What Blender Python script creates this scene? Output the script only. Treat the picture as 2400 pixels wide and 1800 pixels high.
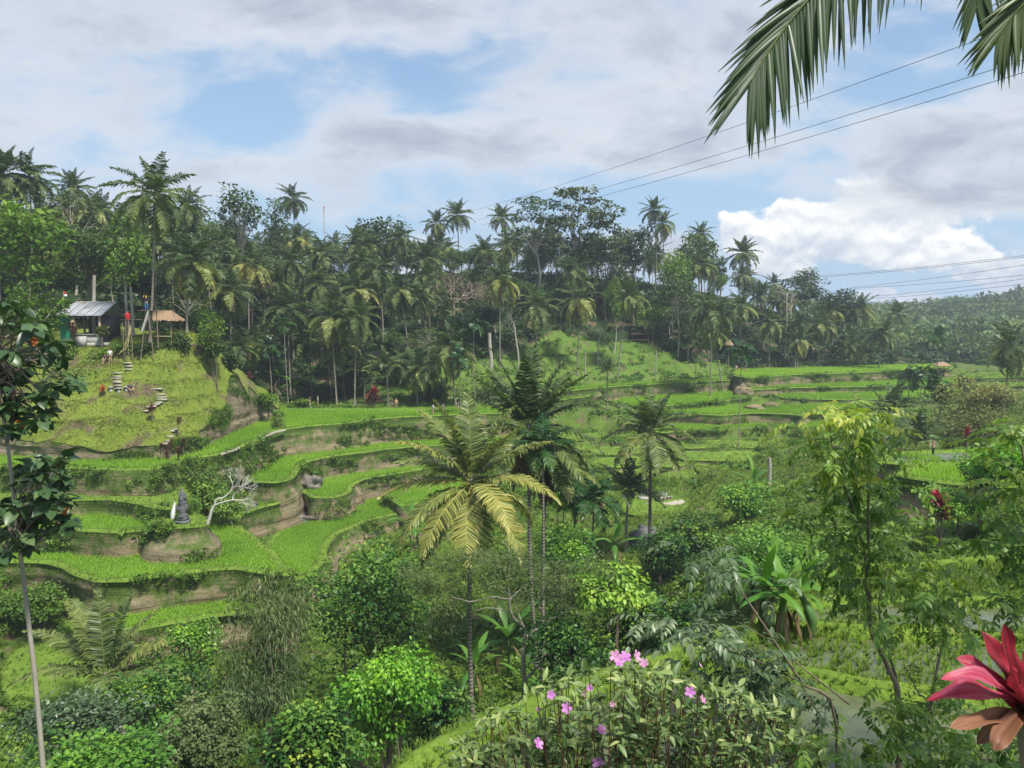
import bpy, math, random
import numpy as np
from mathutils import Vector, Matrix
from mathutils.geometry import delaunay_2d_cdt

for o in list(bpy.data.objects):
    bpy.data.objects.remove(o)
scene = bpy.context.scene
COL = scene.collection
R = math.radians

# ------------------------------------------------------------------ camera
F = 1803.0                                   # focal length in photo pixels (2400 x 1800)
PITCH = math.atan(150.0 / F)                 # horizon sits at photo row 750
cam = bpy.data.cameras.new('camera')
cam.sensor_width = 36.0
cam.lens = 36.0 * F / 2400.0
cam.clip_start = 0.05
cam.clip_end = 20000
camo = bpy.data.objects.new('camera', cam)
camo.location = (0, 0, 0)
camo.rotation_euler = (R(90) - PITCH, 0, 0)
COL.objects.link(camo)
scene.camera = camo

# ------------------------------------------------------------------ node helper
class NT:
    def __init__(s, tree):
        s.t = tree
        tree.nodes.clear()
    def n(s, typ, **kw):
        nd = s.t.nodes.new(typ)
        for k, v in kw.items():
            setattr(nd, k, v)
        return nd
    def set(s, sock, v):
        if hasattr(v, 'is_output') or isinstance(v, bpy.types.NodeSocket):
            s.t.links.new(v, sock)
        elif v is not None:
            if sock.type == 'RGBA' and len(v) == 3:
                v = (*v, 1)
            sock.default_value = v
    def m(s, op, a, b=None, c=None, clamp=False):
        nd = s.n('ShaderNodeMath', operation=op, use_clamp=clamp)
        for i, v in enumerate((a, b, c)):
            if v is not None:
                s.set(nd.inputs[i], v)
        return nd.outputs[0]
    def vm(s, op, a, b=None):
        nd = s.n('ShaderNodeVectorMath', operation=op)
        s.set(nd.inputs[0], a)
        if b is not None:
            s.set(nd.inputs[1], b)
        return nd.outputs[0]
    def noise(s, vec, scale, detail=4, rough=0.55, dist=0.0, dim='3D'):
        nd = s.n('ShaderNodeTexNoise', noise_dimensions=dim)
        s.set(nd.inputs['Vector'], vec)
        s.set(nd.inputs['Scale'], scale)
        s.set(nd.inputs['Detail'], detail)
        s.set(nd.inputs['Roughness'], rough)
        s.set(nd.inputs['Distortion'], dist)
        return nd.outputs[0]
    def ramp(s, fac, stops, interp='LINEAR'):
        nd = s.n('ShaderNodeValToRGB')
        cr = nd.color_ramp
        cr.interpolation = interp
        while len(cr.elements) < len(stops):
            cr.elements.new(0.5)
        for e, (p, c) in zip(cr.elements, stops):
            e.position = p
            e.color = (*c, 1) if len(c) == 3 else c
        s.set(nd.inputs[0], fac)
        return nd.outputs[0]
    def mix(s, fac, a, b):
        nd = s.n('ShaderNodeMix', data_type='RGBA')
        s.set(nd.inputs[0], fac)
        s.set(nd.inputs[6], a)
        s.set(nd.inputs[7], b)
        return nd.outputs[2]
    def step(s, x, lo, hi):
        nd = s.n('ShaderNodeMapRange', interpolation_type='SMOOTHSTEP')
        s.set(nd.inputs[0], x)
        nd.inputs[1].default_value = lo
        nd.inputs[2].default_value = hi
        nd.inputs[3].default_value = 0
        nd.inputs[4].default_value = 1
        return nd.outputs[0]
    def comb(s, x, y, z):
        nd = s.n('ShaderNodeCombineXYZ')
        for i, v in enumerate((x, y, z)):
            s.set(nd.inputs[i], v)
        return nd.outputs[0]

# ------------------------------------------------------------------ sun + sky
SUN_DIR = Vector((0.34, -0.36, 0.87)).normalized()      # towards the sun, behind the camera and high
sun = bpy.data.lights.new('sun', 'SUN')
sun.energy = 4.2
sun.angle = R(7)
sun.color = (1.0, 0.95, 0.86)
suno = bpy.data.objects.new('sun', sun)
suno.rotation_euler = (-SUN_DIR).to_track_quat('-Z', 'Y').to_euler()
suno.location = (0, 0, 120)
COL.objects.link(suno)

world = bpy.data.worlds.new('World')
scene.world = world
world.use_nodes = True
w = NT(world.node_tree)
sky = w.n('ShaderNodeTexSky', sky_type='NISHITA')
sky.sun_disc = False
sky.sun_elevation = math.asin(SUN_DIR.z)
sky.sun_rotation = math.atan2(SUN_DIR.x, SUN_DIR.y)
sky.air_density = 1.0
sky.dust_density = 1.2
sky.ozone_density = 1.6
tc = w.n('ShaderNodeTexCoord')
sep = w.n('ShaderNodeSeparateXYZ')
w.set(sep.inputs[0], tc.outputs['Generated'])
dx, dy, dz = sep.outputs
zz = w.m('MAXIMUM', dz, 0.0)
den = w.m('ADD', zz, 0.30)
px_ = w.m('DIVIDE', dx, den)
py_ = w.m('DIVIDE', dy, den)
P2 = w.comb(px_, py_, 0.0)
yy = w.m('MAXIMUM', dy, 0.05)
qx = w.m('DIVIDE', dx, yy)
qz = w.m('DIVIDE', dz, yy)
front = w.step(dy, 0.05, 0.3)

def blob(u, v, ru, rv):
    """soft bump round the sky direction seen at photo pixel (u, v)"""
    ax = w.m('DIVIDE', w.m('SUBTRACT', qx, (u - 1200) / F), ru / F)
    az = w.m('DIVIDE', w.m('SUBTRACT', qz, (750 - v) / F), rv / F)
    r2 = w.m('ADD', w.m('MULTIPLY', ax, ax), w.m('MULTIPLY', az, az))
    return r2, w.m('MULTIPLY', w.m('EXPONENT', w.m('MULTIPLY', r2, -1.0)), front)

def total(items):
    s_ = None
    for k, it in items:
        t_ = w.m('MULTIPLY', it, k)
        s_ = t_ if s_ is None else w.m('ADD', s_, t_)
    return s_

# broad broken layer: noise in a flat layer above, opened and thickened where the photo shows it
n1 = w.noise(w.vm('ADD', P2, (3.7, 1.2, 0.0)), 1.7, 7, 0.55, 0.25)
n2 = w.noise(w.vm('ADD', P2, (9.1, 4.4, 2.0)), 3.6, 6, 0.6, 0.4)
n3 = w.noise(w.comb(w.m('MULTIPLY', qx, 1.0), w.m('MULTIPLY', qz, 2.2), 0.3), 6.5, 8, 0.6, 0.5)
dens = w.m('ADD', w.m('MULTIPLY', n1, 0.38), w.m('ADD', w.m('MULTIPLY', n2, 0.24), w.m('MULTIPLY', n3, 0.38)))
shape = total([
    (0.12, blob(100, 230, 330, 200)[1]), (0.17, blob(680, 40, 420, 100)[1]),
    (0.11, blob(1180, 330, 300, 110)[1]), (0.10, blob(1650, 330, 330, 150)[1]),
    (0.10, blob(1450, 90, 300, 90)[1]), (0.20, blob(2280, 320, 260, 80)[1]),
    (0.22, blob(2260, 462, 280, 42)[1]), (0.07, blob(640, 390, 180, 50)[1]), (0.06, blob(860, 255, 90, 40)[1]),
    (-0.12, blob(560, 290, 260, 70)[1]), (-0.10, blob(900, 200, 200, 70)[1]), (-0.10, blob(1300, 150, 160, 60)[1]),
    (-0.15, blob(1620, 480, 280, 60)[1]), (-0.06, blob(860, 460, 260, 60)[1]),
    (-0.10, blob(2050, 230, 170, 50)[1]), (-0.10, blob(1950, 670, 400, 60)[1])])
D1 = w.m('ADD', dens, shape)
cover = w.step(D1, 0.42, 0.60)
thick = w.step(w.m('ADD', D1, w.m('MULTIPLY', w.m('SUBTRACT', n2, 0.5), 0.35)), 0.50, 0.78)
cl_col = w.mix(thick, (5.7, 6.0, 6.5), (3.3, 3.65, 4.4))
# heaped cumulus near the horizon
bil = w.noise(w.comb(qx, w.m('MULTIPLY', qz, 1.25), 0.0), 17.0, 7, 0.52, 0.15)
bil2 = w.noise(w.comb(qx, w.m('ADD', w.m('MULTIPLY', qz, 1.25), 0.012), 0.0), 17.0, 5, 0.5, 0.15)
cum = None
for (u, v, ru, rv) in ((1850, 540, 170, 70), (2010, 510, 120, 100), (2160, 545, 160, 85), (2000, 585, 340, 48),
                       (1830, 632, 70, 26), (2330, 640, 110, 34), (2160, 705, 70, 28), (2380, 690, 90, 34), (2040, 690, 60, 18),
                       (1730, 560, 70, 45)):
    e = w.m('SUBTRACT', 1.0, blob(u, v, ru, rv)[0])
    cum = e if cum is None else w.m('MAXIMUM', cum, e)
cumd = w.m('ADD', cum, w.m('MULTIPLY', w.m('SUBTRACT', bil, 0.5), 3.4))
cmask = w.m('MULTIPLY', w.step(cumd, 0.0, 0.36), front)
relief = w.m('SUBTRACT', bil, bil2)
cbright = w.m('ADD', w.m('MULTIPLY', relief, 4.0), w.m('ADD', 0.52, w.m('MULTIPLY', w.m('SUBTRACT', qz, 0.095), 7.5)))
c_col = w.ramp(w.m('MAXIMUM', w.m('MINIMUM', cbright, 1.0), 0.0), [(0.0, (4.6, 5.1, 6.0)), (0.4, (6.3, 6.5, 6.9)), (1.0, (8.9, 8.8, 8.5))])
base = w.vm('MULTIPLY', sky.outputs[0], (1.05, 1.20, 1.27))
base = w.mix(w.step(dz, 0.55, -0.05), base, (3.3, 4.7, 6.4))      # pale air towards the horizon
c1 = w.mix(w.m('MULTIPLY', cmask, 0.96), base, c_col)
c2 = w.mix(w.m('MULTIPLY', cover, 0.90), c1, cl_col)
bg = w.n('ShaderNodeBackground')
w.set(bg.inputs[0], c2)
bg.inputs[1].default_value = 0.086
out = w.n('ShaderNodeOutputWorld')
w.set(out.inputs[0], bg.outputs[0])

vs = scene.view_settings
vs.view_transform = 'Standard'
vs.look = 'None'
vs.exposure = 0.66
vs.gamma = 1.0
vs.use_curve_mapping = False
scene.cycles.max_bounces = 7
scene.cycles.diffuse_bounces = 3
scene.cycles.transmission_bounces = 5
scene.cycles.volume_bounces = 0
scene.cycles.use_fast_gi = False
scene.cycles.use_denoising = True
scene.cycles.denoiser = 'OPENIMAGEDENOISE'
scene.cycles.denoising_input_passes = 'RGB_ALBEDO_NORMAL'
scene.cycles.denoising_prefilter = 'NONE'
# ------------------------------------------------------------------ pixel -> place
CP, SP = math.cos(PITCH), math.sin(PITCH)
def ray(u, v):
    cx, cy = (u - 1200) / F, (900 - v) / F
    return Vector((cx, CP + cy * SP, -SP + cy * CP))
def at(u, v, Y):
    d = ray(u, v)
    return d * (Y / d.y)
def onz(u, v, z, ymax=400):
    d = ray(u, v)
    t = z / d.z if d.z < -1e-4 else 1e9
    t = min(t, ymax / d.y)
    return (d.x * t, d.y * t)
def xat(u, Y):
    return (u - 1200) / F * Y * 1.0 / (CP - 0.0) if False else ray(u, 750).x / ray(u, 750).y * Y

rng = np.random.default_rng(7)
# ------------------------------------------------------------------ numpy noise
_perm = rng.permutation(512)
def _h(ix, iy, iz=0):
    return (_perm[(ix + _perm[(iy + _perm[np.asarray(iz) & 511]) & 511]) & 511] / 511.0)
def vnoise(x, y):
    x = np.asarray(x, float); y = np.asarray(y, float)
    ix = np.floor(x).astype(int); iy = np.floor(y).astype(int)
    fx = x - ix; fy = y - iy
    fx = fx * fx * (3 - 2 * fx); fy = fy * fy * (3 - 2 * fy)
    a = _h(ix, iy); b = _h(ix + 1, iy); c = _h(ix, iy + 1); d = _h(ix + 1, iy + 1)
    return (a + (b - a) * fx) * (1 - fy) + (c + (d - c) * fx) * fy
def fbm(x, y, o=4):
    s = 0; a = 0.5
    for i in range(o):
        s = s + a * vnoise(np.asarray(x) * 2 ** i + 17.3 * i, np.asarray(y) * 2 ** i + 9.1 * i)
        a *= 0.5
    return s
def inpoly(x, y, poly):
    x = np.asarray(x, float); y = np.asarray(y, float)
    r = np.zeros(x.shape, bool)
    n = len(poly)
    for i in range(n):
        x1, y1 = poly[i]; x2, y2 = poly[(i + 1) % n]
        if y1 == y2:
            continue
        c = ((y1 > y) != (y2 > y)) & (x < (x2 - x1) * (y - y1) / (y2 - y1) + x1)
        r ^= c
    return r

# ------------------------------------------------------------------ mesh collecting
class MB:
    def __init__(s):
        s.v = []; s.f = []; s.t = []; s.mi = []; s.nv = 0
    def add(s, v, f, tint=0.5, mi=0):
        v = np.asarray(v, float).reshape(-1, 3)
        f = np.asarray(f, int)
        if len(v) == 0 or len(f) == 0:
            return s
        s.v.append(v)
        s.t.append(np.full(len(v), tint, float) if np.ndim(tint) == 0 else np.asarray(tint, float).ravel())
        s.f.append(f + s.nv)
        s.mi.append(np.full(len(f), mi, int))
        s.nv += len(v)
        return s
    def mesh(s, name, mats, smooth=False):
        me = bpy.data.meshes.new(name)
        v = np.concatenate(s.v); t = np.concatenate(s.t)
        me.vertices.add(len(v))
        me.vertices.foreach_set('co', v.astype(np.float32).ravel())
        loops = np.concatenate([a.ravel() for a in s.f])
        tot = np.concatenate([np.full(len(a), a.shape[1]) for a in s.f])
        start = np.concatenate([[0], np.cumsum(tot)[:-1]])
        me.loops.add(len(loops))
        me.loops.foreach_set('vertex_index', loops.astype(np.int32))
        me.polygons.add(len(tot))
        me.polygons.foreach_set('loop_start', start.astype(np.int32))
        me.polygons.foreach_set('loop_total', tot.astype(np.int32))
        for m_ in (mats if isinstance(mats, (list, tuple)) else [mats]):
            me.materials.append(m_)
        mi = np.concatenate(s.mi)
        if mi.any():
            me.polygons.foreach_set('material_index', mi.astype(np.int32))
        if smooth:
            me.polygons.foreach_set('use_smooth', np.ones(len(tot), bool))
        a = me.attributes.new('tint', 'FLOAT', 'POINT')
        a.data.foreach_set('value', t.astype(np.float32))
        me.update(calc_edges=True)
        return me
    def obj(s, name, mats, parent=None, smooth=False, loc=None):
        return link(name, s.mesh(name, mats, smooth), parent, loc)

def link(name, data, parent=None, loc=None):
    o = bpy.data.objects.new(name, data)
    COL.objects.link(o)
    if parent is not None:
        o.parent = parent
    if loc is not None:
        o.location = loc
    return o
def tag(o, label, cat, group=None):
    o['label'] = label; o['category'] = cat
    if group:
        o['group'] = group
    return o
def kind(o, k, label=None, cat=None):
    o['kind'] = k
    if label:
        o['label'] = label
    if cat:
        o['category'] = cat
    return o
def thing(name, label, cat, loc=(0, 0, 0), rz=0, group=None, scale=1):
    o = bpy.data.objects.new(name, None)
    o.empty_display_size = 0.3
    COL.objects.link(o)
    o.location = loc
    o.rotation_euler = (0, 0, rz)
    o.scale = (scale,) * 3 if np.ndim(scale) == 0 else scale
    return tag(o, label, cat, group)

# basic solids -> (verts, quads)
def box(cx, cy, cz, sx, sy, sz, rz=0, taper=1.0):
    v = []
    for z, k in ((-.5, 1), (.5, taper)):
        for x, y in ((-.5, -.5), (.5, -.5), (.5, .5), (-.5, .5)):
            v.append((x * sx * k, y * sy * k, z * sz))
    v = np.array(v)
    c, s_ = math.cos(rz), math.sin(rz)
    v[:, :2] = v[:, :2] @ np.array([[c, s_], [-s_, c]])
    f = [(0, 3, 2, 1), (4, 5, 6, 7), (0, 1, 5, 4), (1, 2, 6, 5), (2, 3, 7, 6), (3, 0, 4, 7)]
    return v + np.array([cx, cy, cz]), f
def tube(pts, rad, seg=7, cap=True):
    pts = np.asarray(pts, float); n = len(pts)
    rad = np.full(n, rad) if np.ndim(rad) == 0 else np.asarray(rad, float)
    tg = np.gradient(pts, axis=0)
    tg /= np.linalg.norm(tg, axis=1)[:, None] + 1e-9
    up = np.where(np.abs(tg[:, 2:3]) > 0.9, np.array([[1., 0, 0]]), np.array([[0, 0, 1.]]))
    a = np.cross(tg, up); a /= np.linalg.norm(a, axis=1)[:, None] + 1e-9
    for i in range(1, n):                      # keep the frame from flipping
        if a[i] @ a[i - 1] < 0:
            a[i] = -a[i]
    b = np.cross(tg, a)
    th = np.linspace(0, 2 * np.pi, seg, endpoint=False)
    v = pts[:, None] + rad[:, None, None] * (np.cos(th)[None, :, None] * a[:, None] + np.sin(th)[None, :, None] * b[:, None])
    v = v.reshape(-1, 3)
    i = np.arange(n - 1)[:, None] * seg; j = np.arange(seg)[None]; k = (np.arange(seg) + 1) % seg
    f = np.stack([i + j, i + k[None], i + seg + k[None], i + seg + j], -1).reshape(-1, 4)
    return v, f
def lathe(prof, seg=12, loc=(0, 0, 0)):
    th = np.linspace(0, 2 * np.pi, seg, endpoint=False)
    v = np.array([[(r_ * math.cos(t), r_ * math.sin(t), z) for t in th] for r_, z in prof]).reshape(-1, 3) + np.array(loc)
    n = len(prof)
    i = np.arange(n - 1)[:, None] * seg; j = np.arange(seg)[None]; k = ((np.arange(seg) + 1) % seg)[None]
    f = np.stack([i + j, i + k, i + seg + k, i + seg + j], -1).reshape(-1, 4)
    return v, f
def sphere(c, r, seg=10, ring=7):
    r = np.ones(3) * r
    ph = np.linspace(0.001, np.pi - 0.001, ring)
    v, f = lathe([(math.sin(p), -math.cos(p)) for p in ph], seg)
    return v * r + np.array(c), f
def spline(pts, n):
    """Catmull-Rom through pts -> n points"""
    p = np.asarray(pts, float)
    p = np.vstack([2 * p[0] - p[1], p, 2 * p[-1] - p[-2]])
    m_ = len(p) - 3
    t = np.linspace(0, m_ - 1e-6, n)
    i = t.astype(int); f = (t - i)[:, None]
    a, b, c, d = p[i], p[i + 1], p[i + 2], p[i + 3]
    return 0.5 * ((2 * b) + (c - a) * f + (2 * a - 5 * b + 4 * c - d) * f ** 2 + (3 * b - a - 3 * c + d) * f ** 3)
def rots(n, up=None, tilt=0.4, spin=None):
    """n random rotation matrices: spin about z, then lean by up to tilt"""
    a = rng.uniform(0, 2 * np.pi, n) if spin is None else spin
    b = rng.normal(0, tilt, n); c = rng.uniform(0, 2 * np.pi, n)
    ca, sa, cb, sb, cc, sc_ = np.cos(a), np.sin(a), np.cos(b), np.sin(b), np.cos(c), np.sin(c)
    Z = np.zeros(n); O = np.ones(n)
    Ra = np.stack([ca, -sa, Z, sa, ca, Z, Z, Z, O], -1).reshape(n, 3, 3)
    Rb = np.stack([O, Z, Z, Z, cb, -sb, Z, sb, cb], -1).reshape(n, 3, 3)
    Rc = np.stack([cc, -sc_, Z, sc_, cc, Z, Z, Z, O], -1).reshape(n, 3, 3)
    return Rc @ Rb @ Ra
def scatter(mb, tv, tf, pos, rot, sc, tint, ttint=None, mi=0):
    """copies of a small template (tv, tf) at pos, joined into mb"""
    tv = np.asarray(tv, float); tf = np.asarray(tf, int); pos = np.asarray(pos, float)
    n = len(pos)
    if n == 0:
        return
    sc = np.broadcast_to(np.asarray(sc, float).reshape(n, -1) if np.ndim(sc) else np.full((n, 1), sc), (n, 1 if np.ndim(sc) < 2 else 3))
    v = np.einsum('nij,nkj->nki', rot, tv[None] * sc[:, None, :]) + pos[:, None]
    f = tf[None] + (np.arange(n) * len(tv))[:, None, None]
    t = np.broadcast_to(np.asarray(tint, float).reshape(-1, 1), (n, 1)) + (0 if ttint is None else np.asarray(ttint)[None])
    t = np.broadcast_to(t, (n, len(tv)))
    mb.add(v.reshape(-1, 3), f.reshape(-1, tf.shape[1]), t.ravel(), mi)

# ------------------------------------------------------------------ materials
def material(name):
    m_ = bpy.data.materials.new(name)
    m_.use_nodes = True
    return m_, NT(m_.node_tree)
def finish(t, shader):
    o = t.n('ShaderNodeOutputMaterial')
    t.set(o.inputs[0], shader)
def principled(t, col, rough=0.6, spec=0.3, bump=None, bstr=0.3, metal=0.0, bdist=0.05):
    p = t.n('ShaderNodeBsdfPrincipled')
    t.set(p.inputs['Base Color'], col)
    t.set(p.inputs['Roughness'], rough)
    t.set(p.inputs['Metallic'], metal)
    p.inputs['Specular IOR Level'].default_value = spec
    if bump is not None:
        b = t.n('ShaderNodeBump')
        b.inputs['Strength'].default_value = bstr
        b.inputs['Distance'].default_value = bdist
        t.set(b.inputs['Height'], bump)
        t.set(p.inputs['Normal'], b.outputs[0])
    return p.outputs[0]
def tintsock(t):
    a = t.n('ShaderNodeAttribute')
    a.attribute_name = 'tint'
    return a.outputs['Fac']
def leaf(name, stops, trans=0.32, rough=0.5, spec=0.25, jitter=0.22, scale=0.35):
    """leaf tissue: colour by the leaf's own tint, slight drift in patches, light passing through"""
    m_, t = material(name)
    oi = t.n('ShaderNodeObjectInfo')
    geo = t.n('ShaderNodeNewGeometry')
    nz = t.noise(geo.outputs['Position'], scale, 3, 0.6)
    tv = t.m('ADD', tintsock(t), t.m('MULTIPLY', t.m('SUBTRACT', nz, 0.5), 0.5))
    tv = t.m('ADD', tv, t.m('MULTIPLY', t.m('SUBTRACT', oi.outputs['Random'], 0.5), jitter), clamp=True)
    n_ = len(stops)
    col = t.ramp(tv, [(i / (n_ - 1), c) for i, c in enumerate(stops)])
    p = principled(t, col, rough, spec)
    tr = t.n('ShaderNodeBsdfTranslucent')
    t.set(tr.inputs[0], t.vm('MULTIPLY', col, (1.15, 1.2, 0.6)))
    mx = t.n('ShaderNodeMixShader')
    mx.inputs[0].default_value = trans
    t.set(mx.inputs[1], p)
    t.set(mx.inputs[2], tr.outputs[0])
    finish(t, mx.outputs[0])
    return m_
def solid(name, c1, c2=None, rough=0.7, scale=6.0, spec=0.25, bstr=0.25, stretch=(1, 1, 1), metal=0.0, coord='Object', detail=5):
    m_, t = material(name)
    tcn = t.n('ShaderNodeTexCoord')
    vec = t.vm('MULTIPLY', tcn.outputs[coord], stretch)
    nz = t.noise(vec, scale, detail, 0.6)
    col = t.ramp(nz, [(0.3, c1), (0.7, c2 or tuple(x * 0.7 for x in c1))])
    finish(t, principled(t, col, rough, spec, nz, bstr, metal))
    return m_

M = {}
G = lambda r_, g, b: (r_, g, b)
M['rice'] = leaf('rice_leaf', [G(.13, .26, .02), G(.235, .42, .034), G(.35, .53, .065)], 0.38, 0.5, 0.2, 0.0, 0.12)
M['grass'] = leaf('grass_blade', [G(.06, .11, .018), G(.155, .24, .034), G(.27, .36, .065)], 0.3, 0.55, 0.2, 0.0, 0.25)
M['hillgrass'] = leaf('hill_grass_blade', [G(.11, .145, .026), G(.175, .225, .038), G(.26, .295, .062)], 0.28, 0.6, 0.15, 0.0, 0.18)
M['scrub'] = leaf('scrub_leaf', [G(.03, .075, .012), G(.095, .19, .024), G(.22, .35, .045)], 0.3, 0.45, 0.3, 0.1, 0.22)
M['dark'] = leaf('dark_tree_leaf', [G(.010, .028, .012), G(.026, .062, .02), G(.065, .12, .03)], 0.2, 0.45, 0.3, 0.3, 0.12)
M['mid'] = leaf('mid_tree_leaf', [G(.020, .045, .013), G(.05, .10, .024), G(.115, .185, .04)], 0.25, 0.5, 0.3, 0.3, 0.12)
M['light'] = leaf('light_tree_leaf', [G(.04, .095, .012), G(.10, .20, .022), G(.2, .31, .04)], 0.3, 0.5, 0.25, 0.15, 0.2)
M['olive'] = leaf('olive_tree_leaf', [G(.03, .05, .014), G(.075, .11, .03), G(.15, .18, .05)], 0.25, 0.6, 0.2, 0.2, 0.2)
M['palm'] = leaf('palm_leaflet', [G(.024, .05, .017), G(.075, .125, .035), G(.21, .255, .07), G(.45, .41, .10)], 0.28, 0.42, 0.4, 0.12, 0.15)
M['areca'] = leaf('areca_leaflet', [G(.008, .03, .010), G(.022, .075, .016), G(.07, .16, .03), G(.3, .3, .05)], 0.25, 0.4, 0.4, 0.1, 0.2)
M['drypalm'] = leaf('dry_palm_leaflet', [G(.10, .065, .035), G(.2, .14, .075), G(.3, .22, .12)], 0.15, 0.75, 0.1, 0.2, 0.3)
M['banana'] = leaf('banana_leaf', [G(.03, .09, .014), G(.075, .21, .025), G(.2, .36, .05)], 0.35, 0.4, 0.4, 0.1, 0.4)
M['red'] = leaf('red_cordyline_leaf', [G(.035, .006, .010), G(.18, .012, .03), G(.45, .03, .06)], 0.3, 0.4, 0.4, 0.0, 0.6)
M['maroon'] = leaf('maroon_leaf', [G(.02, .006, .008), G(.07, .014, .016), G(.15, .03, .03)], 0.2, 0.5, 0.3, 0.1, 0.6)
M['orange'] = leaf('orange_leaf', [G(.25, .03, .02), G(.5, .12, .02), G(.6, .35, .05)], 0.25, 0.5, 0.3, 0.0, 0.6)
M['twig'] = solid('bare_twig', (.24, .19, .13), (.36, .30, .22), 0.8, 4)
M['bark'] = solid('brown_bark', (.13, .10, .07), (.23, .19, .14), 0.85, 5, stretch=(1, 1, .3))
M['palebark'] = solid('pale_bark', (.27, .24, .19), (.42, .39, .33), 0.8, 3, stretch=(1, 1, .4))
def palm_trunk_mat():
    m_, t = material('palm_trunk')
    tcn = t.n('ShaderNodeTexCoord')
    nz = t.noise(tcn.outputs['Object'], 3.0, 5, 0.6)
    sp_ = t.n('ShaderNodeSeparateXYZ'); t.set(sp_.inputs[0], tcn.outputs['Object'])
    ring = t.m('SINE', t.m('ADD', t.m('MULTIPLY', sp_.outputs[2], 26.0), t.m('MULTIPLY', nz, 4.0)))
    col = t.mix(t.step(ring, 0.2, 0.95), t.ramp(nz, [(.3, G(.20, .175, .14)), (.7, G(.36, .33, .28))]), G(.13, .11, .085))
    finish(t, principled(t, col, 0.85, 0.15, ring, 0.25))
    return m_
M['ptrunk'] = palm_trunk_mat()
M['ptrunk_dark'] = solid('dark_palm_trunk', (.085, .07, .055), (.17, .145, .115), 0.85, 6, stretch=(1, 1, 2.5))

def ground_mat(name, greens, soil, soil_amt, scale=0.5, gtint=None):
    m_, t = material(name)
    geo = t.n('ShaderNodeNewGeometry')
    a = t.noise(geo.outputs['Position'], scale, 6, 0.62)
    b = t.noise(geo.outputs['Position'], scale * 7, 5, 0.65)
    g = t.ramp(t.m('ADD', t.m('MULTIPLY', a, 0.6), t.m('MULTIPLY', b, 0.4)), [(0.32, greens[0]), (0.5, greens[1]), (0.68, greens[2])])
    so = t.ramp(b, [(0.3, soil[0]), (0.7, soil[1])])
    col = t.mix(t.step(t.noise(geo.outputs['Position'], scale * 1.7, 5, 0.6, 0.5), 1.0 - soil_amt - 0.08, 1.0 - soil_amt + 0.08), g, so)
    finish(t, principled(t, col, 0.9, 0.1, b, 0.6, bdist=0.25))
    return m_
SOIL = (G(.075, .055, .035), G(.17, .13, .085))
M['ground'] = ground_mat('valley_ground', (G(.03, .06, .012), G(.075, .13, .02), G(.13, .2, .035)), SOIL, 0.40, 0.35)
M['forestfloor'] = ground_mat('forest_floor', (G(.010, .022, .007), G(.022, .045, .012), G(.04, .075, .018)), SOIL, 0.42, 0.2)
M['mound'] = ground_mat('mound_turf', (G(.085, .125, .02), G(.135, .18, .028), G(.185, .225, .04)), SOIL, 0.42, 0.16)
M['bund'] = ground_mat('bund_turf', (G(.065, .12, .018), G(.12, .2, .028), G(.18, .26, .04)), SOIL, 0.30, 0.8)
M['lawn'] = ground_mat('hill_lawn', (G(.045, .09, .014), G(.085, .155, .024), G(.13, .2, .035)), SOIL, 0.38, 0.35)

def wall_mat(name, earth, moss, moss_amt):
    """terrace bank: layered earth and rock, moss and grass roots from the lip down"""
    m_, t = material(name)
    geo = t.n('ShaderNodeNewGeometry')
    sp_ = t.n('ShaderNodeSeparateXYZ'); t.set(sp_.inputs[0], geo.outputs['Position'])
    a = t.noise(geo.outputs['Position'], 0.55, 6, 0.65)
    lay = t.noise(t.vm('MULTIPLY', geo.outputs['Position'], (0.22, 0.22, 3.2)), 1.0, 5, 0.6, 0.3)
    fine = t.noise(geo.outputs['Position'], 5.0, 5, 0.7)
    mixv = t.m('ADD', t.m('MULTIPLY', lay, 0.6), t.m('MULTIPLY', fine, 0.4))
    ec = t.ramp(mixv, [(0.28, earth[0]), (0.5, earth[1]), (0.72, earth[2])])
    mc = t.ramp(fine, [(0.3, moss[0]), (0.7, moss[1])])
    lip = t.m('SUBTRACT', 1.0, tintsock(t))
    mfac = t.step(t.m('ADD', a, t.m('MULTIPLY', t.m('SUBTRACT', lip, 0.5), 0.5)), 1.0 - moss_amt - 0.07, 1.0 - moss_amt + 0.12)
    finish(t, principled(t, t.mix(mfac, ec, mc), 0.92, 0.12, mixv, 0.7, bdist=0.3))
    return m_
EARTH = (G(.075, .060, .036), G(.205, .165, .10), G(.34, .285, .19))
MOSS = (G(.04, .07, .015), G(.10, .16, .03))
M['wall'] = wall_mat('terrace_bank_earth', EARTH, MOSS, 0.40)
M['bare'] = wall_mat('bare_cut_earth', (G(.085, .07, .045), G(.20, .165, .105), G(.32, .27, .185)), MOSS, 0.33)
M['lawnwall'] = wall_mat('grassed_bank', EARTH, (G(.035, .08, .014), G(.075, .145, .025)), 0.68)
M['rock'] = solid('grey_rock', (.085, .08, .07), (.22, .20, .17), 0.85, 1.6, bstr=0.8, detail=8)
def paddy_mat(name, mud, wet):
    m_, t = material(name)
    geo = t.n('ShaderNodeNewGeometry')
    a = t.noise(geo.outputs['Position'], 0.5, 5, 0.6)
    col = t.ramp(t.noise(geo.outputs['Position'], 3.0, 5, 0.6), [(.3, mud[0]), (.7, mud[1])])
    rough = t.ramp(a, [(1 - wet - .08, G(.75, .75, .75)), (1 - wet + .08, G(.06, .06, .06))])
    p = t.n('ShaderNodeBsdfPrincipled')
    t.set(p.inputs['Base Color'], col); t.set(p.inputs['Roughness'], rough)
    finish(t, p.outputs[0])
    return m_
M['paddy'] = paddy_mat('paddy_mud', (G(.09, .16, .02), G(.14, .25, .03)), 0.36)
M['wetpaddy'] = paddy_mat('flooded_paddy', (G(.065, .08, .035), G(.11, .13, .055)), 0.50)

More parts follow.
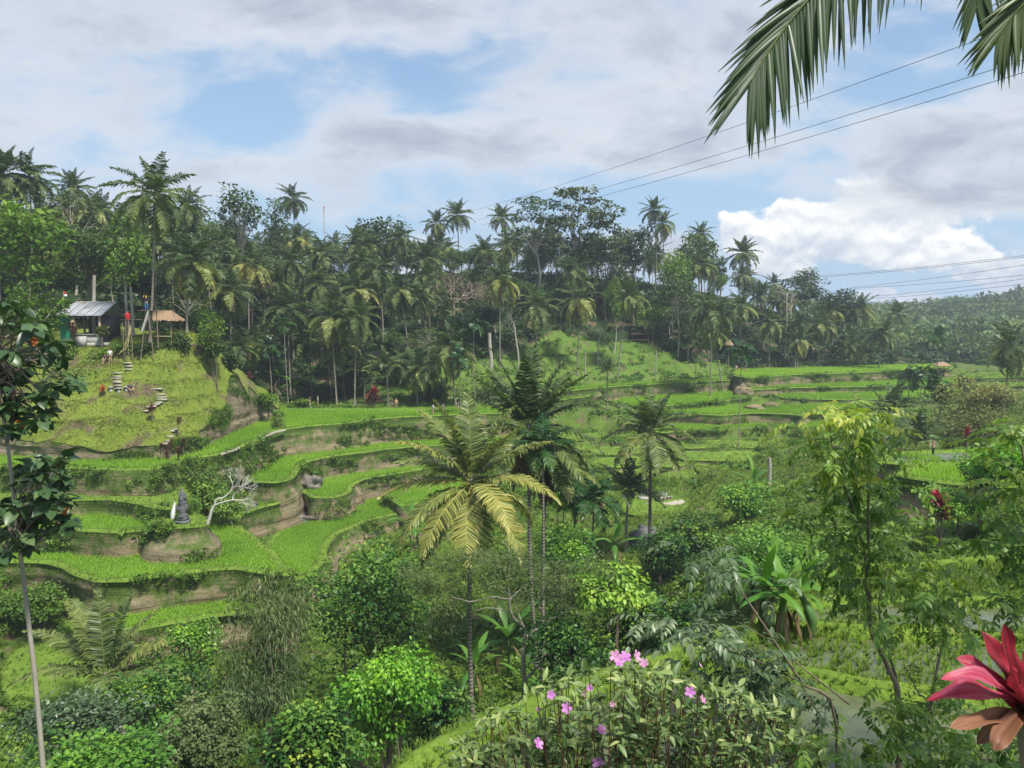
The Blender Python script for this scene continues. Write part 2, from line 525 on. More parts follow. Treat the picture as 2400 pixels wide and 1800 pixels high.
# ------------------------------------------------------------------ terrain
class TPS:
    def __init__(s, pts):
        p = np.array(pts, float)
        s.c = p[:, :2] / 50.0; n = len(p)
        K = s.k(np.linalg.norm(s.c[:, None] - s.c[None], axis=2)) + np.eye(n) * 0.004
        P = np.hstack([np.ones((n, 1)), s.c])
        A = np.block([[K, P], [P.T, np.zeros((3, 3))]])
        s.w = np.linalg.solve(A, np.concatenate([p[:, 2], np.zeros(3)]))
    @staticmethod
    def k(r_):
        return np.where(r_ < 1e-9, 0, r_ * r_ * np.log(r_ + 1e-12))
    def __call__(s, x, y):
        x = np.asarray(x, float); sh = x.shape
        q = np.stack([x.ravel(), np.asarray(y, float).ravel()], -1) / 50.0
        out_ = np.empty(len(q))
        for i in range(0, len(q), 20000):
            d = np.linalg.norm(q[i:i + 20000, None] - s.c[None], axis=2)
            out_[i:i + 20000] = s.k(d) @ s.w[:-3] + s.w[-3] + q[i:i + 20000] @ s.w[-2:]
        return out_.reshape(sh)

def gp(u, Y, z):
    return (xat(u, Y), Y, z)
GP = [(0, 0, -2.4), (-6, 0, -3.2), (8, 0, -2.2), (0, -20, -2), (-30, -20, -3), (30, -20, 0), (60, -20, 2), (-60, -10, -6), (60, 10, -3),
      (2, 6, -5.2), (5, 10, -6.3), (9, 14, -7.5), (-1.5, 9, -7.5), (-5, 12, -10.5), (-9, 20, -15), (-13, 29, -21), (-1, 18, -14), (4, 20, -10.4),
      (0, 30, -23), (6, 30, -17), (-5, 42, -28), (-20, 40, -27), (-34, 42, -27), (-30, 28, -20), (-30, 10, -11), (4, 45, -27), (11, 45, -22), (18, 44, -17),
      (9, 25, -11), (16, 25, -9.8), (26, 44, -12.6), (40, 71, -13.6), (30, 25, -8), (50, 45, -10), (70, 70, -12),
      gp(1600, 60, -21), gp(1700, 67, -19.3), gp(1850, 77, -17.8), gp(1570, 93, -22), gp(1570, 78, -22.6), gp(1400, 70, -23.5), gp(1300, 75, -24), gp(1450, 95, -21.5),
      gp(1250, 90, -24), gp(1200, 60, -27.5), gp(900, 62, -27.5), gp(500, 54, -26.5), gp(200, 52, -27), gp(0, 56, -25), gp(-150, 60, -22), gp(-200, 80, -17),
      gp(1500, 117, -21), gp(1700, 121, -20.5), gp(1900, 112, -19), gp(2050, 115, -17.6), gp(2200, 108, -16.5), gp(2350, 120, -16), gp(2500, 110, -14),
      gp(1350, 115, -21), gp(1250, 108, -21.5), gp(1150, 100, -23.5), gp(900, 95, -24.5), gp(600, 88, -22.5), gp(300, 78, -19.5), gp(100, 80, -17),
      gp(640, 134, -14.6), gp(850, 134, -14.4), gp(1050, 132, -14.2), gp(1200, 132, -14.6), gp(1300, 140, -15.2), gp(1450, 148, -15.5), gp(1600, 160, -15.5), gp(1750, 168, -15.2),
      gp(900, 142, -11.5), gp(1050, 143, -11), gp(1180, 148, -10),
      gp(1250, 154, -13.2), gp(1400, 165, -14), gp(1550, 173, -14.2), gp(1700, 180, -13.2), gp(1250, 163, -10), gp(1400, 174, -10.6), gp(1550, 180, -10.8), gp(1680, 187, -10.8), gp(1250, 171, -6.8), gp(1400, 181, -7), gp(1550, 187, -7.2), gp(1300, 184, -3), gp(1450, 193, -2.4), gp(1560, 199, -2.4), gp(1150, 158, -8.5), gp(1180, 170, -4.5), gp(1350, 205, 5), gp(1500, 215, 6),
      gp(650, 150, -8), gp(850, 152, -8), gp(1000, 155, -6.5), gp(700, 175, 1.5), gp(900, 178, 2.5), gp(1100, 185, 4), gp(600, 200, 8), gp(800, 205, 9), gp(1000, 212, 10), gp(1200, 215, 10), gp(1350, 235, 12), gp(1550, 245, 10),
      gp(500, 140, -4), gp(450, 160, 5), gp(300, 130, 3), gp(300, 160, 9), gp(100, 118, 1), gp(100, 140, 8), gp(-100, 110, 0), gp(-100, 140, 8), gp(-300, 110, 0), gp(100, 190, 14), gp(500, 230, 15), gp(900, 270, 15), gp(1300, 290, 15),
      gp(200, 103, -2.2), gp(400, 104, -2.8), gp(0, 100, -3), gp(-150, 90, -5), gp(520, 112, -5),
      gp(1700, 192, -11), gp(1900, 205, -11.5), gp(2100, 210, -12.5), gp(2300, 200, -13), gp(2450, 170, -13.5), gp(2200, 150, -15.5), gp(1750, 215, -3), gp(1850, 235, -1), gp(1950, 250, -4), gp(2050, 265, -10), gp(1750, 260, 6), gp(1600, 220, 4),
      gp(2150, 300, -17), gp(2400, 300, -17), gp(2000, 330, -10), gp(2200, 420, -12), gp(2450, 400, -10), gp(2150, 560, 0), gp(2350, 600, 10), gp(2600, 600, 16), gp(2100, 750, 2), gp(1800, 450, 5), gp(1400, 450, 18), gp(900, 450, 18), gp(300, 400, 18),
      (-300, 300, 15), (-200, 100, 2), (-200, 0, -2), (400, 300, 0), (200, 100, -8), (200, 0, 0), (0, -150, 0), (0, 1200, 15), (600, 1000, 25), (-600, 1000, 25), (900, 500, 15), (-900, 400, 15), (400, -150, 2), (-400, -150, 2)]
_g = TPS(GP)

def offset(poly, d):
    t = np.roll(poly, -1, 0) - np.roll(poly, 1, 0)
    t /= np.linalg.norm(t, axis=1)[:, None] + 1e-9
    nrm = np.stack([t[:, 1], -t[:, 0]], -1)           # outward for counter-clockwise
    return poly + nrm * (d[:, None] if np.ndim(d) else d)
# ---- terraces: outline traced on its own level z; fronts left -> right, then back
TERR = []
def resample(poly, step=0.6, smooth=True):
    p = np.array(poly, float)
    q = np.vstack([p[-1], p, p[:2]])
    out_ = []
    for i in range(1, len(p) + 1):
        a, b, c, d = q[i - 1], q[i], q[i + 1], q[i + 2] if i + 2 < len(q) else q[2]
        n = max(1, int(np.linalg.norm(c - b) / step))
        for k in range(n):
            f = k / n
            if smooth:
                # chord-limited tangents keep long straight backs from overshooting
                L = np.linalg.norm(c - b)
                m1 = (c - a); m2 = (d - b)
                m1 = m1 / (np.linalg.norm(m1) + 1e-9) * L * 0.8; m2 = m2 / (np.linalg.norm(m2) + 1e-9) * L * 0.8
                h = (2 * f ** 3 - 3 * f ** 2 + 1) * b + (f ** 3 - 2 * f ** 2 + f) * m1 + (-2 * f ** 3 + 3 * f ** 2) * c + (f ** 3 - f ** 2) * m2
            else:
                h = b + (c - b) * f
            out_.append(h)
    return np.array(out_)
def terrace(z, frontpx, backpx=None, depth=None, cover_='rice', wall='wall', drop=3.0, flare=0.12, wob=0.35, bund=True, name='rice_terrace', step=0.6):
    fr = [onz(u, v, z) for u, v in frontpx]
    if depth:
        bk = [(x * (1 + depth / max(y, 1) * 0.9), y + depth) for x, y in reversed(fr)]
    else:
        bk = [onz(u, v, z) for u, v in backpx]
    poly = resample(fr + bk, step)
    nx = (fbm(poly[:, 0] * .25, poly[:, 1] * .25 + z) - 0.47) * wob * 2.2
    ny = (fbm(poly[:, 0] * .25 + 40, poly[:, 1] * .25 + z) - 0.47) * wob * 2.2
    poly = poly + np.stack([nx, ny], -1)
    if np.sum(poly[:, 0] * np.roll(poly[:, 1], -1) - poly[:, 1] * np.roll(poly[:, 0], -1)) < 0:
        poly = poly[::-1]
    TERR.append(dict(z=z, poly=poly, cover=cover_, wall=wall, drop=drop, flare=flare, bund=bund, name=name))

terrace(-14.8, [(-60, 1094), (60, 1098), (158, 1101), (250, 1104), (348, 1103), (389, 1096), (440, 1077), (513, 1067), (560, 1051), (601, 1033), (622, 1021), (652, 1010), (679, 1007), (727, 1001), (806, 995), (885, 984), (980, 978), (1043, 975), (1120, 972), (1180, 970)],
        [(1190, 956), (1000, 957), (850, 959), (700, 958), (640, 955), (560, 965), (300, 1000), (100, 1045), (-60, 1070)], drop=5.0, flare=0.22, wob=0.5)
terrace(-18.4, [(560, 1120), (577, 1128), (595, 1132), (649, 1134), (690, 1123), (704, 1098), (727, 1082), (821, 1066), (916, 1054), (1043, 1044), (1130, 1039), (1180, 1041)],
        [(1190, 1012), (900, 1018), (750, 1038), (650, 1058), (560, 1095)], drop=4.0, flare=0.15)
terrace(-21.1, [(700, 1150), (720, 1161), (736, 1168), (790, 1167), (821, 1156), (834, 1139), (853, 1126), (916, 1114), (995, 1101), (1090, 1089), (1180, 1086)],
        [(1190, 1062), (1000, 1066), (850, 1086), (740, 1110), (700, 1130)], drop=4.0, flare=0.1)
terrace(-22.7, [(905, 1166), (922, 1176), (940, 1188), (1000, 1180), (1100, 1168)], [(1110, 1130), (1000, 1135), (910, 1150)], drop=3.0)
terrace(-23.8, [(690, 1362), (735, 1350), (765, 1312), (772, 1277), (790, 1256), (821, 1240), (885, 1218), (951, 1203), (1010, 1192), (1100, 1182)],
        [(1110, 1150), (950, 1155), (850, 1165), (740, 1200), (640, 1255), (615, 1300), (640, 1345)], drop=3.0, flare=0.4)
terrace(-20.7, [(-60, 1318), (79, 1323), (142, 1333), (168, 1349), (221, 1367), (285, 1367), (411, 1350), (535, 1338), (600, 1345), (660, 1354), (690, 1350), (664, 1317), (626, 1279), (597, 1257), (568, 1240), (572, 1210), (620, 1191), (668, 1178)],
        [(690, 1155), (620, 1155), (540, 1158), (450, 1170), (300, 1220), (-60, 1255)], drop=4.2, flare=0.08)
terrace(-18.6, [(-60, 1237), (19, 1238), (127, 1241), (237, 1249), (300, 1249), (351, 1243), (366, 1228)], [(372, 1200), (300, 1190), (150, 1185), (-60, 1185)], drop=3.0)
terrace(-17.2, [(-60, 1172), (100, 1174), (171, 1175), (253, 1175), (316, 1183), (350, 1193), (400, 1198), (440, 1190)], [(450, 1160), (400, 1130), (150, 1130), (-60, 1130)], drop=2.5, cover_='grass')
terrace(-17.9, [(358, 1226), (370, 1237), (430, 1239), (478, 1234), (489, 1222), (476, 1206), (430, 1198), (382, 1204)], [(370, 1212)], drop=3.2, flare=0.5, wall='bare', cover_='grass', wob=0.15, name='shrine_knoll', bund=False, step=0.35)
terrace(-23.3, [(250, 1482), (330, 1478), (380, 1469), (500, 1450), (600, 1438), (680, 1430)], [(680, 1395), (500, 1400), (300, 1410), (220, 1430)], drop=3.0)
terrace(-24.4, [(40, 1440), (111, 1453), (160, 1476), (221, 1494), (300, 1492)], [(310, 1440), (150, 1425), (40, 1412)], drop=2.5, cover_='sparse')
terrace(-26.0, [(20, 1650), (90, 1668), (200, 1675), (320, 1650), (440, 1600)], [(420, 1520), (200, 1505), (60, 1515), (0, 1580)], drop=2.5, cover_='sparse')
# across the valley, right of centre
terrace(-19.0, [(1540, 1016), (1600, 1012), (1668, 1010), (1780, 1005), (1880, 1007), (1960, 1010), (2020, 1008)], depth=12, drop=2.5)
terrace(-17.1, [(1480, 969), (1595, 970), (1690, 975), (1770, 970), (1852, 973), (1876, 975), (1900, 966), (1970, 960), (2050, 956)], depth=16)
terrace(-16.1, [(1470, 953), (1592, 951), (1627, 948), (1706, 940), (1770, 932), (1808, 928), (1840, 934), (1950, 938), (2030, 934)], depth=22)
terrace(-17.9, [(1280, 968), (1380, 965), (1480, 963), (1530, 959), (1560, 954)], depth=12, cover_='sparse')
terrace(-19.3, [(1290, 991), (1380, 988), (1480, 987), (1570, 980)], depth=12, cover_='sparse')
terrace(-14.9, [(1290, 940), (1350, 934), (1420, 923), (1500, 917), (1590, 911)], depth=9)
terrace(-13.6, [(1290, 922), (1336, 917), (1420, 909), (1580, 899), (1700, 893), (1745, 889)], depth=6)
terrace(-16.2, [(1285, 958), (1350, 952), (1420, 948), (1470, 941)], depth=12, cover_='sparse')
terrace(-14.8, [(1750, 914), (1861, 910), (2064, 907), (2150, 905), (2231, 901), (2330, 899)], depth=18, drop=2.2)
terrace(-16.0, [(2020, 937), (2114, 933), (2238, 929), (2340, 926)], depth=14, drop=2.2)
terrace(-12.5, [(1740, 885), (1858, 880), (2000, 875), (2121, 870), (2175, 868), (2230, 866)], depth=24, cover_='paleRice', drop=2.4)
terrace(-13.2, [(2270, 888), (2330, 886), (2480, 884)], depth=16, cover_='sparse')
terrace(-14.2, [(2290, 905), (2480, 902)], depth=14, cover_='sparse')
terrace(-15.2, [(2300, 922), (2480, 918)], depth=12, cover_='sparse')
for (z_, l_) in ((-20.2, [(1320, 1034), (1420, 1030), (1520, 1031), (1580, 1027)]), (-20.5, [(1600, 1052), (1690, 1049), (1790, 1051), (1850, 1046)]), (-20.8, [(1340, 1062), (1430, 1066), (1540, 1060), (1590, 1055)]), (-21.0, [(1600, 1078), (1680, 1081), (1770, 1077)]),
                 (-21.3, [(1400, 1097), (1500, 1092), (1570, 1096), (1610, 1090)]), (-21.5, [(1640, 1106), (1720, 1103), (1790, 1107)]), (-21.9, [(1440, 1128), (1530, 1122), (1620, 1126)]), (-22.4, [(1470, 1205), (1540, 1212), (1610, 1200)])):
    terrace(z_, l_, depth=7, cover_='sparse', drop=1.6, wob=.5, flare=.35, name='scrub_terrace')
# lawns stepping up the central hill
# near side of the valley, right
terrace(-10.9, [(2100, 1118), (2168, 1130), (2240, 1140), (2333, 1144), (2480, 1146)], [(2480, 1085), (2250, 1085), (2150, 1090)], wob=0.2)
terrace(-12.6, [(2060, 1085), (2140, 1092), (2240, 1090), (2330, 1086)], [(2330, 1058), (2200, 1058), (2080, 1066)], cover_='wet', wob=0.2)
terrace(-5.7, [(905, 1830), (1010, 1755), (1100, 1708), (1200, 1668), (1300, 1632), (1400, 1592), (1500, 1562), (1600, 1552), (1760, 1560), (1900, 1585), (2100, 1620), (2450, 1670)], [(2450, 2100), (1300, 2200), (900, 2100)], cover_='wet', wob=0.12, drop=3, step=0.3, flare=0.5)
terrace(-6.5, [(1560, 1545), (1660, 1500), (1800, 1478), (1950, 1475), (2150, 1490), (2450, 1520)], [(2450, 1680), (1600, 1620)], cover_='wet', wob=0.15, drop=3, step=0.3, flare=0.4)
terrace(-7.6, [(1760, 1465), (1850, 1420), (2000, 1405), (2200, 1410), (2450, 1425)], [(2450, 1540), (1800, 1520)], cover_='wet', wob=0.15, drop=3, step=0.3, flare=0.4)
terrace(-9.2, [(1860, 1355), (1980, 1335), (2150, 1325), (2450, 1320)], [(2450, 1440), (1900, 1430)], cover_='grass', wob=0.15, drop=3, step=0.4, flare=0.4)

# ---- the grassy mound with the hut
MB_PX = [(-80, 1064), (60, 1072), (160, 1079), (240, 1081), (330, 1079), (400, 1073), (443, 1067), (494, 1045), (538, 1020), (585, 998), (618, 987), (634, 982), (641, 974)]
mo = [onz(u, v, -14.8) for u, v in MB_PX]
mo = mo + [(xat(648, 126), 126.0), (xat(560, 128), 128.0), (xat(430, 122), 122.0), (xat(200, 118), 118.0), (xat(0, 112), 112.0), (xat(-150, 104), 104.0), (xat(-150, 84), 84.0)]
MOUND = resample(mo, 0.5)
MOUND += np.stack([(fbm(MOUND[:, 0] * .4, MOUND[:, 1] * .4) - .47), (fbm(MOUND[:, 0] * .4 + 30, MOUND[:, 1] * .4) - .47)], -1) * 1.1
def mp(u, v, Y):
    p = at(u, v, Y)
    return (p.x, p.y, p.z)
MP = [mp(-80, 1045, 82), mp(60, 1022, 82), mp(190, 1030, 81), mp(240, 1032, 81), mp(340, 1030, 81.3), mp(400, 1018, 82.5), mp(437, 1013, 84.5), mp(494, 984, 91), mp(538, 959, 98.5), mp(585, 948, 106), mp(630, 938, 113),
      mp(330, 962, 85), mp(300, 968, 84.5), mp(380, 965, 86), mp(290, 921, 87), mp(240, 922, 87), mp(310, 925, 87), mp(250, 952, 85.3), mp(320, 950, 85.4), mp(275, 880, 89.5), mp(230, 885, 89), mp(258, 853, 91), mp(310, 853, 91), mp(200, 850, 91),
      mp(300, 840, 91.7), mp(330, 802, 94), mp(400, 802, 94.5), mp(290, 802, 94.5), mp(180, 800, 95.5), mp(210, 793, 97), mp(120, 810, 95), mp(390, 796, 97), mp(330, 795, 97), mp(60, 830, 94), mp(-60, 850, 93),
      mp(440, 808, 95.5), mp(490, 806, 98), mp(500, 838, 98.5), mp(540, 846, 100.5), mp(560, 880, 103), mp(600, 915, 108), mp(400, 900, 89), mp(450, 945, 90), mp(500, 915, 96), mp(420, 860, 92), mp(470, 870, 96),
      mp(100, 950, 85), mp(160, 920, 87), mp(40, 900, 88), mp(20, 1000, 83), mp(120, 1000, 83), mp(200, 990, 83.3), mp(-60, 960, 86), mp(110, 870, 90), mp(-60, 890, 90),
      (xat(200, 104), 104, -2.2), (xat(400, 104), 104, -2.6), (xat(0, 100), 100, -2.6), (xat(520, 110), 110, -4.5), (xat(600, 118), 118, -11), (xat(645, 122), 122, -13.5), (xat(200, 116), 116, 0), (xat(0, 112), 112, 0), (xat(430, 120), 120, -3.5), (xat(-150, 100), 100, -3.5)]
_m = TPS(MP)
def mz(x, y):
    x = np.asarray(x, float); y = np.asarray(y, float)
    b_ = _m(x, y)
    q = (b_ + 40) / 1.9 + (fbm(x * .09, y * .09) - .47) * 2.0         # worn grass ledges
    fr = q - np.floor(q)
    st = (np.floor(q) + np.clip((fr - .55) / .45, 0, 1) ** 1.3 - (fbm(x * .09, y * .09) - .47) * 2.0) * 1.9 - 40 + .45
    return np.maximum(b_ * .35 + st * .65 + (fbm(x * .5, y * .5) - 0.47) * 0.9, -14.2)

HILL = [(xat(u, Y), Y) for u, Y in ((1000, 139), (1200, 146), (1400, 155), (1600, 170), (1740, 178), (1740, 194), (1570, 202), (1420, 197), (1290, 190), (1160, 166), (1000, 148))]
def ground_z(x, y):
    x = np.asarray(x, float); y = np.asarray(y, float)
    z = np.clip(_g(x, y), -30, 45)
    q = (z + 40) / 2.6 + (fbm(x * .06, y * .06) - .47) * .8      # lawn steps on the central hill
    fr = q - np.floor(q)
    st = (np.floor(q) + np.clip((fr - .55) / .45, 0, 1) ** 1.5 - (fbm(x * .06, y * .06) - .47) * .8) * 2.6 - 40 + .7
    z = np.where(inpoly(x, y, HILL), st, z)
    q = (z + 40) / 1.25 + (fbm(x * .05 + 9, y * .05) - .47) * 2.2      # old half-lost terrace steps on the scrub slope
    fr = q - np.floor(q)
    st = (np.floor(q) + np.clip((fr - .6) / .4, 0, 1) ** 1.4 - (fbm(x * .05 + 9, y * .05) - .47) * 2.2) * 1.25 - 40 + .4
    z = np.where((y > 76) & (y < 128) & (x > 4) & (x < 75), st, z)
    return z + (fbm(x * .18, y * .18) - .47) * np.where(inpoly(x, y, HILL), .7, 1.6)
def carve(x, y, z):
    for T in TERR:
        lo, hi = T['poly'].min(0) - 2, T['poly'].max(0) + 2
        m_ = (x > lo[0]) & (x < hi[0]) & (y > lo[1]) & (y < hi[1])
        if m_.any():
            ii = np.where(m_)
            ins = inpoly(x[ii], y[ii], T['poly'])
            zz_ = z[ii]
            near_ = inpoly(x[ii], y[ii], offset(T['poly'], 1.8))
            zz_[near_] = np.minimum(zz_[near_], T['z'] + .55)
            zz_[ins] = np.minimum(zz_[ins], T['z'] - 0.45)
            z[ii] = zz_
    ins = inpoly(x, y, MOUND)
    return np.where(ins, np.minimum(z, -15.6), z)
def surf(x, y):
    """height of the top surface: ground, terraces, mound"""
    x = np.atleast_1d(np.asarray(x, float)); y = np.atleast_1d(np.asarray(y, float))
    z = carve(x, y, ground_z(x, y))
    for T in TERR:
        ins = inpoly(x, y, T['poly'])
        z = np.where(ins, np.maximum(z, T['z']), z)
    ins = inpoly(x, y, MOUND)
    return np.where(ins, np.maximum(z, mz(x, y)), z)
def s1(x, y):
    return float(surf([x], [y])[0])

# ---- ground sheet: rings that widen with distance
def build_ground():
    r_ = np.concatenate([np.linspace(0.3, 30, 75), np.geomspace(30.6, 130, 130), np.geomspace(131, 215, 110), np.geomspace(217, 300, 30), np.geomspace(310, 1240, 40)])
    th = np.concatenate([np.linspace(-180, -50, 40, endpoint=False), np.linspace(-50, 50, 330, endpoint=False), np.linspace(50, 180, 40, endpoint=False)]) * np.pi / 180
    Rr, T = np.meshgrid(r_, th, indexing='ij')
    x = Rr * np.sin(T); y = Rr * np.cos(T)
    z = ground_z(x.ravel(), y.ravel())
    far = np.clip((Rr.ravel() - 700) / 500, 0, 1)
    z = z * (1 - far) + 12 * far
    z = carve(x.ravel(), y.ravel(), z)
    n, k = Rr.shape
    i = np.arange(n - 1)[:, None] * k; j = np.arange(k)[None]; j2 = (np.arange(k) + 1)[None] % k
    f = np.stack([i + j, i + j2, i + k + j2, i + k + j], -1).reshape(-1, 4)[:, ::-1]
    mb = MB()
    cx = x.ravel()[f].mean(1); cy = y.ravel()[f].mean(1)
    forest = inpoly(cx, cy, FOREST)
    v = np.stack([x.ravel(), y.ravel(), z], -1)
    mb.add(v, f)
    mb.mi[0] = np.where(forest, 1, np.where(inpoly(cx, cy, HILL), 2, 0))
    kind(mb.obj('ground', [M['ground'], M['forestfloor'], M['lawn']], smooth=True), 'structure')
FOREST = [(xat(-400, 105), 105), (xat(-100, 106), 106), (xat(200, 110), 110), (xat(480, 116), 116), (xat(620, 136), 136), (xat(850, 139), 139), (xat(1000, 146), 146), (xat(1150, 160), 160), (xat(1300, 184), 184), (xat(1500, 190), 190),
          (xat(1620, 184), 184), (xat(1720, 192), 192), (xat(1900, 202), 202), (xat(2200, 215), 215), (xat(2500, 260), 260), (xat(2700, 500), 500), (xat(2600, 1200), 1200), (-700, 1200), (-400, 300), (-250, 105)]
build_ground()

# ---- terrace bodies
def fill(poly, zfun, step, mat, name, parent=None, tint=0.5, smooth=True):
    lo, hi = poly.min(0), poly.max(0)
    gx, gy = np.meshgrid(np.arange(lo[0], hi[0], step), np.arange(lo[1], hi[1], step))
    gx = gx.ravel() + rng.uniform(-.2, .2, gx.size) * step; gy = gy.ravel() + rng.uniform(-.2, .2, gy.size) * step
    ins = inpoly(gx, gy, offset(poly, -step * 0.4))
    pts = [Vector(p) for p in poly] + [Vector((a, b)) for a, b in zip(gx[ins], gy[ins])]
    n = len(poly)
    res = delaunay_2d_cdt(pts, [], [list(range(n))], 1, 1e-4)
    v2 = np.array([(p.x, p.y) for p in res[0]])
    f = np.array([t for t in res[2] if len(t) == 3])
    z = zfun(v2[:, 0], v2[:, 1])
    mb = MB(); mb.add(np.column_stack([v2, z]), f, tint)
    return mb.obj(name, mat, parent, smooth)
def skirt(poly, ztop, drop, flare, mat, name, parent=None, rough=0.35):
    """bank below the lip: layered, uneven, widening downwards"""
    n = len(poly); rows = max(6, int(np.max(drop) / 0.32))
    s_ = np.concatenate([[0], np.cumsum(np.linalg.norm(np.diff(poly, axis=0), axis=1))])
    V = []; Tn = []
    ztop = np.broadcast_to(ztop, (n,))
    for r_ in range(rows + 1):
        k = r_ / rows
        z = ztop - np.asarray(drop) * k
        ledge = (fbm(poly[:, 0] * .12 + z * .02, z * 1.5 + poly[:, 1] * .05, 3) - .45) * 1.1 + (fbm(s_ * .6, z * 1.1 + 7, 3) - .45) * 0.7 + (fbm(s_ * 1.9, z * 2.4 + 3, 2) - .37) * .35
        amp = rough * min(1.0, r_ / 1.5)
        d = flare * np.max(drop) * k + ledge * amp - (0.12 if 0 < r_ else 0)
        p = offset(poly, d)
        V.append(np.column_stack([p, z])); Tn.append(np.full(n, k))
    V = np.concatenate(V)
    i = np.arange(rows)[:, None] * n; j = np.arange(n)[None]; j2 = (j + 1) % n
    f = np.stack([i + j, i + n + j, i + n + j2, i + j2], -1).reshape(-1, 4)
    mb = MB(); mb.add(V, f, np.concatenate(Tn))
    return mb.obj(name, mat, parent, True), V, Tn
for T in TERR:
    z, poly = T['z'], T['poly']
    body = bpy.data.objects.new(T['name'], None); COL.objects.link(body); body['kind'] = 'structure'
    og = offset(poly, 1.0)
    gmin = carve(og[:, 0], og[:, 1], ground_z(og[:, 0], og[:, 1])).min()
    T['drop'] = float(np.clip(z - gmin + 0.8, T['drop'], 9.0))
    _, T['V'], T['Tn'] = skirt(poly, z + (0.05 if T['bund'] else 0.0), T['drop'], T['flare'], M[T['wall']], 'bank', body, 0.75 if T['wall'] != 'lawnwall' else 0.8)
    near = poly[:, 1].mean() < 30
    wd = 0.45 if near else 1.0
    if T['bund']:
        offs = [(0, .05), (-.12 * wd, .17), (-.4 * wd, .22), (-.75 * wd, .16), (-1.0 * wd, -.03)]
        V = np.concatenate([np.column_stack([offset(poly, o_ * (1 + 0.5 * (fbm(poly[:, 0] * .7, poly[:, 1] * .7) - .5))), np.full(len(poly), z + h) + (fbm(poly[:, 0] * 1.3, poly[:, 1] * 1.3) - .47) * .12]) for o_, h in offs])
        n = len(poly)
        i = np.arange(len(offs) - 1)[:, None] * n; j = np.arange(n)[None]; j2 = (j + 1) % n
        f = np.stack([i + j, i + j2, i + n + j2, i + n + j], -1).reshape(-1, 4)
        mb = MB(); mb.add(V, f)
        mb.obj('bund', M['bund'], body, True)
        inner = offset(poly, -0.8 * wd)
    else:
        inner = poly
    top = {'rice': 'paddy', 'paleRice': 'paddy', 'sparse': 'bund', 'wet': 'wetpaddy', 'grass': 'bund', 'lawn': 'lawn'}[T['cover']]
    bump_ = 0.0 if T['cover'] in ('rice', 'wet', 'paleRice') else 0.25
    T['inner'] = inner
    fill(inner, lambda x, y: z + bump_ * (fbm(x * .5, y * .5) - .47), 2.0 if not near else 0.7, M[top], 'field', body)

mound = bpy.data.objects.new('grassy_mound', None); COL.objects.link(mound); mound['kind'] = 'structure'
mzt = mz(MOUND[:, 0], MOUND[:, 1])
fill(MOUND, mz, 0.55, M['mound'], 'turf', mound)
msk, MV, MT = skirt(MOUND, mzt, mzt + 16.5, 0.02, M['bare'], 'cut_bank', mound, 0.6)
# ------------------------------------------------------------------ ground cover (nobody could count it)
def visible(x, y, mrg=0.06):
    return (np.abs(x) < (0.667 + mrg) * y + 2) & (y > 1)
def covered(x, y, T):
    """points of a terrace that lie under a higher terrace or the mound"""
    c = inpoly(x, y, MOUND) if T['z'] < -14 else np.zeros(len(x), bool)
    for U in TERR:
        if U['z'] > T['z'] + 0.05:
            c |= inpoly(x, y, offset(U['poly'], 0.25))
    return c
def blades(n, h, w_, spread, seg2=False):
    """tuft of n grass blades"""
    v = []; f = []
    for i in range(n):
        a = 2 * math.pi * (i + 0.37 * (i % 2)) / n
        c, s_ = math.cos(a), math.sin(a)
        k = spread * (0.5 + 0.5 * ((i * 7) % 5) / 4)
        hh = h * (0.75 + 0.25 * ((i * 3) % 4) / 3)
        b = len(v)
        if seg2:
            v += [(-s_ * w_, c * w_, 0), (s_ * w_, -c * w_, 0), (c * k * .4 - s_ * w_ * .8, s_ * k * .4 + c * w_ * .8, hh * .65), (c * k * .4 + s_ * w_ * .8, s_ * k * .4 - c * w_ * .8, hh * .65), (c * k, s_ * k, hh)]
            f += [(b, b + 1, b + 3), (b, b + 3, b + 2), (b + 2, b + 3, b + 4)]
        else:
            v += [(-s_ * w_, c * w_, 0), (s_ * w_, -c * w_, 0), (c * k, s_ * k, hh)]
            f += [(b, b + 1, b + 2)]
    v = np.array(v)
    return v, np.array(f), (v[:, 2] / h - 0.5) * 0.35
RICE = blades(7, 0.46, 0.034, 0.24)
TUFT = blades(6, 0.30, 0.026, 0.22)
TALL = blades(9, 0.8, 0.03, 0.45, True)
def leafclump(n, r_, size, seed=0, flat=0.6):
    """a small bushlet of n pointed leaves"""
    g = np.random.default_rng(seed)
    d = g.normal(size=(n, 3)); d[:, 2] = np.abs(d[:, 2]) * 0.9 + 0.15
    d /= np.linalg.norm(d, axis=1)[:, None]
    p = d * r_ * g.uniform(0.45, 1, (n, 1)); p[:, 2] *= flat
    lv = np.array([(0, 0, 0), (.5, .28, .06), (1, 0, -.12), (.5, -.28, .06)]) * size
    mb = MB(); out_v = []; out_f = []; tt = []
    for i in range(n):
        az = math.atan2(d[i, 1], d[i, 0]) + g.normal(0, .7); el = g.normal(0.1, .45)
        Mx = np.array(Matrix.Rotation(az, 3, 'Z') @ Matrix.Rotation(-el, 3, 'Y') @ Matrix.Rotation(g.normal(0, .5), 3, 'X'))
        out_v.append(lv * g.uniform(.7, 1.25) @ Mx.T + p[i]); out_f.append(np.array([[0, 1, 2, 3]]) + 4 * i)
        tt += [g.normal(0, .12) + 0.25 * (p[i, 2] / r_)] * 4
    return np.concatenate(out_v), np.concatenate(out_f), np.array(tt)
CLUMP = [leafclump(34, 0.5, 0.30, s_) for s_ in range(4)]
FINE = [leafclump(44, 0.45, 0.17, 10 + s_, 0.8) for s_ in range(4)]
BROAD = [leafclump(16, 0.5, 0.46, 20 + s_, 0.7) for s_ in range(3)]

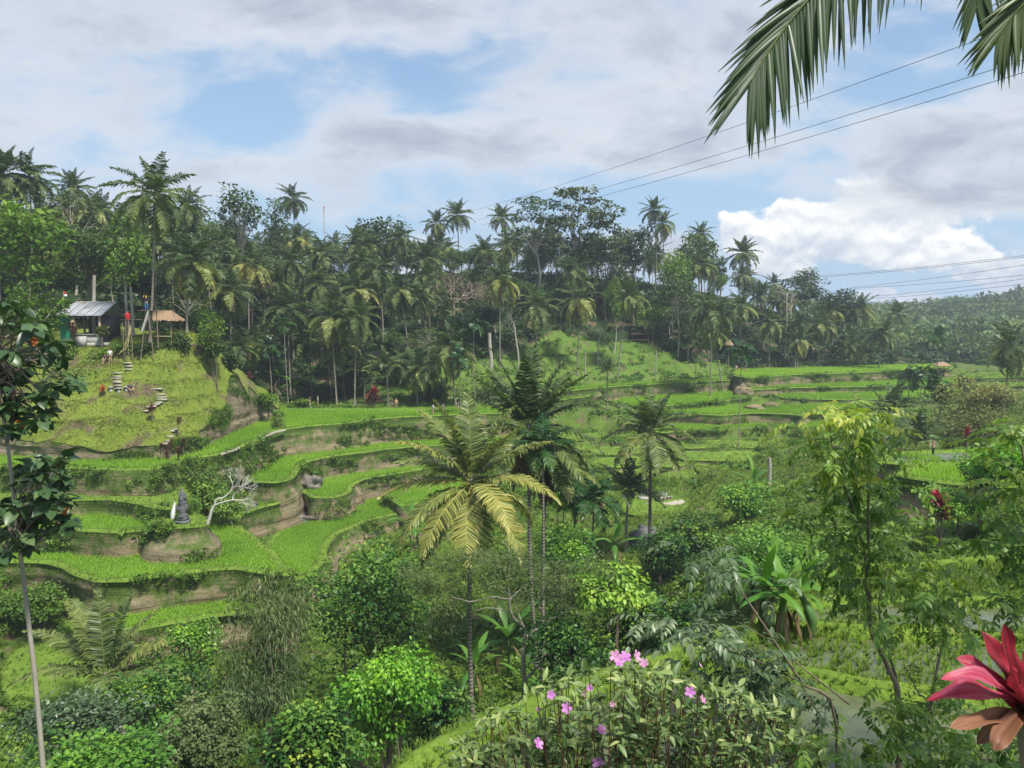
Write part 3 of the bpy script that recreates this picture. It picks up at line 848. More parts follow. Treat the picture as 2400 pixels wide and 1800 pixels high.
rice = MB(); wetr = MB()
for T in TERR:
    if T['cover'] not in ('rice', 'paleRice', 'wet'):
        continue
    p = T['inner']; lo, hi = p.min(0), p.max(0)
    Y = p[:, 1].mean()
    sp_ = 0.27 if Y < 95 else 0.33 if Y < 130 else 0.5
    if T['cover'] == 'wet':
        sp_ = 0.2 if Y < 40 else .3
    gx, gy = np.meshgrid(np.arange(lo[0], hi[0], sp_), np.arange(lo[1], hi[1], sp_))
    gx = (gx + 0.35 * sp_ * (np.arange(gx.shape[0]) % 2)[:, None]).ravel(); gy = gy.ravel()
    a = fbm(gx * .05, gy * .05) * 1.5
    gx = gx + rng.normal(0, .05, gx.size); gy = gy + rng.normal(0, .05, gx.size)
    ok = visible(gx, gy); gx, gy = gx[ok], gy[ok]
    ok = inpoly(gx, gy, p); gx, gy = gx[ok], gy[ok]
    ok = ~covered(gx, gy, T); gx, gy = gx[ok], gy[ok]
    if T['cover'] == 'wet':
        ok = fbm(gx * .35 + 5, gy * .35, 3) > 0.42; gx, gy = gx[ok], gy[ok]
    n = len(gx)
    s_ = rng.uniform(.75, 1.2, n) * (0.9 + 0.5 * (sp_ - 0.27) / .2) * (0.5 if T['cover'] == 'wet' and Y < 40 else 1)
    pos = np.column_stack([gx, gy, np.full(n, T['z'] - .02)])
    tint = 0.5 + (fbm(gx * .12, gy * .12) - .47) * 0.9 + rng.normal(0, .08, n) + (0.25 if T['cover'] == 'paleRice' else 0)
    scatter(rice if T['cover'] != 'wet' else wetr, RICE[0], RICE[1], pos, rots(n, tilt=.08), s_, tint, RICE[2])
kind(rice.obj('rice_plants', M['rice']), 'stuff', 'bright green young rice growing in rows on the terraces', 'rice')
kind(wetr.obj('young_rice_plants', M['rice']), 'stuff', 'sparse young rice standing in the flooded near paddies', 'rice')

# grass on bunds, banks, mound and lawns
gb = MB(); gh = MB(); vines = MB(); flora = MB()
for T in TERR:
    p = T['poly']; per = np.linalg.norm(np.roll(p, -1, 0) - p, axis=1)
    Y = p[:, 1]
    dens = np.where(Y < 22, 75, np.where(Y < 95, 9, np.where(Y < 130, 5, 2.2)))
    cnt = rng.poisson(per * dens)
    idx = np.repeat(np.arange(len(p)), cnt)
    fpos = rng.uniform(0, 1, len(idx))[:, None]
    q = p[idx] * (1 - fpos) + np.roll(p, -1, 0)[idx] * fpos
    nr = Y[idx] < 30
    off = rng.uniform(-.95, .28, len(idx)) * np.where(nr, .5, 1)
    tg = np.roll(p, -1, 0) - np.roll(p, 1, 0); tg /= np.linalg.norm(tg, axis=1)[:, None] + 1e-9
    q = q + np.stack([tg[:, 1], -tg[:, 0]], -1)[idx] * off[:, None]
    ok = visible(q[:, 0], q[:, 1]) & ~covered(q[:, 0], q[:, 1], T)
    q = q[ok]; n = len(q)
    sc_ = rng.uniform(.5, 1.1, n) * np.where(q[:, 1] < 22, .42, np.where(q[:, 1] > 125, 1.5, 1.0))
    pos = np.column_stack([q, T['z'] + np.where((off[ok] < 0) & (off[ok] > -.85 * np.where(nr[ok], .5, 1)), .15, np.where(off[ok] > .1, -.22, .02))])
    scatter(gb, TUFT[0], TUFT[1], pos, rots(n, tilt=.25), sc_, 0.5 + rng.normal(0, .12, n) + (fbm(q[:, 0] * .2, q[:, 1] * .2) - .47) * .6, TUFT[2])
    # plants hanging on the bank
    V = T['V']; k = np.concatenate(T['Tn'])
    ok = visible(V[:, 0], V[:, 1]) & (V[:, 1] > 6)
    keep = (fbm(V[:, 0] * .22 + 3, V[:, 1] * .22 + V[:, 2] * .5, 3) - (k * .16) + .05) > 0.545
    vine = (V[:, 0] > xat(395, 80)) & (V[:, 0] < xat(640, 92)) & (T['z'] == -14.8) & (V[:, 1] < 99) & (rng.uniform(0, 1, len(V)) < .8)
    Vb = V[ok & (keep | vine)]
    Vb = Vb[~covered(Vb[:, 0], Vb[:, 1], T)] if len(Vb) else Vb
    for rep in range(2 if Y.mean() > 40 else 1):
        pick = Vb[rng.uniform(0, 1, len(Vb)) < 0.75]
        n = len(pick)
        if n:
            pick = pick + rng.normal(0, .18, (n, 3))
            c = CLUMP[rep] if rep else FINE[0]
            sc_ = rng.uniform(.5, 1.0, n) * (1.0 if Y.mean() < 125 else 1.25) * (0.35 if Y.mean() < 22 else 1)
            scatter(vines, c[0], c[1], pick, rots(n, tilt=.6), sc_, 0.42 + rng.normal(0, .16, n), c[2])
    if T['cover'] in ('grass', 'sparse', 'lawn', 'wet'):
        q = T['inner']; lo, hi = q.min(0), q.max(0)
        A_ = (hi - lo).prod(); dn = 3.0 if q[:, 1].mean() > 40 else 42
        if T['cover'] == 'lawn':
            dn = 0.8
        n = int(A_ * dn)
        x = rng.uniform(lo[0], hi[0], n); y = rng.uniform(lo[1], hi[1], n)
        ok = inpoly(x, y, q) & visible(x, y)
        if T['cover'] == 'wet':
            ok &= fbm(x * .35 + 5, y * .35, 3) > 0.36
        x, y = x[ok], y[ok]
        ok = ~covered(x, y, T); x, y = x[ok], y[ok]; n = len(x)
        scatter(gb, TUFT[0], TUFT[1], np.column_stack([x, y, np.full(n, T['z'])]), rots(n, tilt=.25), rng.uniform(.5, 1.2, n) * np.where(y < 22, .6, 1.0), 0.45 + rng.normal(0, .15, n) + (fbm(x * .2, y * .2) - .47) * .8, TUFT[2])
# mound grass
lo, hi = MOUND.min(0), MOUND.max(0)
n = 110000
x = rng.uniform(lo[0], hi[0], n); y = rng.uniform(lo[1], 104, n)
ok = inpoly(x, y, MOUND) & visible(x, y); x, y = x[ok], y[ok]
ok = rng.uniform(0, 1, len(x)) < np.clip(fbm(x * .3, y * .3) * 1.9 - .25, .25, 1); x, y = x[ok], y[ok]; n = len(x)
scatter(gh, TUFT[0], TUFT[1], np.column_stack([x, y, mz(x, y) - .03]), rots(n, tilt=.3), rng.uniform(.3, .75, n), 0.5 + rng.normal(0, .09, n) + (fbm(x * .14, y * .14) - .47) * .7, TUFT[2])
ok = visible(MV[:, 0], MV[:, 1]) & (np.concatenate(MT) < .5) & (fbm(MV[:, 0] * .3, MV[:, 1] * .3 + MV[:, 2]) > .52)
n = ok.sum()
scatter(vines, FINE[1][0], FINE[1][1], MV[ok], rots(n, tilt=.5), rng.uniform(.4, .9, n), 0.45 + rng.normal(0, .15, n), FINE[1][2])
kind(gh.obj('mound_grass', M['hillgrass']), 'stuff', 'yellowish short grass on the mound below the hut', 'grass')
kind(vines.obj('bank_plants', M['scrub']), 'stuff', 'ferns and creepers hanging on the terrace banks', 'ground cover')

# scrub over the valley sides: bushlets on open ground
def scrub_zone(n, xr, yr, keep, sc_, clumps, mbx, tint=0.45, tilt=.35):
    x = rng.uniform(*xr, n); y = rng.uniform(*yr, n)
    ok = visible(x, y) & keep(x, y); x, y = x[ok], y[ok]
    ok = np.ones(len(x), bool)
    for T in TERR:
        ok &= ~inpoly(x, y, offset(T['poly'], .3))
    ok &= ~inpoly(x, y, MOUND)
    x, y = x[ok], y[ok]
    z = ground_z(x, y)
    which = rng.integers(0, len(clumps), len(x))
    for i, c in enumerate(clumps):
        m_ = which == i; k = m_.sum()
        scatter(mbx, c[0], c[1], np.column_stack([x[m_], y[m_], z[m_] + .05]), rots(k, tilt=tilt), rng.uniform(*sc_, k), tint + rng.normal(0, .13, k) + (fbm(x[m_] * .12, y[m_] * .12) - .47) * 1.0, c[2])
scr = MB()
nf = lambda x, y: ~inpoly(x, y, FOREST)
scrub_zone(9500, (-5, 75), (55, 128), lambda x, y: nf(x, y) & (x > (y - 62) * -0.35 - 3) & (fbm(x * .09, y * .09 + 3) > .40 + .10 * (y > 95)), (.45, 1.15), FINE + FINE + CLUMP, scr, 0.55)
scrub_zone(700, (-5, 60), (55, 112), lambda x, y: nf(x, y) & (x > (y - 62) * -0.35 - 3) & (fbm(x * .09, y * .09 + 3) > .47), (1.2, 2.3), CLUMP + BROAD, scr, 0.4)
scrub_zone(5200, (-45, 30), (32, 66), nf, (.7, 1.6), CLUMP + FINE, scr, 0.40)
scrub_zone(5000, (-26, 24), (14, 34), nf, (.5, 1.15), FINE + CLUMP, scr, 0.40)
scrub_zone(2600, (-60, 100), (122, 200), nf, (.9, 2.0), CLUMP, scr, 0.42)
scrub_zone(3000, (20, 90), (28, 120), lambda x, y: nf(x, y) & (x > y * .36), (.5, 1.2), CLUMP + FINE, scr, 0.5)
scrub_zone(2600, (-60, -24), (40, 70), nf, (.5, 1.2), CLUMP + FINE, scr, 0.45)
kind(scr.obj('valley_scrub', M['scrub']), 'stuff', 'tangled green scrub and creepers over the valley sides', 'ground cover')
# rough grass between the scrub
x = rng.uniform(-60, 100, 95000); y = rng.uniform(4, 130, 95000)
ok = visible(x, y) & nf(x, y)
x, y = x[ok], y[ok]; ok = ~inpoly(x, y, MOUND)
for T in TERR:
    ok &= ~inpoly(x, y, T['poly'])
x, y = x[ok], y[ok]; n = len(x)
scatter(gb, TALL[0], TALL[1], np.column_stack([x, y, ground_z(x, y)]), rots(n, tilt=.25), rng.uniform(.35, .9, n) * np.where(y < 18, .6, 1), 0.5 + rng.normal(0, .15, n) + (fbm(x * .2, y * .2) - .47) * .9, TALL[2])
kind(gb.obj('terrace_grass', M['grass']), 'stuff', 'green grass along the terrace rims and open ground', 'grass')

# ------------------------------------------------------------------ palms
def frond(L, el, droop, pairs=26, wl=0.85, sag=0.5, seed=0, near=False, tint=0.35, twist=0.0, rr=0.03, v_up=0.25, fwd=0.55, power=1.25, tipy=0.0):
    """one feather leaf along +X: (verts, quads, tint). el: start angle, droop: bend to the tip"""
    g = np.random.default_rng(seed)
    ns = 15
    s_ = np.linspace(0, 1, ns)
    ang = el - droop * s_ ** power
    dx_ = np.cos(ang); dz_ = np.sin(ang)
    pts = np.zeros((ns, 3))
    pts[1:, 0] = np.cumsum((dx_[1:] + dx_[:-1]) / 2) * L / (ns - 1)
    pts[1:, 2] = np.cumsum((dz_[1:] + dz_[:-1]) / 2) * L / (ns - 1)
    pts[:, 1] = twist * L * s_ ** 2
    mb_v = []; mb_f = []; mb_t = []; nv = 0
    tv, tf = tube(pts, rr * (1 - .85 * s_), 4 if not near else 5)
    mb_v.append(tv); mb_f.append(tf); mb_t.append(np.full(len(tv), tint + .22)); nv += len(tv)
    sl = np.linspace(0.14, 1.0, pairs)
    for side in (-1, 1):
        sj = np.clip(sl + g.normal(0, .006, pairs), .1, 1)
        base_ = np.stack([np.interp(sj, s_, pts[:, k]) for k in range(3)], -1)
        a = np.interp(sj, s_, ang)
        T_ = np.stack([np.cos(a), np.zeros(pairs), np.sin(a)], -1)
        N_ = np.stack([-np.sin(a), np.zeros(pairs), np.cos(a)], -1)
        prof = np.sin(np.clip((sj - .02) / .98, 0, 1) ** .75 * np.pi * .93 + .10)
        ll = wl * np.clip(prof, .28, 1) * g.uniform(.78, 1.1, pairs)
        ff = fwd + 0.9 * np.clip(sj - .75, 0, 1) * 2.0
        lat = np.zeros((pairs, 3)); lat[:, 1] = side
        d = lat + T_ * ff[:, None] + N_ * (v_up + g.normal(0, .05, pairs))[:, None]
        d /= np.linalg.norm(d, axis=1)[:, None]
        sg = sag * g.uniform(.45, 1.55, pairs)
        mid = base_ + d * (ll * (.74 if near else .6))[:, None]; mid[:, 2] -= ll * sg * (.30 if near else .2)
        d2 = d.copy(); d2[:, 2] -= sg * 1.5
        d2 /= np.linalg.norm(d2, axis=1)[:, None]
        tip = mid + d2 * (ll * (.30 if near else .44))[:, None]
        wv = T_ * (L / pairs * (0.36 if near else .55))
        if near:
            wv = T_ * np.minimum(L / pairs * .66, .06)
        kb = .95 if near else .6
        b0, b1 = base_ - wv * kb, base_ + wv * kb
        rl = N_ * (np.linalg.norm(wv, axis=1) * g.normal(0, .75, pairs))[:, None]
        m0, m1 = mid - wv - rl, mid + wv + rl
        v = np.stack([b0, b1, m1, m0, tip], 1).reshape(-1, 3)
        o_ = np.arange(pairs)[:, None] * 5 + nv
        mb_v.append(v); nv += len(v)
        mb_f.append(np.concatenate([o_ + np.array([[0, 1, 2, 3]]), np.concatenate([o_ + np.array([[3, 2, 4]]), o_ + 4], 1)]))
        tt = tint + g.normal(0, .10 if near else .06, pairs) + tipy * np.clip(sj - .3, 0, 1)
        mb_t.append(np.repeat(tt, 5) + np.tile([-.03, -.03, 0, 0, .08], pairs))
    return np.concatenate(mb_v), np.concatenate(mb_f), np.concatenate(mb_t)
def turn(v, az, off=(0, 0, 0)):
    c, s_ = math.cos(az), math.sin(az)
    v = np.array(v)
    return np.column_stack([v[:, 0] * c - v[:, 1] * s_, v[:, 0] * s_ + v[:, 1] * c, v[:, 2]]) + np.array(off)
def fronds_plan(n, seed, young=86, old=-52, L=4.3, yel=0.25, spread=1.0):
    g = random.Random(seed); plan = []
    for i in range(n):
        k = i / (n - 1)
        el = young + (old - young) * k ** 0.85 + g.uniform(-8, 8)
        plan.append(dict(az=i * 2.39996 + g.uniform(-.25, .25), el=R(el), droop=(0.45 + 0.75 * math.cos(R(max(el, -20)))) * g.uniform(.8, 1.2) * spread,
                         L=L * (0.72 + 0.28 * math.sin(min(1, k * 2.2 + .25) * math.pi / 2)) * g.uniform(.92, 1.06),
                         tint=0.22 + .18 * k + g.uniform(-.05, .05) + (yel * g.uniform(.6, 1.6) if k > .45 and g.random() < .65 else 0), seed=seed * 100 + i))
    return plan
def crown_mesh(name, plan, pairs, wl, mat, dry=0, sag=.55, nuts=True, rr=.035):
    mb = MB()
    for p in plan:
        v, f, t = frond(p['L'], p['el'], p['droop'], pairs, wl, sag, p['seed'], tint=p['tint'], rr=rr, twist=random.Random(p['seed']).uniform(-.12, .12))
        f4 = f
        mb.add(turn(v, p['az']), f4, t)
    g = random.Random(dry + 5)
    for i in range(dry):
        v, f, t = frond(3.4, R(-45 - 20 * g.random()), .55, pairs // 2, wl * .7, 1.0, i + 900, tint=g.uniform(.3, .6), rr=rr)
        mb.add(turn(v, g.uniform(0, 6.28), (0, 0, -.25)), f, t, 1)
    return mb.mesh(name, [M[mat], M['drypalm']])
CROWNS = []
for i, (n_, yl, yo, dr, sp_) in enumerate([(21, .12, -48, 1, 1.0), (19, .25, -55, 2, 1.1), (23, .06, -40, 0, .9), (17, .35, -58, 2, 1.15), (20, .10, -50, 2, 1.25), (16, .18, -42, 1, 1.0)]):
    CROWNS.append(crown_mesh('coconut_crown', fronds_plan(n_ + 5, 11 + i, 86, yo, 5.3, yl, sp_), 36, 1.25, 'palm', dr))
YOUNG = [crown_mesh('young_palm_crown', fronds_plan(14, 41 + i, 84, 8, 4.3, .1, .8), 26, 1.0, 'palm', 0) for i in range(2)]
ARECA = [crown_mesh('areca_crown', fronds_plan(11, 61 + i, 80, -28, 2.0, .05, 1.3), 16, .75, 'areca', 0, .5, rr=.03) for i in range(2)]
def trunk_mesh(name, base_, top, r0, r1, mat, bend=0.03, seed=0, flare=1.5):
    g = random.Random(seed)
    b = Vector(base_); t = Vector(top); H = (t - b).length
    side = Vector((g.uniform(-1, 1), g.uniform(-1, 1), 0)) * H * bend
    pts = []; rad = []
    for i in range(11):
        k = i / 10
        pts.append(b.lerp(t, k) + side * math.sin(k * math.pi) * (1 - k * .3) - b)
        rad.append((r0 + (r1 - r0) * k) * (1 + (flare - 1) * max(0, 1 - k * 9)))
    v, f = tube([tuple(p) for p in pts], rad, 8)
    mb = MB(); mb.add(v, f)
    return mb.mesh(name, M[mat], True)
PALM_SPOTS = []
def palm(u, v, Y, label, base_u=None, variant=None, scale=1.0, group=None, kind_='coconut', mat='ptrunk', name=None, base_drop=0.0, r=0.16, rz=None):
    top = at(u, v, Y)
    bx = xat(base_u if base_u is not None else u, Y)
    bz = s1(bx, Y) - base_drop
    if top.z < bz + .4:
        top.z = bz + .4
    g = random.Random(int(u * 7 + v * 3))
    nm = name or {'coconut': 'coconut_palm', 'young': 'young_coconut_palm', 'areca': 'areca_palm'}[kind_]
    t = thing(nm, label, 'palm', (bx, Y, bz), 0, group)
    top_l = top - Vector((bx, Y, bz))
    if kind_ == 'areca':
        r = 0.09
    link('trunk', trunk_mesh('palm_trunk', (0, 0, -.3), top_l, r, r * .62, mat, .03, int(u), 1.6), t)
    pool = {'coconut': CROWNS, 'young': YOUNG, 'areca': ARECA}[kind_]
    c = link('crown', pool[(variant if variant is not None else g.randrange(len(pool))) % len(pool)], t, top_l)
    c.rotation_euler = (g.uniform(-.12, .12), g.uniform(-.12, .12), rz if rz is not None else g.uniform(0, 6.28))
    c.scale = (scale,) * 3
    PALM_SPOTS.append((bx, Y))
    return t
# ------------------------------------------------------------------ broadleaf trees
LEAFQ = np.array([(0, 0, 0), (.5, .30, .05), (1, 0, -.10), (.5, -.30, .05)])
def rot_to(az, el, roll):
    ca, sa, ce, se, cr, sr = np.cos(az), np.sin(az), np.cos(el), np.sin(el), np.cos(roll), np.sin(roll)
    Z = np.zeros_like(az); O = np.ones_like(az)
    A = np.stack([ca, -sa, Z, sa, ca, Z, Z, Z, O], -1).reshape(-1, 3, 3)
    E = np.stack([ce, Z, -se, Z, O, Z, se, Z, ce], -1).reshape(-1, 3, 3)
    Rr = np.stack([O, Z, Z, Z, cr, -sr, Z, sr, cr], -1).reshape(-1, 3, 3)
    return A @ E @ Rr
def leaves_on(mb, centres, radii, per, size, g, tint=0.5, squash=.75, droop=-.25, shell=.55, tmpl=LEAFQ, mi=0, vary=.14, width=1.0):
    centres = np.asarray(centres, float); n = len(centres)
    radii = np.broadcast_to(radii, (n,))
    idx = np.repeat(np.arange(n), per)
    k = len(idx)
    d = g.normal(size=(k, 3)); d[:, 2] = d[:, 2] * .8 + .25
    d /= np.linalg.norm(d, axis=1)[:, None]
    rr_ = radii[idx] * g.uniform(shell, 1.05, k)
    p = centres[idx] + d * rr_[:, None] * np.array([1, 1, squash])
    az = np.arctan2(d[:, 1], d[:, 0]) + g.normal(0, .7, k)
    el = droop + g.normal(0, .4, k) + d[:, 2] * .35
    ct = g.normal(0, vary, n)
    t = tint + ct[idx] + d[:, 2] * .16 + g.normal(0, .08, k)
    tm = tmpl * np.array([1, width, 1])
    scatter(mb, tm, [[0, 1, 2, 3]] if len(tm) == 4 else [[0, 1, 2]], p, rot_to(az, el, g.normal(0, .5, k)), size * g.uniform(.7, 1.3, k), t, None, mi)
def limbs_to(mb, base_, fork, centres, g, r0, frac=.6, seg=6, rtip=.02):
    """trunk to the fork, then a bent limb towards some of the clumps"""
    b = np.array(base_); fk = np.array(fork)
    mid = (b + fk) / 2 + g.normal(0, .04, 3) * np.linalg.norm(fk - b)
    v, f = tube(spline([b, mid, fk], 7), np.linspace(r0, r0 * .62, 7) * np.array([1.35, 1.08, 1, 1, 1, 1, 1]), seg)
    mb.add(v, f)
    for c in centres:
        if g.random() > frac:
            continue
        c = np.asarray(c)
        s0 = b + (fk - b) * g.uniform(.72, 1.0)
        md = s0 + (c - s0) * .5 + np.array([0, 0, .12 * np.linalg.norm(c - s0)]) + g.normal(0, .05, 3) * np.linalg.norm(c - s0)
        v, f = tube(spline([s0, md, c], 6), np.linspace(r0 * .42, rtip, 6), 5)
        mb.add(v, f)
def broad(seed, H=10., W=6., hb=.35, ncl=26, per=70, size=.5, mat='mid', bark='bark', style='round', rc=.20, tint=.45, r0=.18, frac=.5, squash=.75, droop=-.25, width=1.0):
    g = np.random.default_rng(seed)
    zc, rz_ = H * (1 + hb) / 2, H * (1 - hb) / 2
    C = []
    if style == 'layer':
        for k in range(6):
            z = H * (hb + (1 - hb) * (k + .5) / 6)
            wk = W / 2 * math.sin(math.pi * (0.25 + .62 * (k + .5) / 6)) * g.uniform(.75, 1.1)
            for j in range(max(2, ncl // 6)):
                a = g.uniform(0, 6.28); r_ = wk * math.sqrt(g.uniform(.1, 1))
                C.append((r_ * math.cos(a), r_ * math.sin(a), z + g.normal(0, .02 * H)))
    elif style == 'umbrella':
        for j in range(ncl):
            a = g.uniform(0, 6.28); r_ = W / 2 * math.sqrt(g.uniform(.02, 1))
            C.append((r_ * math.cos(a), r_ * math.sin(a), H * (hb + (1 - hb) * (1 - (2 * r_ / W) ** 2) * .75) + g.normal(0, .03 * H)))
    elif style == 'column':
        for j in range(ncl):
            k = g.uniform(0, 1); a = g.uniform(0, 6.28)
            r_ = W / 2 * (1 - k ** 2) ** .5 * math.sqrt(g.uniform(.1, 1))
            C.append((r_ * math.cos(a), r_ * math.sin(a), H * (hb + (1 - hb) * k)))
    else:
        for j in range(ncl):
            d = g.normal(size=3); d[2] = d[2] * .8 + .2; d /= np.linalg.norm(d)
            k = g.uniform(.35, .86)
            C.append((d[0] * W / 2 * k, d[1] * W / 2 * k, zc + d[2] * rz_ * k))
    C = np.array(C)
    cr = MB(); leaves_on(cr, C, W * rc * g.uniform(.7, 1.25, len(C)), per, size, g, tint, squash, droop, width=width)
    tr = MB(); limbs_to(tr, (0, 0, -.4), (g.normal(0, .03) * H, g.normal(0, .03) * H, H * (hb + .12)), C, g, r0, frac)
    return dict(crown=cr.mesh('tree_crown', M[mat]), trunk=tr.mesh('tree_trunk', M[bark], True), H=H, W=W)
PROTO = {
    'dark': [broad(101, 11, 8, .3, 30, 70, .52, 'dark'), broad(102, 12, 7, .35, 26, 80, .5, 'dark', rc=.22)],
    'mid': [broad(111, 11, 8, .35, 28, 70, .5, 'mid'), broad(112, 13, 8, .45, 26, 66, .5, 'mid', 'palebark', rc=.19)],
    'light': [broad(121, 10, 7.5, .3, 28, 70, .48, 'light'), broad(122, 11, 6.5, .35, 24, 70, .46, 'light', 'palebark', rc=.2)],
    'layer': [broad(131, 17, 8.5, .45, 30, 60, .5, 'mid', 'palebark', 'layer', .17, .5, .2, .6, .32), broad(132, 16, 8, .42, 36, 60, .5, 'olive', 'palebark', 'layer', .15, .35, .2, .6, .32)],
    'open': [broad(141, 14, 7.5, .40, 30, 36, .46, 'mid', 'palebark', 'round', .15, .5, .17, .9), broad(142, 12, 8, .4, 26, 26, .42, 'olive', 'palebark', 'umbrella', .15, .5, .15, .9)],
    'umb': [broad(151, 11, 9, .5, 34, 60, .48, 'mid', 'palebark', 'umbrella', .16, .5, .17, .7, .45), broad(152, 12, 9, .5, 34, 60, .5, 'dark', 'palebark', 'umbrella', .17, .5, .17, .7, .5)],
    'column': [broad(161, 14, 5.5, .12, 34, 60, .46, 'olive', 'bark', 'column', .2, .45, .14, .3), broad(162, 13, 4.5, .15, 30, 60, .46, 'mid', 'bark', 'column', .22, .5, .14, .3)],
}
def tree(typ, u, vtop, Y, wpx, label, i=0, base_z=None, name='broadleaf_tree', group=None, rz=None, u_w=None):
    P = PROTO[typ][i % len(PROTO[typ])]
    x = xat(u, Y)
    bz = s1(x, Y) if base_z is None else base_z
    h = max(at(u, vtop, Y).z - bz, 2.0)
    w_ = wpx / F * Y
    g = random.Random(int(u * 13 + vtop * 7))
    t = thing(name, label, 'tree', (x, Y, bz), g.uniform(0, 6.28) if rz is None else rz, group)
    for nm in ('trunk', 'crown'):
        o = link(nm, P[nm], t); o.scale = (w_ / P['W'], w_ / P['W'], h / P['H'])
    return t

# ---- palms and trees one can pick out
palm(361, 455, 93, 'tall coconut palm with straight trunk rising beside the wooden platform', 347, 0, 1.15, rz=.6)
palm(449, 613, 99, 'yellow-fronded coconut palm just right of the thatched shelter', 437, 3, 1.0, rz=2.1)
palm(541, 680, 126, 'drooping palm with brown skirt right of the mound top', 540, 1, 1.0)
palm(68, 414, 117, 'palm crown above the leafy tree at the left edge', 66, 4, 1.05)
palm(3, 410, 114, 'palm cut by the left edge of the photo', 0, 2, 1.05)
palm(684, 612, 152, 'spreading palm high in the forest behind the yellow palm', 686, 1)
palm(582, 617, 142, 'palm with orange dead skirt behind the drooping palm', 584, 3)
palm(441, 482, 152, 'palm showing behind the tall palm by the platform', 440, 0)
palm(172, 440, 160, 'dark palm head between pale trees above the hut', 172, 2, .9)
palm(673, 722, 139, 'leftmost of three tall pale palms behind the ridge field', 677, 2, 1.1)
palm(776, 742, 132, 'middle one of three tall pale palms behind the ridge field', 786, 3, 1.05)
palm(836, 742, 132, 'rightmost of three tall pale palms behind the ridge field', 828, 0, 1.05)
palm(749, 663, 151, 'broad palm above the middle one of the pale palms', 750, 4, 1.1)
palm(834, 680, 149, 'dark drooping palm above the rightmost pale palm', 836, 1, 1.15)
palm(882, 634, 160, 'palm with leaning trunk left of the leafless tree', 897, 4)
palm(839, 571, 176, 'high palm on the slope under the round dark tree', 840, 2, 1.05)
palm(698, 556, 176, 'palm with brown skirt below the skyline thicket', 700, 3, .95)
palm(752, 598, 166, 'palm in the middle of the left forest slope', 752, 0, 1.05)
palm(935, 678, 150, 'left one of two leaning palms below the leafless tree', 958, 1)
palm(982, 692, 152, 'right one of two leaning palms below the leafless tree', 1008, 4)
palm(1173, 653, 158, 'palm with yellow lower fronds right of the leafless tree', 1172, 3, 1.15)
palm(1072, 504, 205, 'lone skyline palm beside the power lines', 1072, 2, 1.0)
palm(1024, 524, 205, 'skyline palm left of the lone one by the power lines', 1024, 1, .95)
palm(1176, 510, 210, 'skyline palm under the lowest power line', 1176, 2, .9)
palm(686, 466, 192, 'skyline palm in the thicket left of the thin mast', 686, 4, 1.0)
palm(934, 560, 182, 'palm below the skyline between round dark trees', 934, 0)
palm(1261, 716, 163, 'palm on the lawn hill left of the stone path', 1261, 4, 1.2)
palm(1355, 700, 168, 'yellowish palm beside the stone path on the lawn hill', 1353, 3, 1.2)
palm(1475, 694, 171, 'palm leaning right from the lawn hill edge', 1450, 1, 1.05)
palm(1665, 728, 160, 'great shaggy palm at the right end of the lawn hill', 1668, 4, 1.35)
palm(1671, 775, 170, 'smaller palm behind the great shaggy palm', 1700, 1, 1.0)
palm(1643, 620, 203, 'dark palm standing over the great shaggy palm', 1643, 0, 1.15)
palm(1532, 492, 222, 'taller one of two skyline palms right of the layered trees', 1534, 2, .95)
palm(1553, 524, 222, 'shorter one of two skyline palms right of the layered trees', 1555, 1, 1.0)
palm(1641, 548, 222, 'palm breaking the skyline above the dark palm', 1641, 0, .95)
palm(1741, 593, 212, 'skyline palm left of the big white cloud foot', 1738, 2, 1.1)
palm(1735, 718, 194, 'palm in the forest above the far pale field', 1733, 1, 1.1)
palm(1808, 756, 198, 'palm left of the twin pale trunks', 1806, 0)
palm(1868, 758, 200, 'upper palm right of the twin pale trunks', 1866, 4)
palm(1872, 796, 196, 'lower palm right of the twin pale trunks', 1872, 3, .95)
palm(1921, 758, 206, 'broad palm under the dark rounded trees', 1921, 1, 1.1)
palm(1953, 729, 222, 'small palm high in the dark rounded trees', 1953, 3, .95)
palm(2018, 722, 226, 'palm at the right end of the forest hill', 2008, 1, 1.15)
palm(2067, 780, 196, 'tall drooping palm standing alone behind the far field', 2064, 4, 1.15)
palm(2103, 735, 262, 'distant palm rising over the far forest gap', 2103, 2, 1.2)
palm(1994, 812, 200, 'bushy palm just behind the far pale field', 1994, 0, .95)
palm(2368, 808, 126, 'coconut palm with pale trunk at the right edge', 2364, 1, 1.1)
palm(1062, 811, 129, 'palm with twisted pale trunk beside the visitors', 1068, 3, 1.15)
palm(980, 862, 131, 'short palm with dry drooping fronds behind the ridge field', 976, 1, .95, kind_='coconut')
palm(905, 858, 131, 'young dark palm behind the couple on the ridge field', 907, 0, 1.0, kind_='young')
palm(850, 872, 136, 'young palm right of the three pale palms', 852, 1, .9, kind_='young')
palm(1425, 868, 141, 'small young palm on the terrace below the lawn hill', 1426, 1, .75, kind_='young')
palm(1111, 757, 126, 'areca palm with vine-wrapped trunk', 1115, kind_='areca', scale=1.5)
palm(1078, 838, 119, 'areca palm with yellow flower plume', 1086, kind_='areca', scale=1.4)
palm(628, 812, 129, 'thin areca palm just right of the mound', 633, kind_='areca', scale=1.4)
palm(665, 757, 131, 'taller thin areca palm right of the mound', 671, kind_='areca', scale=1.3)
palm(1738, 821, 122, 'slender areca palm standing among the middle terraces', 1737, kind_='areca', scale=1.5)
palm(2198, 789, 182, 'vine-covered areca palm beside the small far hut', 2200, kind_='areca', scale=2.0)
palm(2134, 884, 148, 'left one of three arecas on the right terraces', 2137, kind_='areca', scale=1.6)
palm(2162, 879, 146, 'middle one of three arecas on the right terraces', 2164, kind_='areca', scale=1.6)
palm(2191, 890, 118, 'right one of three arecas on the right terraces', 2205, kind_='areca', scale=1.4)
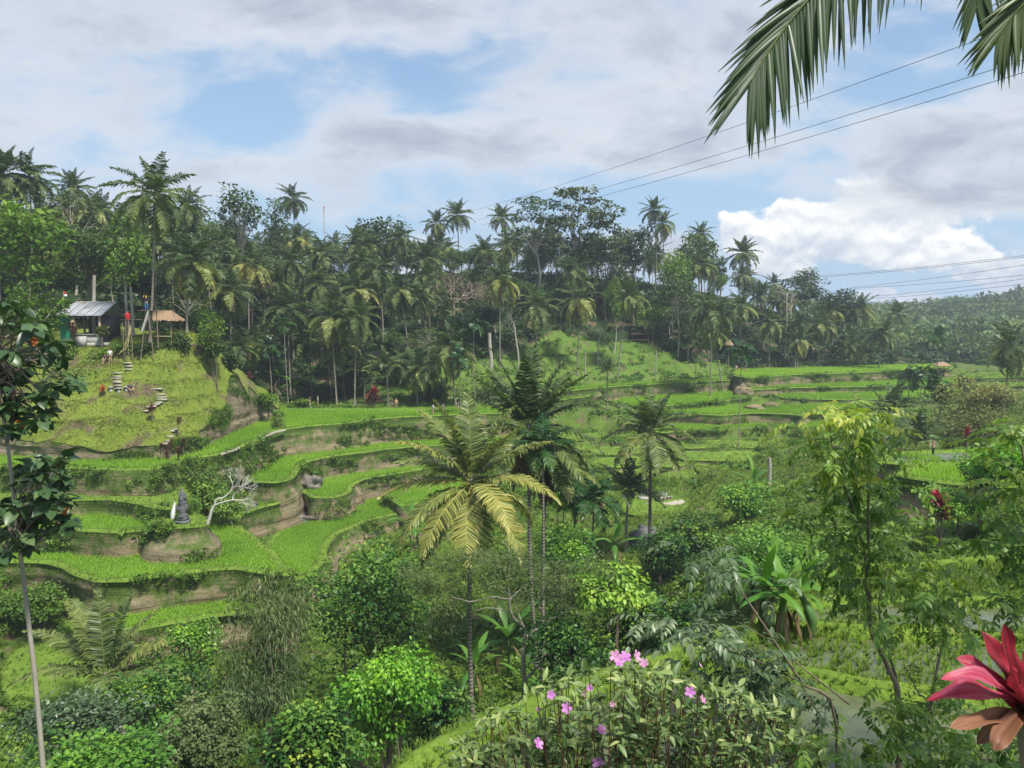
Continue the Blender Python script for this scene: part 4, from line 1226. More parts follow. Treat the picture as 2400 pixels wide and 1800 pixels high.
palm(2085, 965, 106, 'young coconut palm with short trunk on the right terraces', 2085, 0, 1.1, kind_='young')
palm(2149, 1040, 87, 'trunkless bushy palm below the right arecas', 2149, 1, 1.15, kind_='young')
palm(2206, 950, 118, 'young palm behind the right one of the arecas', 2206, 1, .95, kind_='young')
palm(1475, 1150, 75, 'sparse young palm beside the stone seats', 1475, 1, .95, kind_='young')
palm(1342, 1130, 66, 'left one of two dark arecas right of the big palms', 1347, kind_='areca', scale=1.5, mat='ptrunk_dark')
palm(1393, 1172, 64, 'right one of two dark arecas right of the big palms', 1391, kind_='areca', scale=1.45, mat='ptrunk_dark')
for i, (u, v, b, Y) in enumerate([(771, 806, 773, 138), (803, 806, 805, 138), (720, 790, 728, 140), (590, 800, 588, 132), (945, 850, 950, 140), (1030, 850, 1034, 136), (556, 815, 556, 127)]):
    palm(u, v, Y, ['thin shaded palm just left of the middle tall pale palm trunk', 'thin shaded palm between the middle and right tall pale palms', 'thin shaded palm between the left and middle tall pale palms', 'thin shaded palm right beside the mound in the dim grove', 'thin shaded palm behind the couple on the ridge path', 'thin shaded palm behind the pale-shirted phone user', 'thin shaded palm behind the right shoulder of the mound'][i], b, i, .85, group='shaded palms behind the ridge field', mat='ptrunk_dark', r=.12)
for i, (u, v) in enumerate([(2241, 716), (2266, 718), (2306, 705), (2331, 706), (2368, 692), (2389, 682), (2201, 724), (2168, 734), (2143, 744), (2220, 728), (2350, 735), (2290, 742), (2395, 730), (2255, 760), (2325, 765), (2380, 770)]):
    palm(u, v, 545, 'hazy palm on the far ridge under the power lines', u, i, 1.25, group='palms on the far ridge')

tree('light', 62, 455, 100, 235, 'big light green tree at the left edge behind the hut', 0)
tree('light', 92, 655, 91, 135, 'rounded green tree directly left of the hut', 1)
tree('light', 302, 505, 104, 115, 'tall light green tree with pale trunks right of the hut', 1)
tree('mid', 215, 520, 108, 150, 'dull grey-green tree rising behind the hut roof', 0)
tree('open', 180, 415, 128, 160, 'thin pale-branched tree on the left skyline', 1)
tree('open', 566, 402, 158, 130, 'tall open-crowned tree standing against the blue sky', 0)
tree('umb', 500, 505, 150, 110, 'flat-topped tree left of the tall open-crowned tree', 0)
tree('column', 655, 470, 185, 60, 'shaggy vine-hung tree beside the skyline palms', 1)
tree('dark', 890, 500, 192, 140, 'round dark tree on the skyline', 0)
tree('layer', 1258, 462, 200, 150, 'left one of two tall layered trees on the hilltop', 0)
tree('layer', 1345, 435, 200, 150, 'tallest layered tree on the hilltop', 1)
tree('column', 1420, 475, 196, 110, 'feathery olive tree right of the tallest layered tree', 0)
tree('dark', 1482, 503, 205, 95, 'dark dense tree left of the two skyline palms', 1)
tree('light', 1575, 585, 200, 90, 'bright green rounded tree in the right forest', 0)
tree('umb', 1630, 535, 215, 120, 'flat layered tree right of the two skyline palms', 0)
tree('umb', 1870, 640, 225, 130, 'domed tree over the twin pale trunks', 1)
tree('open', 1892, 612, 235, 90, 'thin open tree standing above the domed tree', 0)
tree('dark', 1975, 672, 235, 110, 'dark rounded tree at the end of the forest hill', 0)
tree('light', 1440, 650, 182, 60, 'small light tree at the lawn hill top', 1)
tree('umb', 1590, 635, 186, 110, 'pale spreading tree with one white trunk beside the lawn hill', 0)

# ---- forest fill: individual trees and palms, kept below the photo's skyline
SKY = np.array([(-300, 420), (0, 440), (100, 455), (200, 425), (300, 470), (400, 470), (500, 480), (560, 420), (620, 520), (680, 470), (760, 545), (850, 520), (950, 535), (1050, 545), (1150, 525), (1250, 480), (1350, 455), (1450, 515), (1550, 535), (1650, 550), (1750, 605), (1850, 640), (1950, 690), (2030, 735), (2070, 790), (2300, 800), (2700, 780)], float)
ADJ = {'dark': 'dark leafy tree', 'mid': 'mid-green leafy tree', 'light': 'light green leafy tree', 'layer': 'tall layered tree', 'open': 'thin open-crowned tree', 'umb': 'flat-topped tree', 'column': 'narrow shaggy tree', 'palm': 'shadowy coconut palm'}
def where(u, Y):
    for lim, ph, ym in ((130, 'in the forest at the left edge', 122), (480, 'in the forest behind the hut', 125), (760, 'in the forest right of the mound', 165), (1000, 'in the forest above the ridge field', 172), (1280, 'in the forest around the leafless tree', 190), (1600, 'in the forest behind the lawn hill', 212), (1800, 'in the forest over the great shaggy palm', 215)):
        if u < lim:
            return ph, 'low' if Y < ym else 'high'
    return 'in the forest above the far pale field', 'low' if Y < 228 else 'high'
def forest_label(typ, u, Y):
    ph, hl = where(u, Y)
    return ADJ[typ] + ' standing ' + hl + ' ' + ph
FL = {}
frng = random.Random(99)
spots = list(PALM_SPOTS)
nfill = 0; ntry = 0; NPALM = 0
fx_l = []
while nfill < 400 and ntry < 9000:
    ntry += 1
    u = frng.uniform(-120, 2480)
    Y = 104 + 165 * frng.random() ** .85
    x = xat(u, Y)
    if not inpoly(np.array([x]), np.array([Y]), FOREST)[0]:
        continue
    dmin = 3.6 if Y < 190 else 5.0
    if any((x - a) ** 2 + (Y - b) ** 2 < dmin * dmin for a, b in spots):
        continue
    spots.append((x, Y)); fx_l.append((u, Y, x)); nfill += 1
gzs = ground_z(np.array([a[2] for a in fx_l]), np.array([a[1] for a in fx_l]))
for (u, Y, x), gz_ in zip(fx_l, gzs):
    vs_ = np.interp(u, SKY[:, 0], SKY[:, 1]) + frng.uniform(8, 60)
    hmax = at(u, vs_, Y).z - gz_
    typ = frng.choices(['dark', 'mid', 'light', 'layer', 'open', 'umb', 'column', 'palm'], [16, 16, 8, 6, 7, 9, 6, 44])[0]
    if typ == 'palm':
        h = min(frng.uniform(8, 15), hmax - 2.5)
        if h < 3:
            continue
        NPALM += 1
        p_ = at(u, 700, Y); v_ = 750 - (gz_ + h) / Y * F * .997
        t = thing('coconut_palm', forest_label('palm', u, Y), 'palm', (x, Y, gz_), 0, 'palms within the hillside forest')
        k = frng.randrange(len(CROWNS))
        lean = Vector((frng.uniform(-.9, .9), frng.uniform(-.9, .9), h))
        link('trunk', trunk_mesh('palm_trunk', (0, 0, -.3), lean, .14, .1, 'ptrunk_dark' if frng.random() < .55 else 'ptrunk', .03, nfill, 1.4), t)
        FL.setdefault(t['label'], []).append((u, t))
        c = link('crown', CROWNS[k], t, lean); c.rotation_euler = (0, 0, frng.uniform(0, 6.28)); c.scale = (frng.uniform(.85, 1.1),) * 3
    else:
        P = PROTO[typ][frng.randrange(2)]
        h = min(frng.uniform(.6, 1.05) * P['H'], hmax)
        if h < 3:
            continue
        w_ = P['W'] * frng.uniform(.75, 1.15) * min(1, h / P['H'] + .25)
        t = thing('broadleaf_tree', forest_label(typ, u, Y), 'tree', (x, Y, gz_ - .1), frng.uniform(0, 6.28), 'trees within the hillside forest')
        FL.setdefault(t['label'], []).append((u, t))
        for nm in ('trunk', 'crown'):
            o = link(nm, P[nm], t); o.scale = (w_ / P['W'], w_ / P['W'], h / P['H'])
for la, l_ in FL.items():
    l_.sort(key=lambda a: a[0]); n_ = len(l_)
    if 2 <= n_ <= 5:
        words = {2: ['leftmost', 'rightmost'], 3: ['leftmost', 'middle one', 'rightmost'], 4: ['leftmost', 'second from left', 'second from right', 'rightmost'], 5: ['leftmost', 'second from left', 'middle one', 'second from right', 'rightmost']}[n_]
        for (u_, t_), w_ in zip(l_, words):
            t_['label'] = la + ', ' + w_
# undergrowth that fills the forest from the floor up
und = MB()
BIGC = [leafclump(46, 1.0, 0.55, 70 + i, .8) for i in range(4)]
xs = rng.uniform(-150, 190, 7000); ys = rng.uniform(104, 240, 7000)
ok = visible(xs, ys) & inpoly(xs, ys, FOREST); xs, ys = xs[ok], ys[ok]
zs = ground_z(xs, ys); wh = rng.integers(0, 4, len(xs))
for i, c in enumerate(BIGC):
    m_ = wh == i; k = m_.sum()
    scatter(und, c[0], c[1], np.column_stack([xs[m_], ys[m_], zs[m_]]), rots(k, tilt=.3), rng.uniform(.8, 2.2, k), .4 + rng.normal(0, .12, k), c[2])
kind(und.obj('forest_undergrowth', M['dark']), 'stuff', 'dark bushes filling the floor of the hillside forest', 'undergrowth')
# far forest on the ridge across: one hazy mass
FARC = [leafclump(90, 4.2, 1.7, 90 + i, .95) for i in range(4)]
far = MB()
us = rng.uniform(1900, 2620, 2600); ys = rng.uniform(290, 640, 2600)
xs = np.array([xat(a, b) for a, b in zip(us, ys)])
zs = ground_z(xs, ys); wh = rng.integers(0, 4, len(xs))
for i, c in enumerate(FARC):
    m_ = wh == i; k = m_.sum()
    scatter(far, c[0], c[1], np.column_stack([xs[m_], ys[m_], zs[m_] + rng.uniform(1, 6, k)]), rots(k, tilt=.2), rng.uniform(.6, 2.0, k), .45 + rng.normal(0, .28, k), c[2])
kind(far.obj('far_forest', M['mid']), 'stuff', 'hazy forest covering the far ridge on the right', 'forest')
_hy = np.concatenate([np.arange(5, 40, .1), np.arange(40, 260, .2)])
def hit(u, v, y0=40, y1=260):
    """where the view ray through a photo pixel meets ground, terrace or mound"""
    d = ray(u, v); m_ = (_hy >= y0) & (_hy <= y1); y = _hy[m_]
    x = y * d.x / d.y; z = y * d.z / d.y
    s_ = surf(x, y); k = np.where(z <= s_)[0]
    k = k[0] if len(k) else len(y) - 1
    return Vector((x[k], y[k], s_[k]))
# ------------------------------------------------------------------ near palms: every frond a part of its own
def near_palm(name, label, u, v, Y, base_u, plan, pairs, wl, mat='palm', trunk='ptrunk', r=.17, L=4.6, sag=.55, nuts=0, dry=0, base_z=None, group=None, seed=1, drylen=3.2):
    top = at(u, v, Y)
    bx = xat(base_u, Y)
    bz = (s1(bx, Y) if base_z is None else base_z)
    t = thing(name, label, 'palm', (bx, Y, bz), 0, group)
    tl = top - Vector((bx, Y, bz))
    link('trunk', trunk_mesh('palm_trunk', (0, 0, -.4), tl, r, r * .7, trunk, .03, seed, 1.5), t)
    g = random.Random(seed)
    for i, (az, el, dr, Lk, tint) in enumerate(plan):
        vv, ff, tt = frond(L * Lk, R(el), dr, pairs, wl, sag * g.uniform(.8, 1.2), seed * 50 + i, True, tint, g.uniform(-.12, .12), .04, tipy=.12)
        mb = MB(); mb.add(turn(vv, R(az)), ff, tt)
        o = mb.obj('frond', M[mat], t, False, tl)
    for i in range(dry):
        vv, ff, tt = frond(drylen * g.uniform(.8, 1.1), R(-58 - 20 * g.random()), .35, pairs // 2, wl * .55, 1.2, seed * 77 + i, True, g.uniform(.25, .6), 0, .03)
        mb = MB(); mb.add(turn(vv, g.uniform(0, 6.28)), ff, tt)
        d = mb.obj('dead_frond', M['drypalm'], t, False, tl + Vector((0, 0, -.3)))
        d['label'] = 'withered brown frond hanging down the trunk'
    for i in range(nuts):
        a = g.uniform(0, 6.28)
        mb = MB(); vv, ff = sphere((.3 * math.cos(a), .3 * math.sin(a), -.25 - .3 * g.random()), (.13, .13, .16), 8, 6); mb.add(vv, ff)
        mb.obj('coconut', M['coconut'], t, True, tl)
    return t
M['coconut'] = solid('coconut_husk', (.30, .17, .04), (.42, .26, .06), .5, 3)
M['crownshaft'] = solid('green_crownshaft', (.05, .12, .03), (.08, .16, .04), .5, 3)
near_palm('coconut_palm', 'large yellow-fronded coconut palm in the centre of the photo', 1105, 1132, 47, 1110,
          [(100, 84, .35, 1.0, 0.58), (205, 77, .45, 1.02, 0.60), (20, 74, .5, .95, 0.53), (150, 66, .6, 1.0, 0.63), (330, 62, .6, .9, 0.58), (8, 46, .75, 1.0, 0.63), (62, 40, .8, .95, 0.50), (165, 34, .95, 1.0, 0.70), (200, 52, .8, 1.0, 0.63),
           (345, 22, 1.25, 1.05, 0.78), (182, 12, .85, 1.05, 0.78), (300, 10, 1.3, .95, 0.78), (320, -22, .75, 1.1, 0.78), (232, -18, .85, 1.0, 0.78), (205, -8, 1.05, 1.08, 0.68), (262, -28, .7, 1.0, 0.78), (120, 20, 1.0, 1.0, 0.53), (85, 8, 1.1, .95, 0.48), (40, -12, .9, 1.0, 0.58), (100, -20, .8, .95, 0.53), (285, -42, .5, .9, 0.68), (218, -40, .55, 1.05, 0.58)],
          92, 1.3, L=5.7, nuts=9, dry=5, seed=3)
near_palm('coconut_palm', 'dark green coconut palm with upright fronds behind the central yellow palm', 1240, 1005, 57, 1262,
          [(100, 84, .25, 1.05, 0.28), (182, 72, .3, 1.1, 0.26), (8, 70, .35, 1.1, 0.30), (250, 76, .35, 1.0, 0.28), (150, 60, .5, 1.1, 0.30), (35, 57, .5, 1.1, 0.34), (205, 56, .55, 1.05, 0.32), (335, 56, .5, 1.05, 0.36), (185, 42, .75, 1.1, 0.30), (5, 40, .8, 1.05, 0.34), (120, 40, .8, 1.0, 0.24), (60, 40, .8, 1.0, 0.28),
           (345, 14, 1.1, 1.0, 0.39), (195, 16, 1.05, 1.0, 0.34), (160, 5, 1.0, 1.0, 0.29), (20, -12, .95, 1.0, 0.42), (320, -15, .9, 1.0, 0.49), (280, 0, 1.2, .9, 0.36), (235, -18, .8, 1.0, 0.39), (90, -10, .9, 1.0, 0.29), (350, -38, .6, .95, 0.44)],
          92, 1.35, L=6.0, nuts=5, dry=9, seed=4, trunk='ptrunk', drylen=4.2)
near_palm('coconut_palm', 'older palm trunk with ragged crown hidden in the dark green palm', 1282, 1085, 58.5, 1280,
          [(20, 30, 1.0, .9, .45), (340, 5, 1.0, .9, .5), (300, -10, .9, .85, .55), (60, 20, 1.0, .9, .4), (150, 35, .9, .9, .4), (200, 5, 1.0, .9, .45), (100, 60, .6, .8, .35)], 64, 1.1, L=5.0, dry=7, seed=8)
near_palm('coconut_palm', 'solitary coconut palm with dark trunk in the middle of the valley', 1525, 1012, 73, 1531,
          [(100, 84, .3, .85, .32), (170, 74, .4, .9, .34), (15, 72, .45, .9, .36), (250, 66, .6, .85, .34), (60, 60, .7, .9, .32), (140, 52, .8, .95, .36), (345, 46, .9, .95, .40), (195, 40, .95, 1.0, .40), (185, 14, 1.0, 1.05, .46), (350, 18, 1.15, .95, .44), (225, 0, 1.0, 1.1, .50), (205, -16, .8, 1.1, .46), (325, -12, .9, 1.0, .48), (310, -34, .6, 1.05, .52), (280, -28, .7, 1.0, .5), (255, -42, .5, 1.0, .45), (20, -8, 1.0, 1.0, .42), (90, 5, 1.0, .95, .36), (120, 20, 1.0, 1.0, .36), (50, 25, 1.0, .95, .36)],
          76, 1.1, L=4.9, nuts=4, dry=2, seed=9, trunk='ptrunk_dark')
near_palm('areca_palm', 'dark areca palm crown in front of the upright green palm', 1272, 1045, 54, 1271,
          [(80, 80, .6, 1, .3), (10, 55, 1.0, 1, .25), (170, 55, 1.0, 1, .25), (260, 50, 1.1, 1, .32), (330, 35, 1.1, 1.05, .25), (205, 32, 1.1, 1.05, .28), (120, 40, 1.0, 1, .2), (40, 30, 1.1, 1, .22), (290, -15, .8, 1, .5), (235, -30, .7, .9, .55)], 34, .8, 'areca', 'ptrunk', .10, 2.5, .55, seed=5)
near_palm('young_coconut_palm', 'young coconut palm with arching fronds at the lower left', 245, 1590, 48, 252,
          [(110, 84, .35, 1.0, .45), (60, 78, .35, 1.0, .42), (165, 74, .45, 1.0, .5), (20, 66, .6, .95, .52), (135, 62, .7, 1.1, .42), (170, 52, .85, 1.1, .45), (5, 48, .9, 1.05, .66), (185, 28, 1.15, 1.1, .5), (345, 30, .9, .7, .5), (0, 22, .9, 1.1, .6), (240, 50, .9, .7, .4), (300, 40, 1.0, .7, .42), (90, 40, .9, .9, .4)],
          90, 1.2, L=5.6, seed=6, r=.2, base_z=None)

# a palm standing just right of the viewer: its fronds hang into the top of the photo
def path_frond(pts, pairs, wl, seed, tint, nrm, spreadL=.8, spreadR=.8, grav=.5, s0=.1):
    g = np.random.default_rng(seed)
    P = spline(pts, 40); T_ = np.gradient(P, axis=0); T_ /= np.linalg.norm(T_, axis=1)[:, None]
    mb = MB(); s_ = np.linspace(0, 1, 40)
    v, f = tube(P, .016 * (1 - .8 * s_) + .002, 6); mb.add(v, f, .55)
    nrm = np.array(nrm, float); nrm /= np.linalg.norm(nrm)
    sl = np.linspace(s0, 1, pairs)
    for side, sprd in ((-1, spreadL), (1, spreadR)):
        b = np.stack([np.interp(sl, s_, P[:, k]) for k in range(3)], -1)
        t = np.stack([np.interp(sl, s_, T_[:, k]) for k in range(3)], -1)
        lat = np.cross(t, nrm) * side
        d = t * (.78 + .5 * sl[:, None] ** 3) + lat * sprd * (1 - .35 * sl[:, None] ** 3) + g.normal(0, .05, (pairs, 3)) + nrm * g.normal(.05, .10, (pairs, 1))
        d[:, 2] -= grav * .5
        d /= np.linalg.norm(d, axis=1)[:, None]
        ll = wl * (0.62 + .38 * np.sin(np.clip(sl, 0, 1) * np.pi * .8 + .3)) * g.uniform(.8, 1.08, pairs)
        wid = .017
        rows = []
        pos = b.copy(); dd = d.copy()
        w1 = np.cross(dd, nrm); w1 /= np.linalg.norm(w1, axis=1)[:, None]
        for k in range(6):
            wk = wid * (.6, 1, .95, .75, .45, .06)[k]
            fold = nrm * wk * .7
            rows.append(np.stack([pos + w1 * wk - fold, pos, pos - w1 * wk - fold], 1))
            pos = pos + dd * (ll / 5)[:, None]
            dd = dd + np.array([0, 0, -grav * .10]); dd /= np.linalg.norm(dd, axis=1)[:, None]
        V = np.stack(rows, 1).reshape(-1, 3)
        fl = []
        for k in range(5):
            fl += [(k * 3, k * 3 + 1, k * 3 + 4, k * 3 + 3), (k * 3 + 1, k * 3 + 2, k * 3 + 5, k * 3 + 4)]
        Fq = (np.array(fl)[None] + (np.arange(pairs) * 18)[:, None, None]).reshape(-1, 4)
        mb.add(V, Fq, np.repeat(tint + g.normal(0, .06, pairs), 18))
    return mb
M['nearpalm'] = leaf('near_palm_leaflet', [G(.015, .04, .008), G(.035, .075, .014), G(.12, .15, .035), G(.3, .25, .05)], .22, .4, .5, 0, .8)
PC = Vector((5.9, 4.3, 2.75))
t = thing('coconut_palm', 'coconut palm out of view whose fronds hang into the top right corner', 'palm', (6.6, 3.6, s1(6.6, 3.6)))
b0 = Vector(t.location)
link('trunk', trunk_mesh('palm_trunk', (0, 0, -.3), PC - b0, .17, .12, 'ptrunk', .02, 4), t)
path = [tuple(PC)] + [tuple(at(u, v, Y)) for u, v, Y in ((2600, -330, 4.6), (2330, -300, 4.7), (2120, -190, 4.7), (1990, -95, 4.65), (1880, 15, 4.6), (1805, 115, 4.55), (1760, 190, 4.5))]
o = path_frond(np.array(path) - np.array(b0), 60, .62, 5, .20, (0, -1, .15), .95, .55, .55, .28).obj('frond', M['nearpalm'], t)
path = [tuple(PC)] + [tuple(at(u, v, Y)) for u, v, Y in ((2640, -160, 5.2), (2540, -110, 5.3), (2440, -30, 5.3), (2380, 30, 5.3), (2345, 80, 5.3))]
o = path_frond(np.array(path) - np.array(b0), 46, .50, 6, .42, (0, -1, .2), .9, .5, .6, .3).obj('frond', M['nearpalm'], t)
path = [tuple(PC)] + [tuple(at(u, v, Y)) for u, v, Y in ((2650, -420, 5.6), (2480, -330, 5.8), (2370, -210, 5.9), (2310, -80, 5.9), (2290, 10, 5.9))]
path_frond(np.array(path) - np.array(b0), 46, .50, 7, .42, (0, -1, .2), .9, .5, .6, .3).obj('frond', M['nearpalm'], t)
for a in (30, 80, 330, 290, 250):
    vv, ff, tt = frond(3.6, R(35), 1.2, 46, .7, .5, a, True, .35)
    mb = MB(); mb.add(turn(vv, R(a)), ff, tt); mb.obj('frond', M['nearpalm'], t, False, PC - b0)

# ------------------------------------------------------------------ shrubs and trees of the near valley
def oval(n=6, w_=.42, fold=.08, tipdrop=.18):
    """one ovate leaf along +X, folded on its midrib"""
    v = []; f = []
    for i in range(n + 1):
        k = i / n
        wd = w_ * math.sin(math.pi * min(1, k ** .85)) ** .8 if 0 < k < 1 else 0.0
        z = -tipdrop * k * k
        v += [(k, wd * .5, z + fold * wd * 2), (k, 0, z), (k, -wd * .5, z + fold * wd * 2)]
    for i in range(n):
        a = i * 3
        f += [(a, a + 1, a + 4, a + 3), (a + 1, a + 2, a + 5, a + 4)]
    return np.array(v), np.array(f)
OV = oval(4); OVW = oval(5, .62, .1, .22); OVN = oval(3, .16, .05, .3); OVM = oval(4, .34, .1, .2)
def put_leaves(mb, tmpl, p, az, el, size, tint, roll=None, mi=0):
    k = len(p)
    roll = rng.normal(0, .35, k) if roll is None else roll
    scatter(mb, tmpl[0], tmpl[1], p, rot_to(np.asarray(az, float), np.asarray(el, float), roll), size, tint, None, mi)
def bush(name, label, u, vtop, Y, wpx, hpx, mat, size=.2, ncl=30, per=90, tint=.45, rc=.2, squash=.8, droop=-.3, tmpl=None, bark='bark', cat='bush', style='round', vary=.15, width=1.0, group=None, depth=1.0, seed=None, stems=3, light_top=.0):
    g = np.random.default_rng(int(u * 3 + vtop) if seed is None else seed)
    x = xat(u, Y)
    zt = at(u, vtop, Y).z; H = hpx / F * Y; W = wpx / F * Y
    bz = min(s1(x, Y), zt - H * .9)
    t = thing(name, label, cat, (x, Y, bz), 0, group)
    zc = zt - bz - H / 2
    C = []
    for j in range(ncl):
        d = g.normal(size=3); d /= np.linalg.norm(d)
        k = g.uniform(.25, .84) if style == 'round' else g.uniform(.1, .9)
        if style == 'column':
            C.append((d[0] * W / 2 * k, d[1] * W / 2 * k * depth, zc + g.uniform(-.5, .42) * H))
        else:
            C.append((d[0] * W / 2 * k, d[1] * W / 2 * k * depth, zc + d[2] * H / 2 * k))
    C = np.array(C)
    mb = MB()
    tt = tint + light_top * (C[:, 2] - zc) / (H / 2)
    for c, ti in zip(C, tt):
        if tmpl is None:
            leaves_on(mb, c[None], W * rc * g.uniform(.75, 1.25), per, size, g, ti + g.normal(0, vary), squash, droop, width=width, vary=0)
        else:
            n_ = per
            d = g.normal(size=(n_, 3)); d[:, 2] = d[:, 2] * .8 + .2; d /= np.linalg.norm(d, axis=1)[:, None]
            p = c + d * (W * rc * g.uniform(.5, 1.05, n_))[:, None] * np.array([1, 1, squash])
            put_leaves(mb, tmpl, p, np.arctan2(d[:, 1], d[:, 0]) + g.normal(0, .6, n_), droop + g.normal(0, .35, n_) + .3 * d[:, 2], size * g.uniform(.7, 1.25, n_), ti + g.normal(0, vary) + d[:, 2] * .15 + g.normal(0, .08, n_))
    mb.obj('foliage', M[mat], t)
    st = MB()
    for i in range(stems):
        b_ = np.array([g.normal(0, .08) * W, g.normal(0, .08) * W, -.3])
        c = C[g.integers(len(C))]
        vv, ff = tube(spline([b_, (b_ + c) / 2 + g.normal(0, .05, 3) * W, c], 7), np.linspace(.05 + .012 * W, .02, 7), 6); st.add(vv, ff)
    for c in C[:14]:
        b_ = np.array([0, 0, max(0, zc - H * .35)])
        vv, ff = tube(spline([b_, (b_ + c) / 2 + g.normal(0, .06, 3) * W, c], 5), np.linspace(.035, .012, 5), 4); st.add(vv, ff)
    st.obj('stem', M[bark], t, True)
    return t
M['nd'] = leaf('glossy_dark_leaf', [G(0.012, 0.045, 0.010), G(0.033, 0.109, 0.018), G(0.150, 0.282, 0.033), G(0.450, 0.461, 0.052)], .25, .5, .3, 0, .5)
M['nl'] = leaf('fresh_green_leaf', [G(0.045, 0.141, 0.013), G(0.112, 0.307, 0.021), G(0.270, 0.486, 0.039)], .32, .45, .35, 0, .6)
M['nv'] = leaf('vine_leaf', [G(0.038, 0.109, 0.016), G(0.105, 0.256, 0.026), G(0.300, 0.461, 0.052)], .32, .4, .4, 0, .5)
M['nb'] = leaf('bamboo_leaf', [G(0.033, 0.064, 0.021), G(0.090, 0.141, 0.046), G(0.240, 0.269, 0.091)], .25, .5, .3, 0, .6)
M['ng'] = leaf('grey_green_leaf', [G(0.030, 0.064, 0.026), G(0.083, 0.141, 0.058), G(0.225, 0.282, 0.156)], .22, .4, .45, 0, .6)
M['nf'] = leaf('feathery_leaf', [G(0.053, 0.070, 0.019), G(0.128, 0.147, 0.046), G(0.255, 0.256, 0.091)], .28, .6, .2, 0, .6)
M['nfe'] = leaf('fine_feathery_leaf', [G(.035, .065, .022), G(.085, .13, .045), G(.18, .23, .09)], .3, .6, .2, 0, .6)
M['teak'] = leaf('leathery_leaf', [G(0.018, 0.045, 0.018), G(0.053, 0.109, 0.036), G(0.165, 0.243, 0.091)], .2, .38, .5, 0, .7)

bush('broadleaf_tree', 'dense dark tree with yellowish tips in front of the lower terraces', 852, 1238, 42, 350, 370, 'nd', .26, 56, 130, .28, .17, .8, -.3, cat='tree', light_top=.22, vary=.12, stems=4)
bush('broadleaf_tree', 'bright green rounded tree at the bottom centre', 893, 1492, 33, 265, 300, 'nl', .21, 44, 120, .5, .17, .85, -.55, cat='tree', light_top=.18, stems=4)
bush('bamboo_clump', 'drooping grey-green bamboo clump left of the dense dark tree', 612, 1335, 38, 300, 360, 'nb', .30, 60, 120, .45, .16, 1.0, -.9, tmpl=OVN, cat='bamboo', light_top=.18, depth=.8, stems=10)
bush('shrub', 'dark bamboo thicket below the drooping bamboo clump', 600, 1545, 34, 260, 170, 'nb', .28, 30, 110, .15, .18, .9, -.8, tmpl=OVN, light_top=.1)
bush('shrub', 'dark small-leaved shrub in the bottom left corner', 110, 1622, 30, 330, 180, 'ng', .19, 44, 100, .30, .16, .8, -.2)
bush('shrub', 'leafy green vine mass along the bottom left edge', 190, 1725, 23, 420, 140, 'nv', .18, 50, 70, .36, .14, .7, -.1, tmpl=OVW)
bush('shrub', 'olive grassy mound of creepers right of the bottom left shrub', 440, 1630, 29, 280, 200, 'nfe', .17, 60, 130, .55, .13, .6, -.3, light_top=.15)
bush('shrub', 'green leafy shrub right of the olive creepers at the bottom', 690, 1640, 27, 280, 230, 'nd', .20, 44, 120, .33, .16, .8, -.35, light_top=.10)
bush('shrub', 'dark shrub between the young palm and the olive creepers', 330, 1560, 36, 260, 150, 'nd', .22, 30, 90, .30, .18, .7, -.3)
bush('shrub', 'vine-covered shrub above the olive creepers', 420, 1440, 44, 150, 150, 'nv', .22, 30, 80, .45, .18, .8, -.4)
bush('shrub', 'dark hollow shrub between the bright tree and the bananas', 1010, 1560, 36, 200, 200, 'nd', .22, 30, 110, .18, .2, .8, -.3)
bush('shrub', 'deep green bush under the feathery tree', 1330, 1425, 36, 260, 220, 'nd', .20, 40, 120, .22, .17, .8, -.3)
bush('shrub', 'glossy bush right of the feathery tree', 1490, 1330, 40, 220, 250, 'nd', .24, 40, 120, .36, .17, .85, -.4, light_top=.15)
bush('shrub', 'yellow-green heart-leaved vine over the glossy bush', 1440, 1325, 37, 240, 90, 'nv', .26, 24, 44, .75, .16, .7, -.5, tmpl=OVW)
bush('shrub', 'dark green bush behind the slanting twigs', 1610, 1400, 36, 180, 190, 'nd', .22, 32, 110, .22, .18, .8, -.3)
bush('shrub', 'broad green bush above the right banana clump', 1830, 1240, 47, 300, 130, 'nv', .24, 46, 110, .38, .15, .6, -.3)
bush('shrub', 'dark bush on the slope right of the solitary palm', 1630, 1190, 66, 150, 130, 'nd', .30, 30, 90, .25, .18, .8, -.3)
bush('shrub', 'dark bush at the foot of the solitary palm', 1570, 1240, 62, 170, 100, 'nd', .30, 30, 90, .2, .18, .7, -.3)
bush('shrub', 'leafy mid-green bush above the dark slope bush', 1760, 1130, 72, 180, 90, 'nv', .34, 30, 80, .45, .18, .7, -.3)
bush('shrub', 'vine-smothered hump left of the two dark arecas', 1330, 1230, 60, 170, 130, 'nv', .28, 34, 90, .4, .18, .8, -.4)
bush('shrub', 'bright ginger-leaved shrub between the big palms and arecas', 1312, 1150, 68, 60, 60, 'nl', .5, 14, 24, .8, .2, .9, .5, tmpl=OVM)
bush('broadleaf_tree', 'olive-yellow spreading tree on the right terraces', 2300, 880, 104, 170, 100, 'nf', .40, 34, 100, .72, .18, .6, -.3, cat='tree', light_top=.1)
bush('shrub', 'grey-olive thicket below the olive-yellow tree', 2290, 955, 92, 240, 110, 'nf', .36, 44, 110, .35, .16, .7, -.3)
bush('shrub', 'dark hedge bush behind the right rice terrace', 2320, 1085, 48, 120, 60, 'nd', .2, 26, 90, .3, .18, .7, -.3)
bush('shrub', 'big light green bush at the right edge above the rice', 2370, 1030, 42, 190, 110, 'nl', .25, 36, 90, .45, .17, .7, -.3)
bush('shrub', 'leafy hedge along the right terrace edge', 2250, 1145, 43, 200, 60, 'nv', .18, 34, 90, .5, .14, .6, -.2)
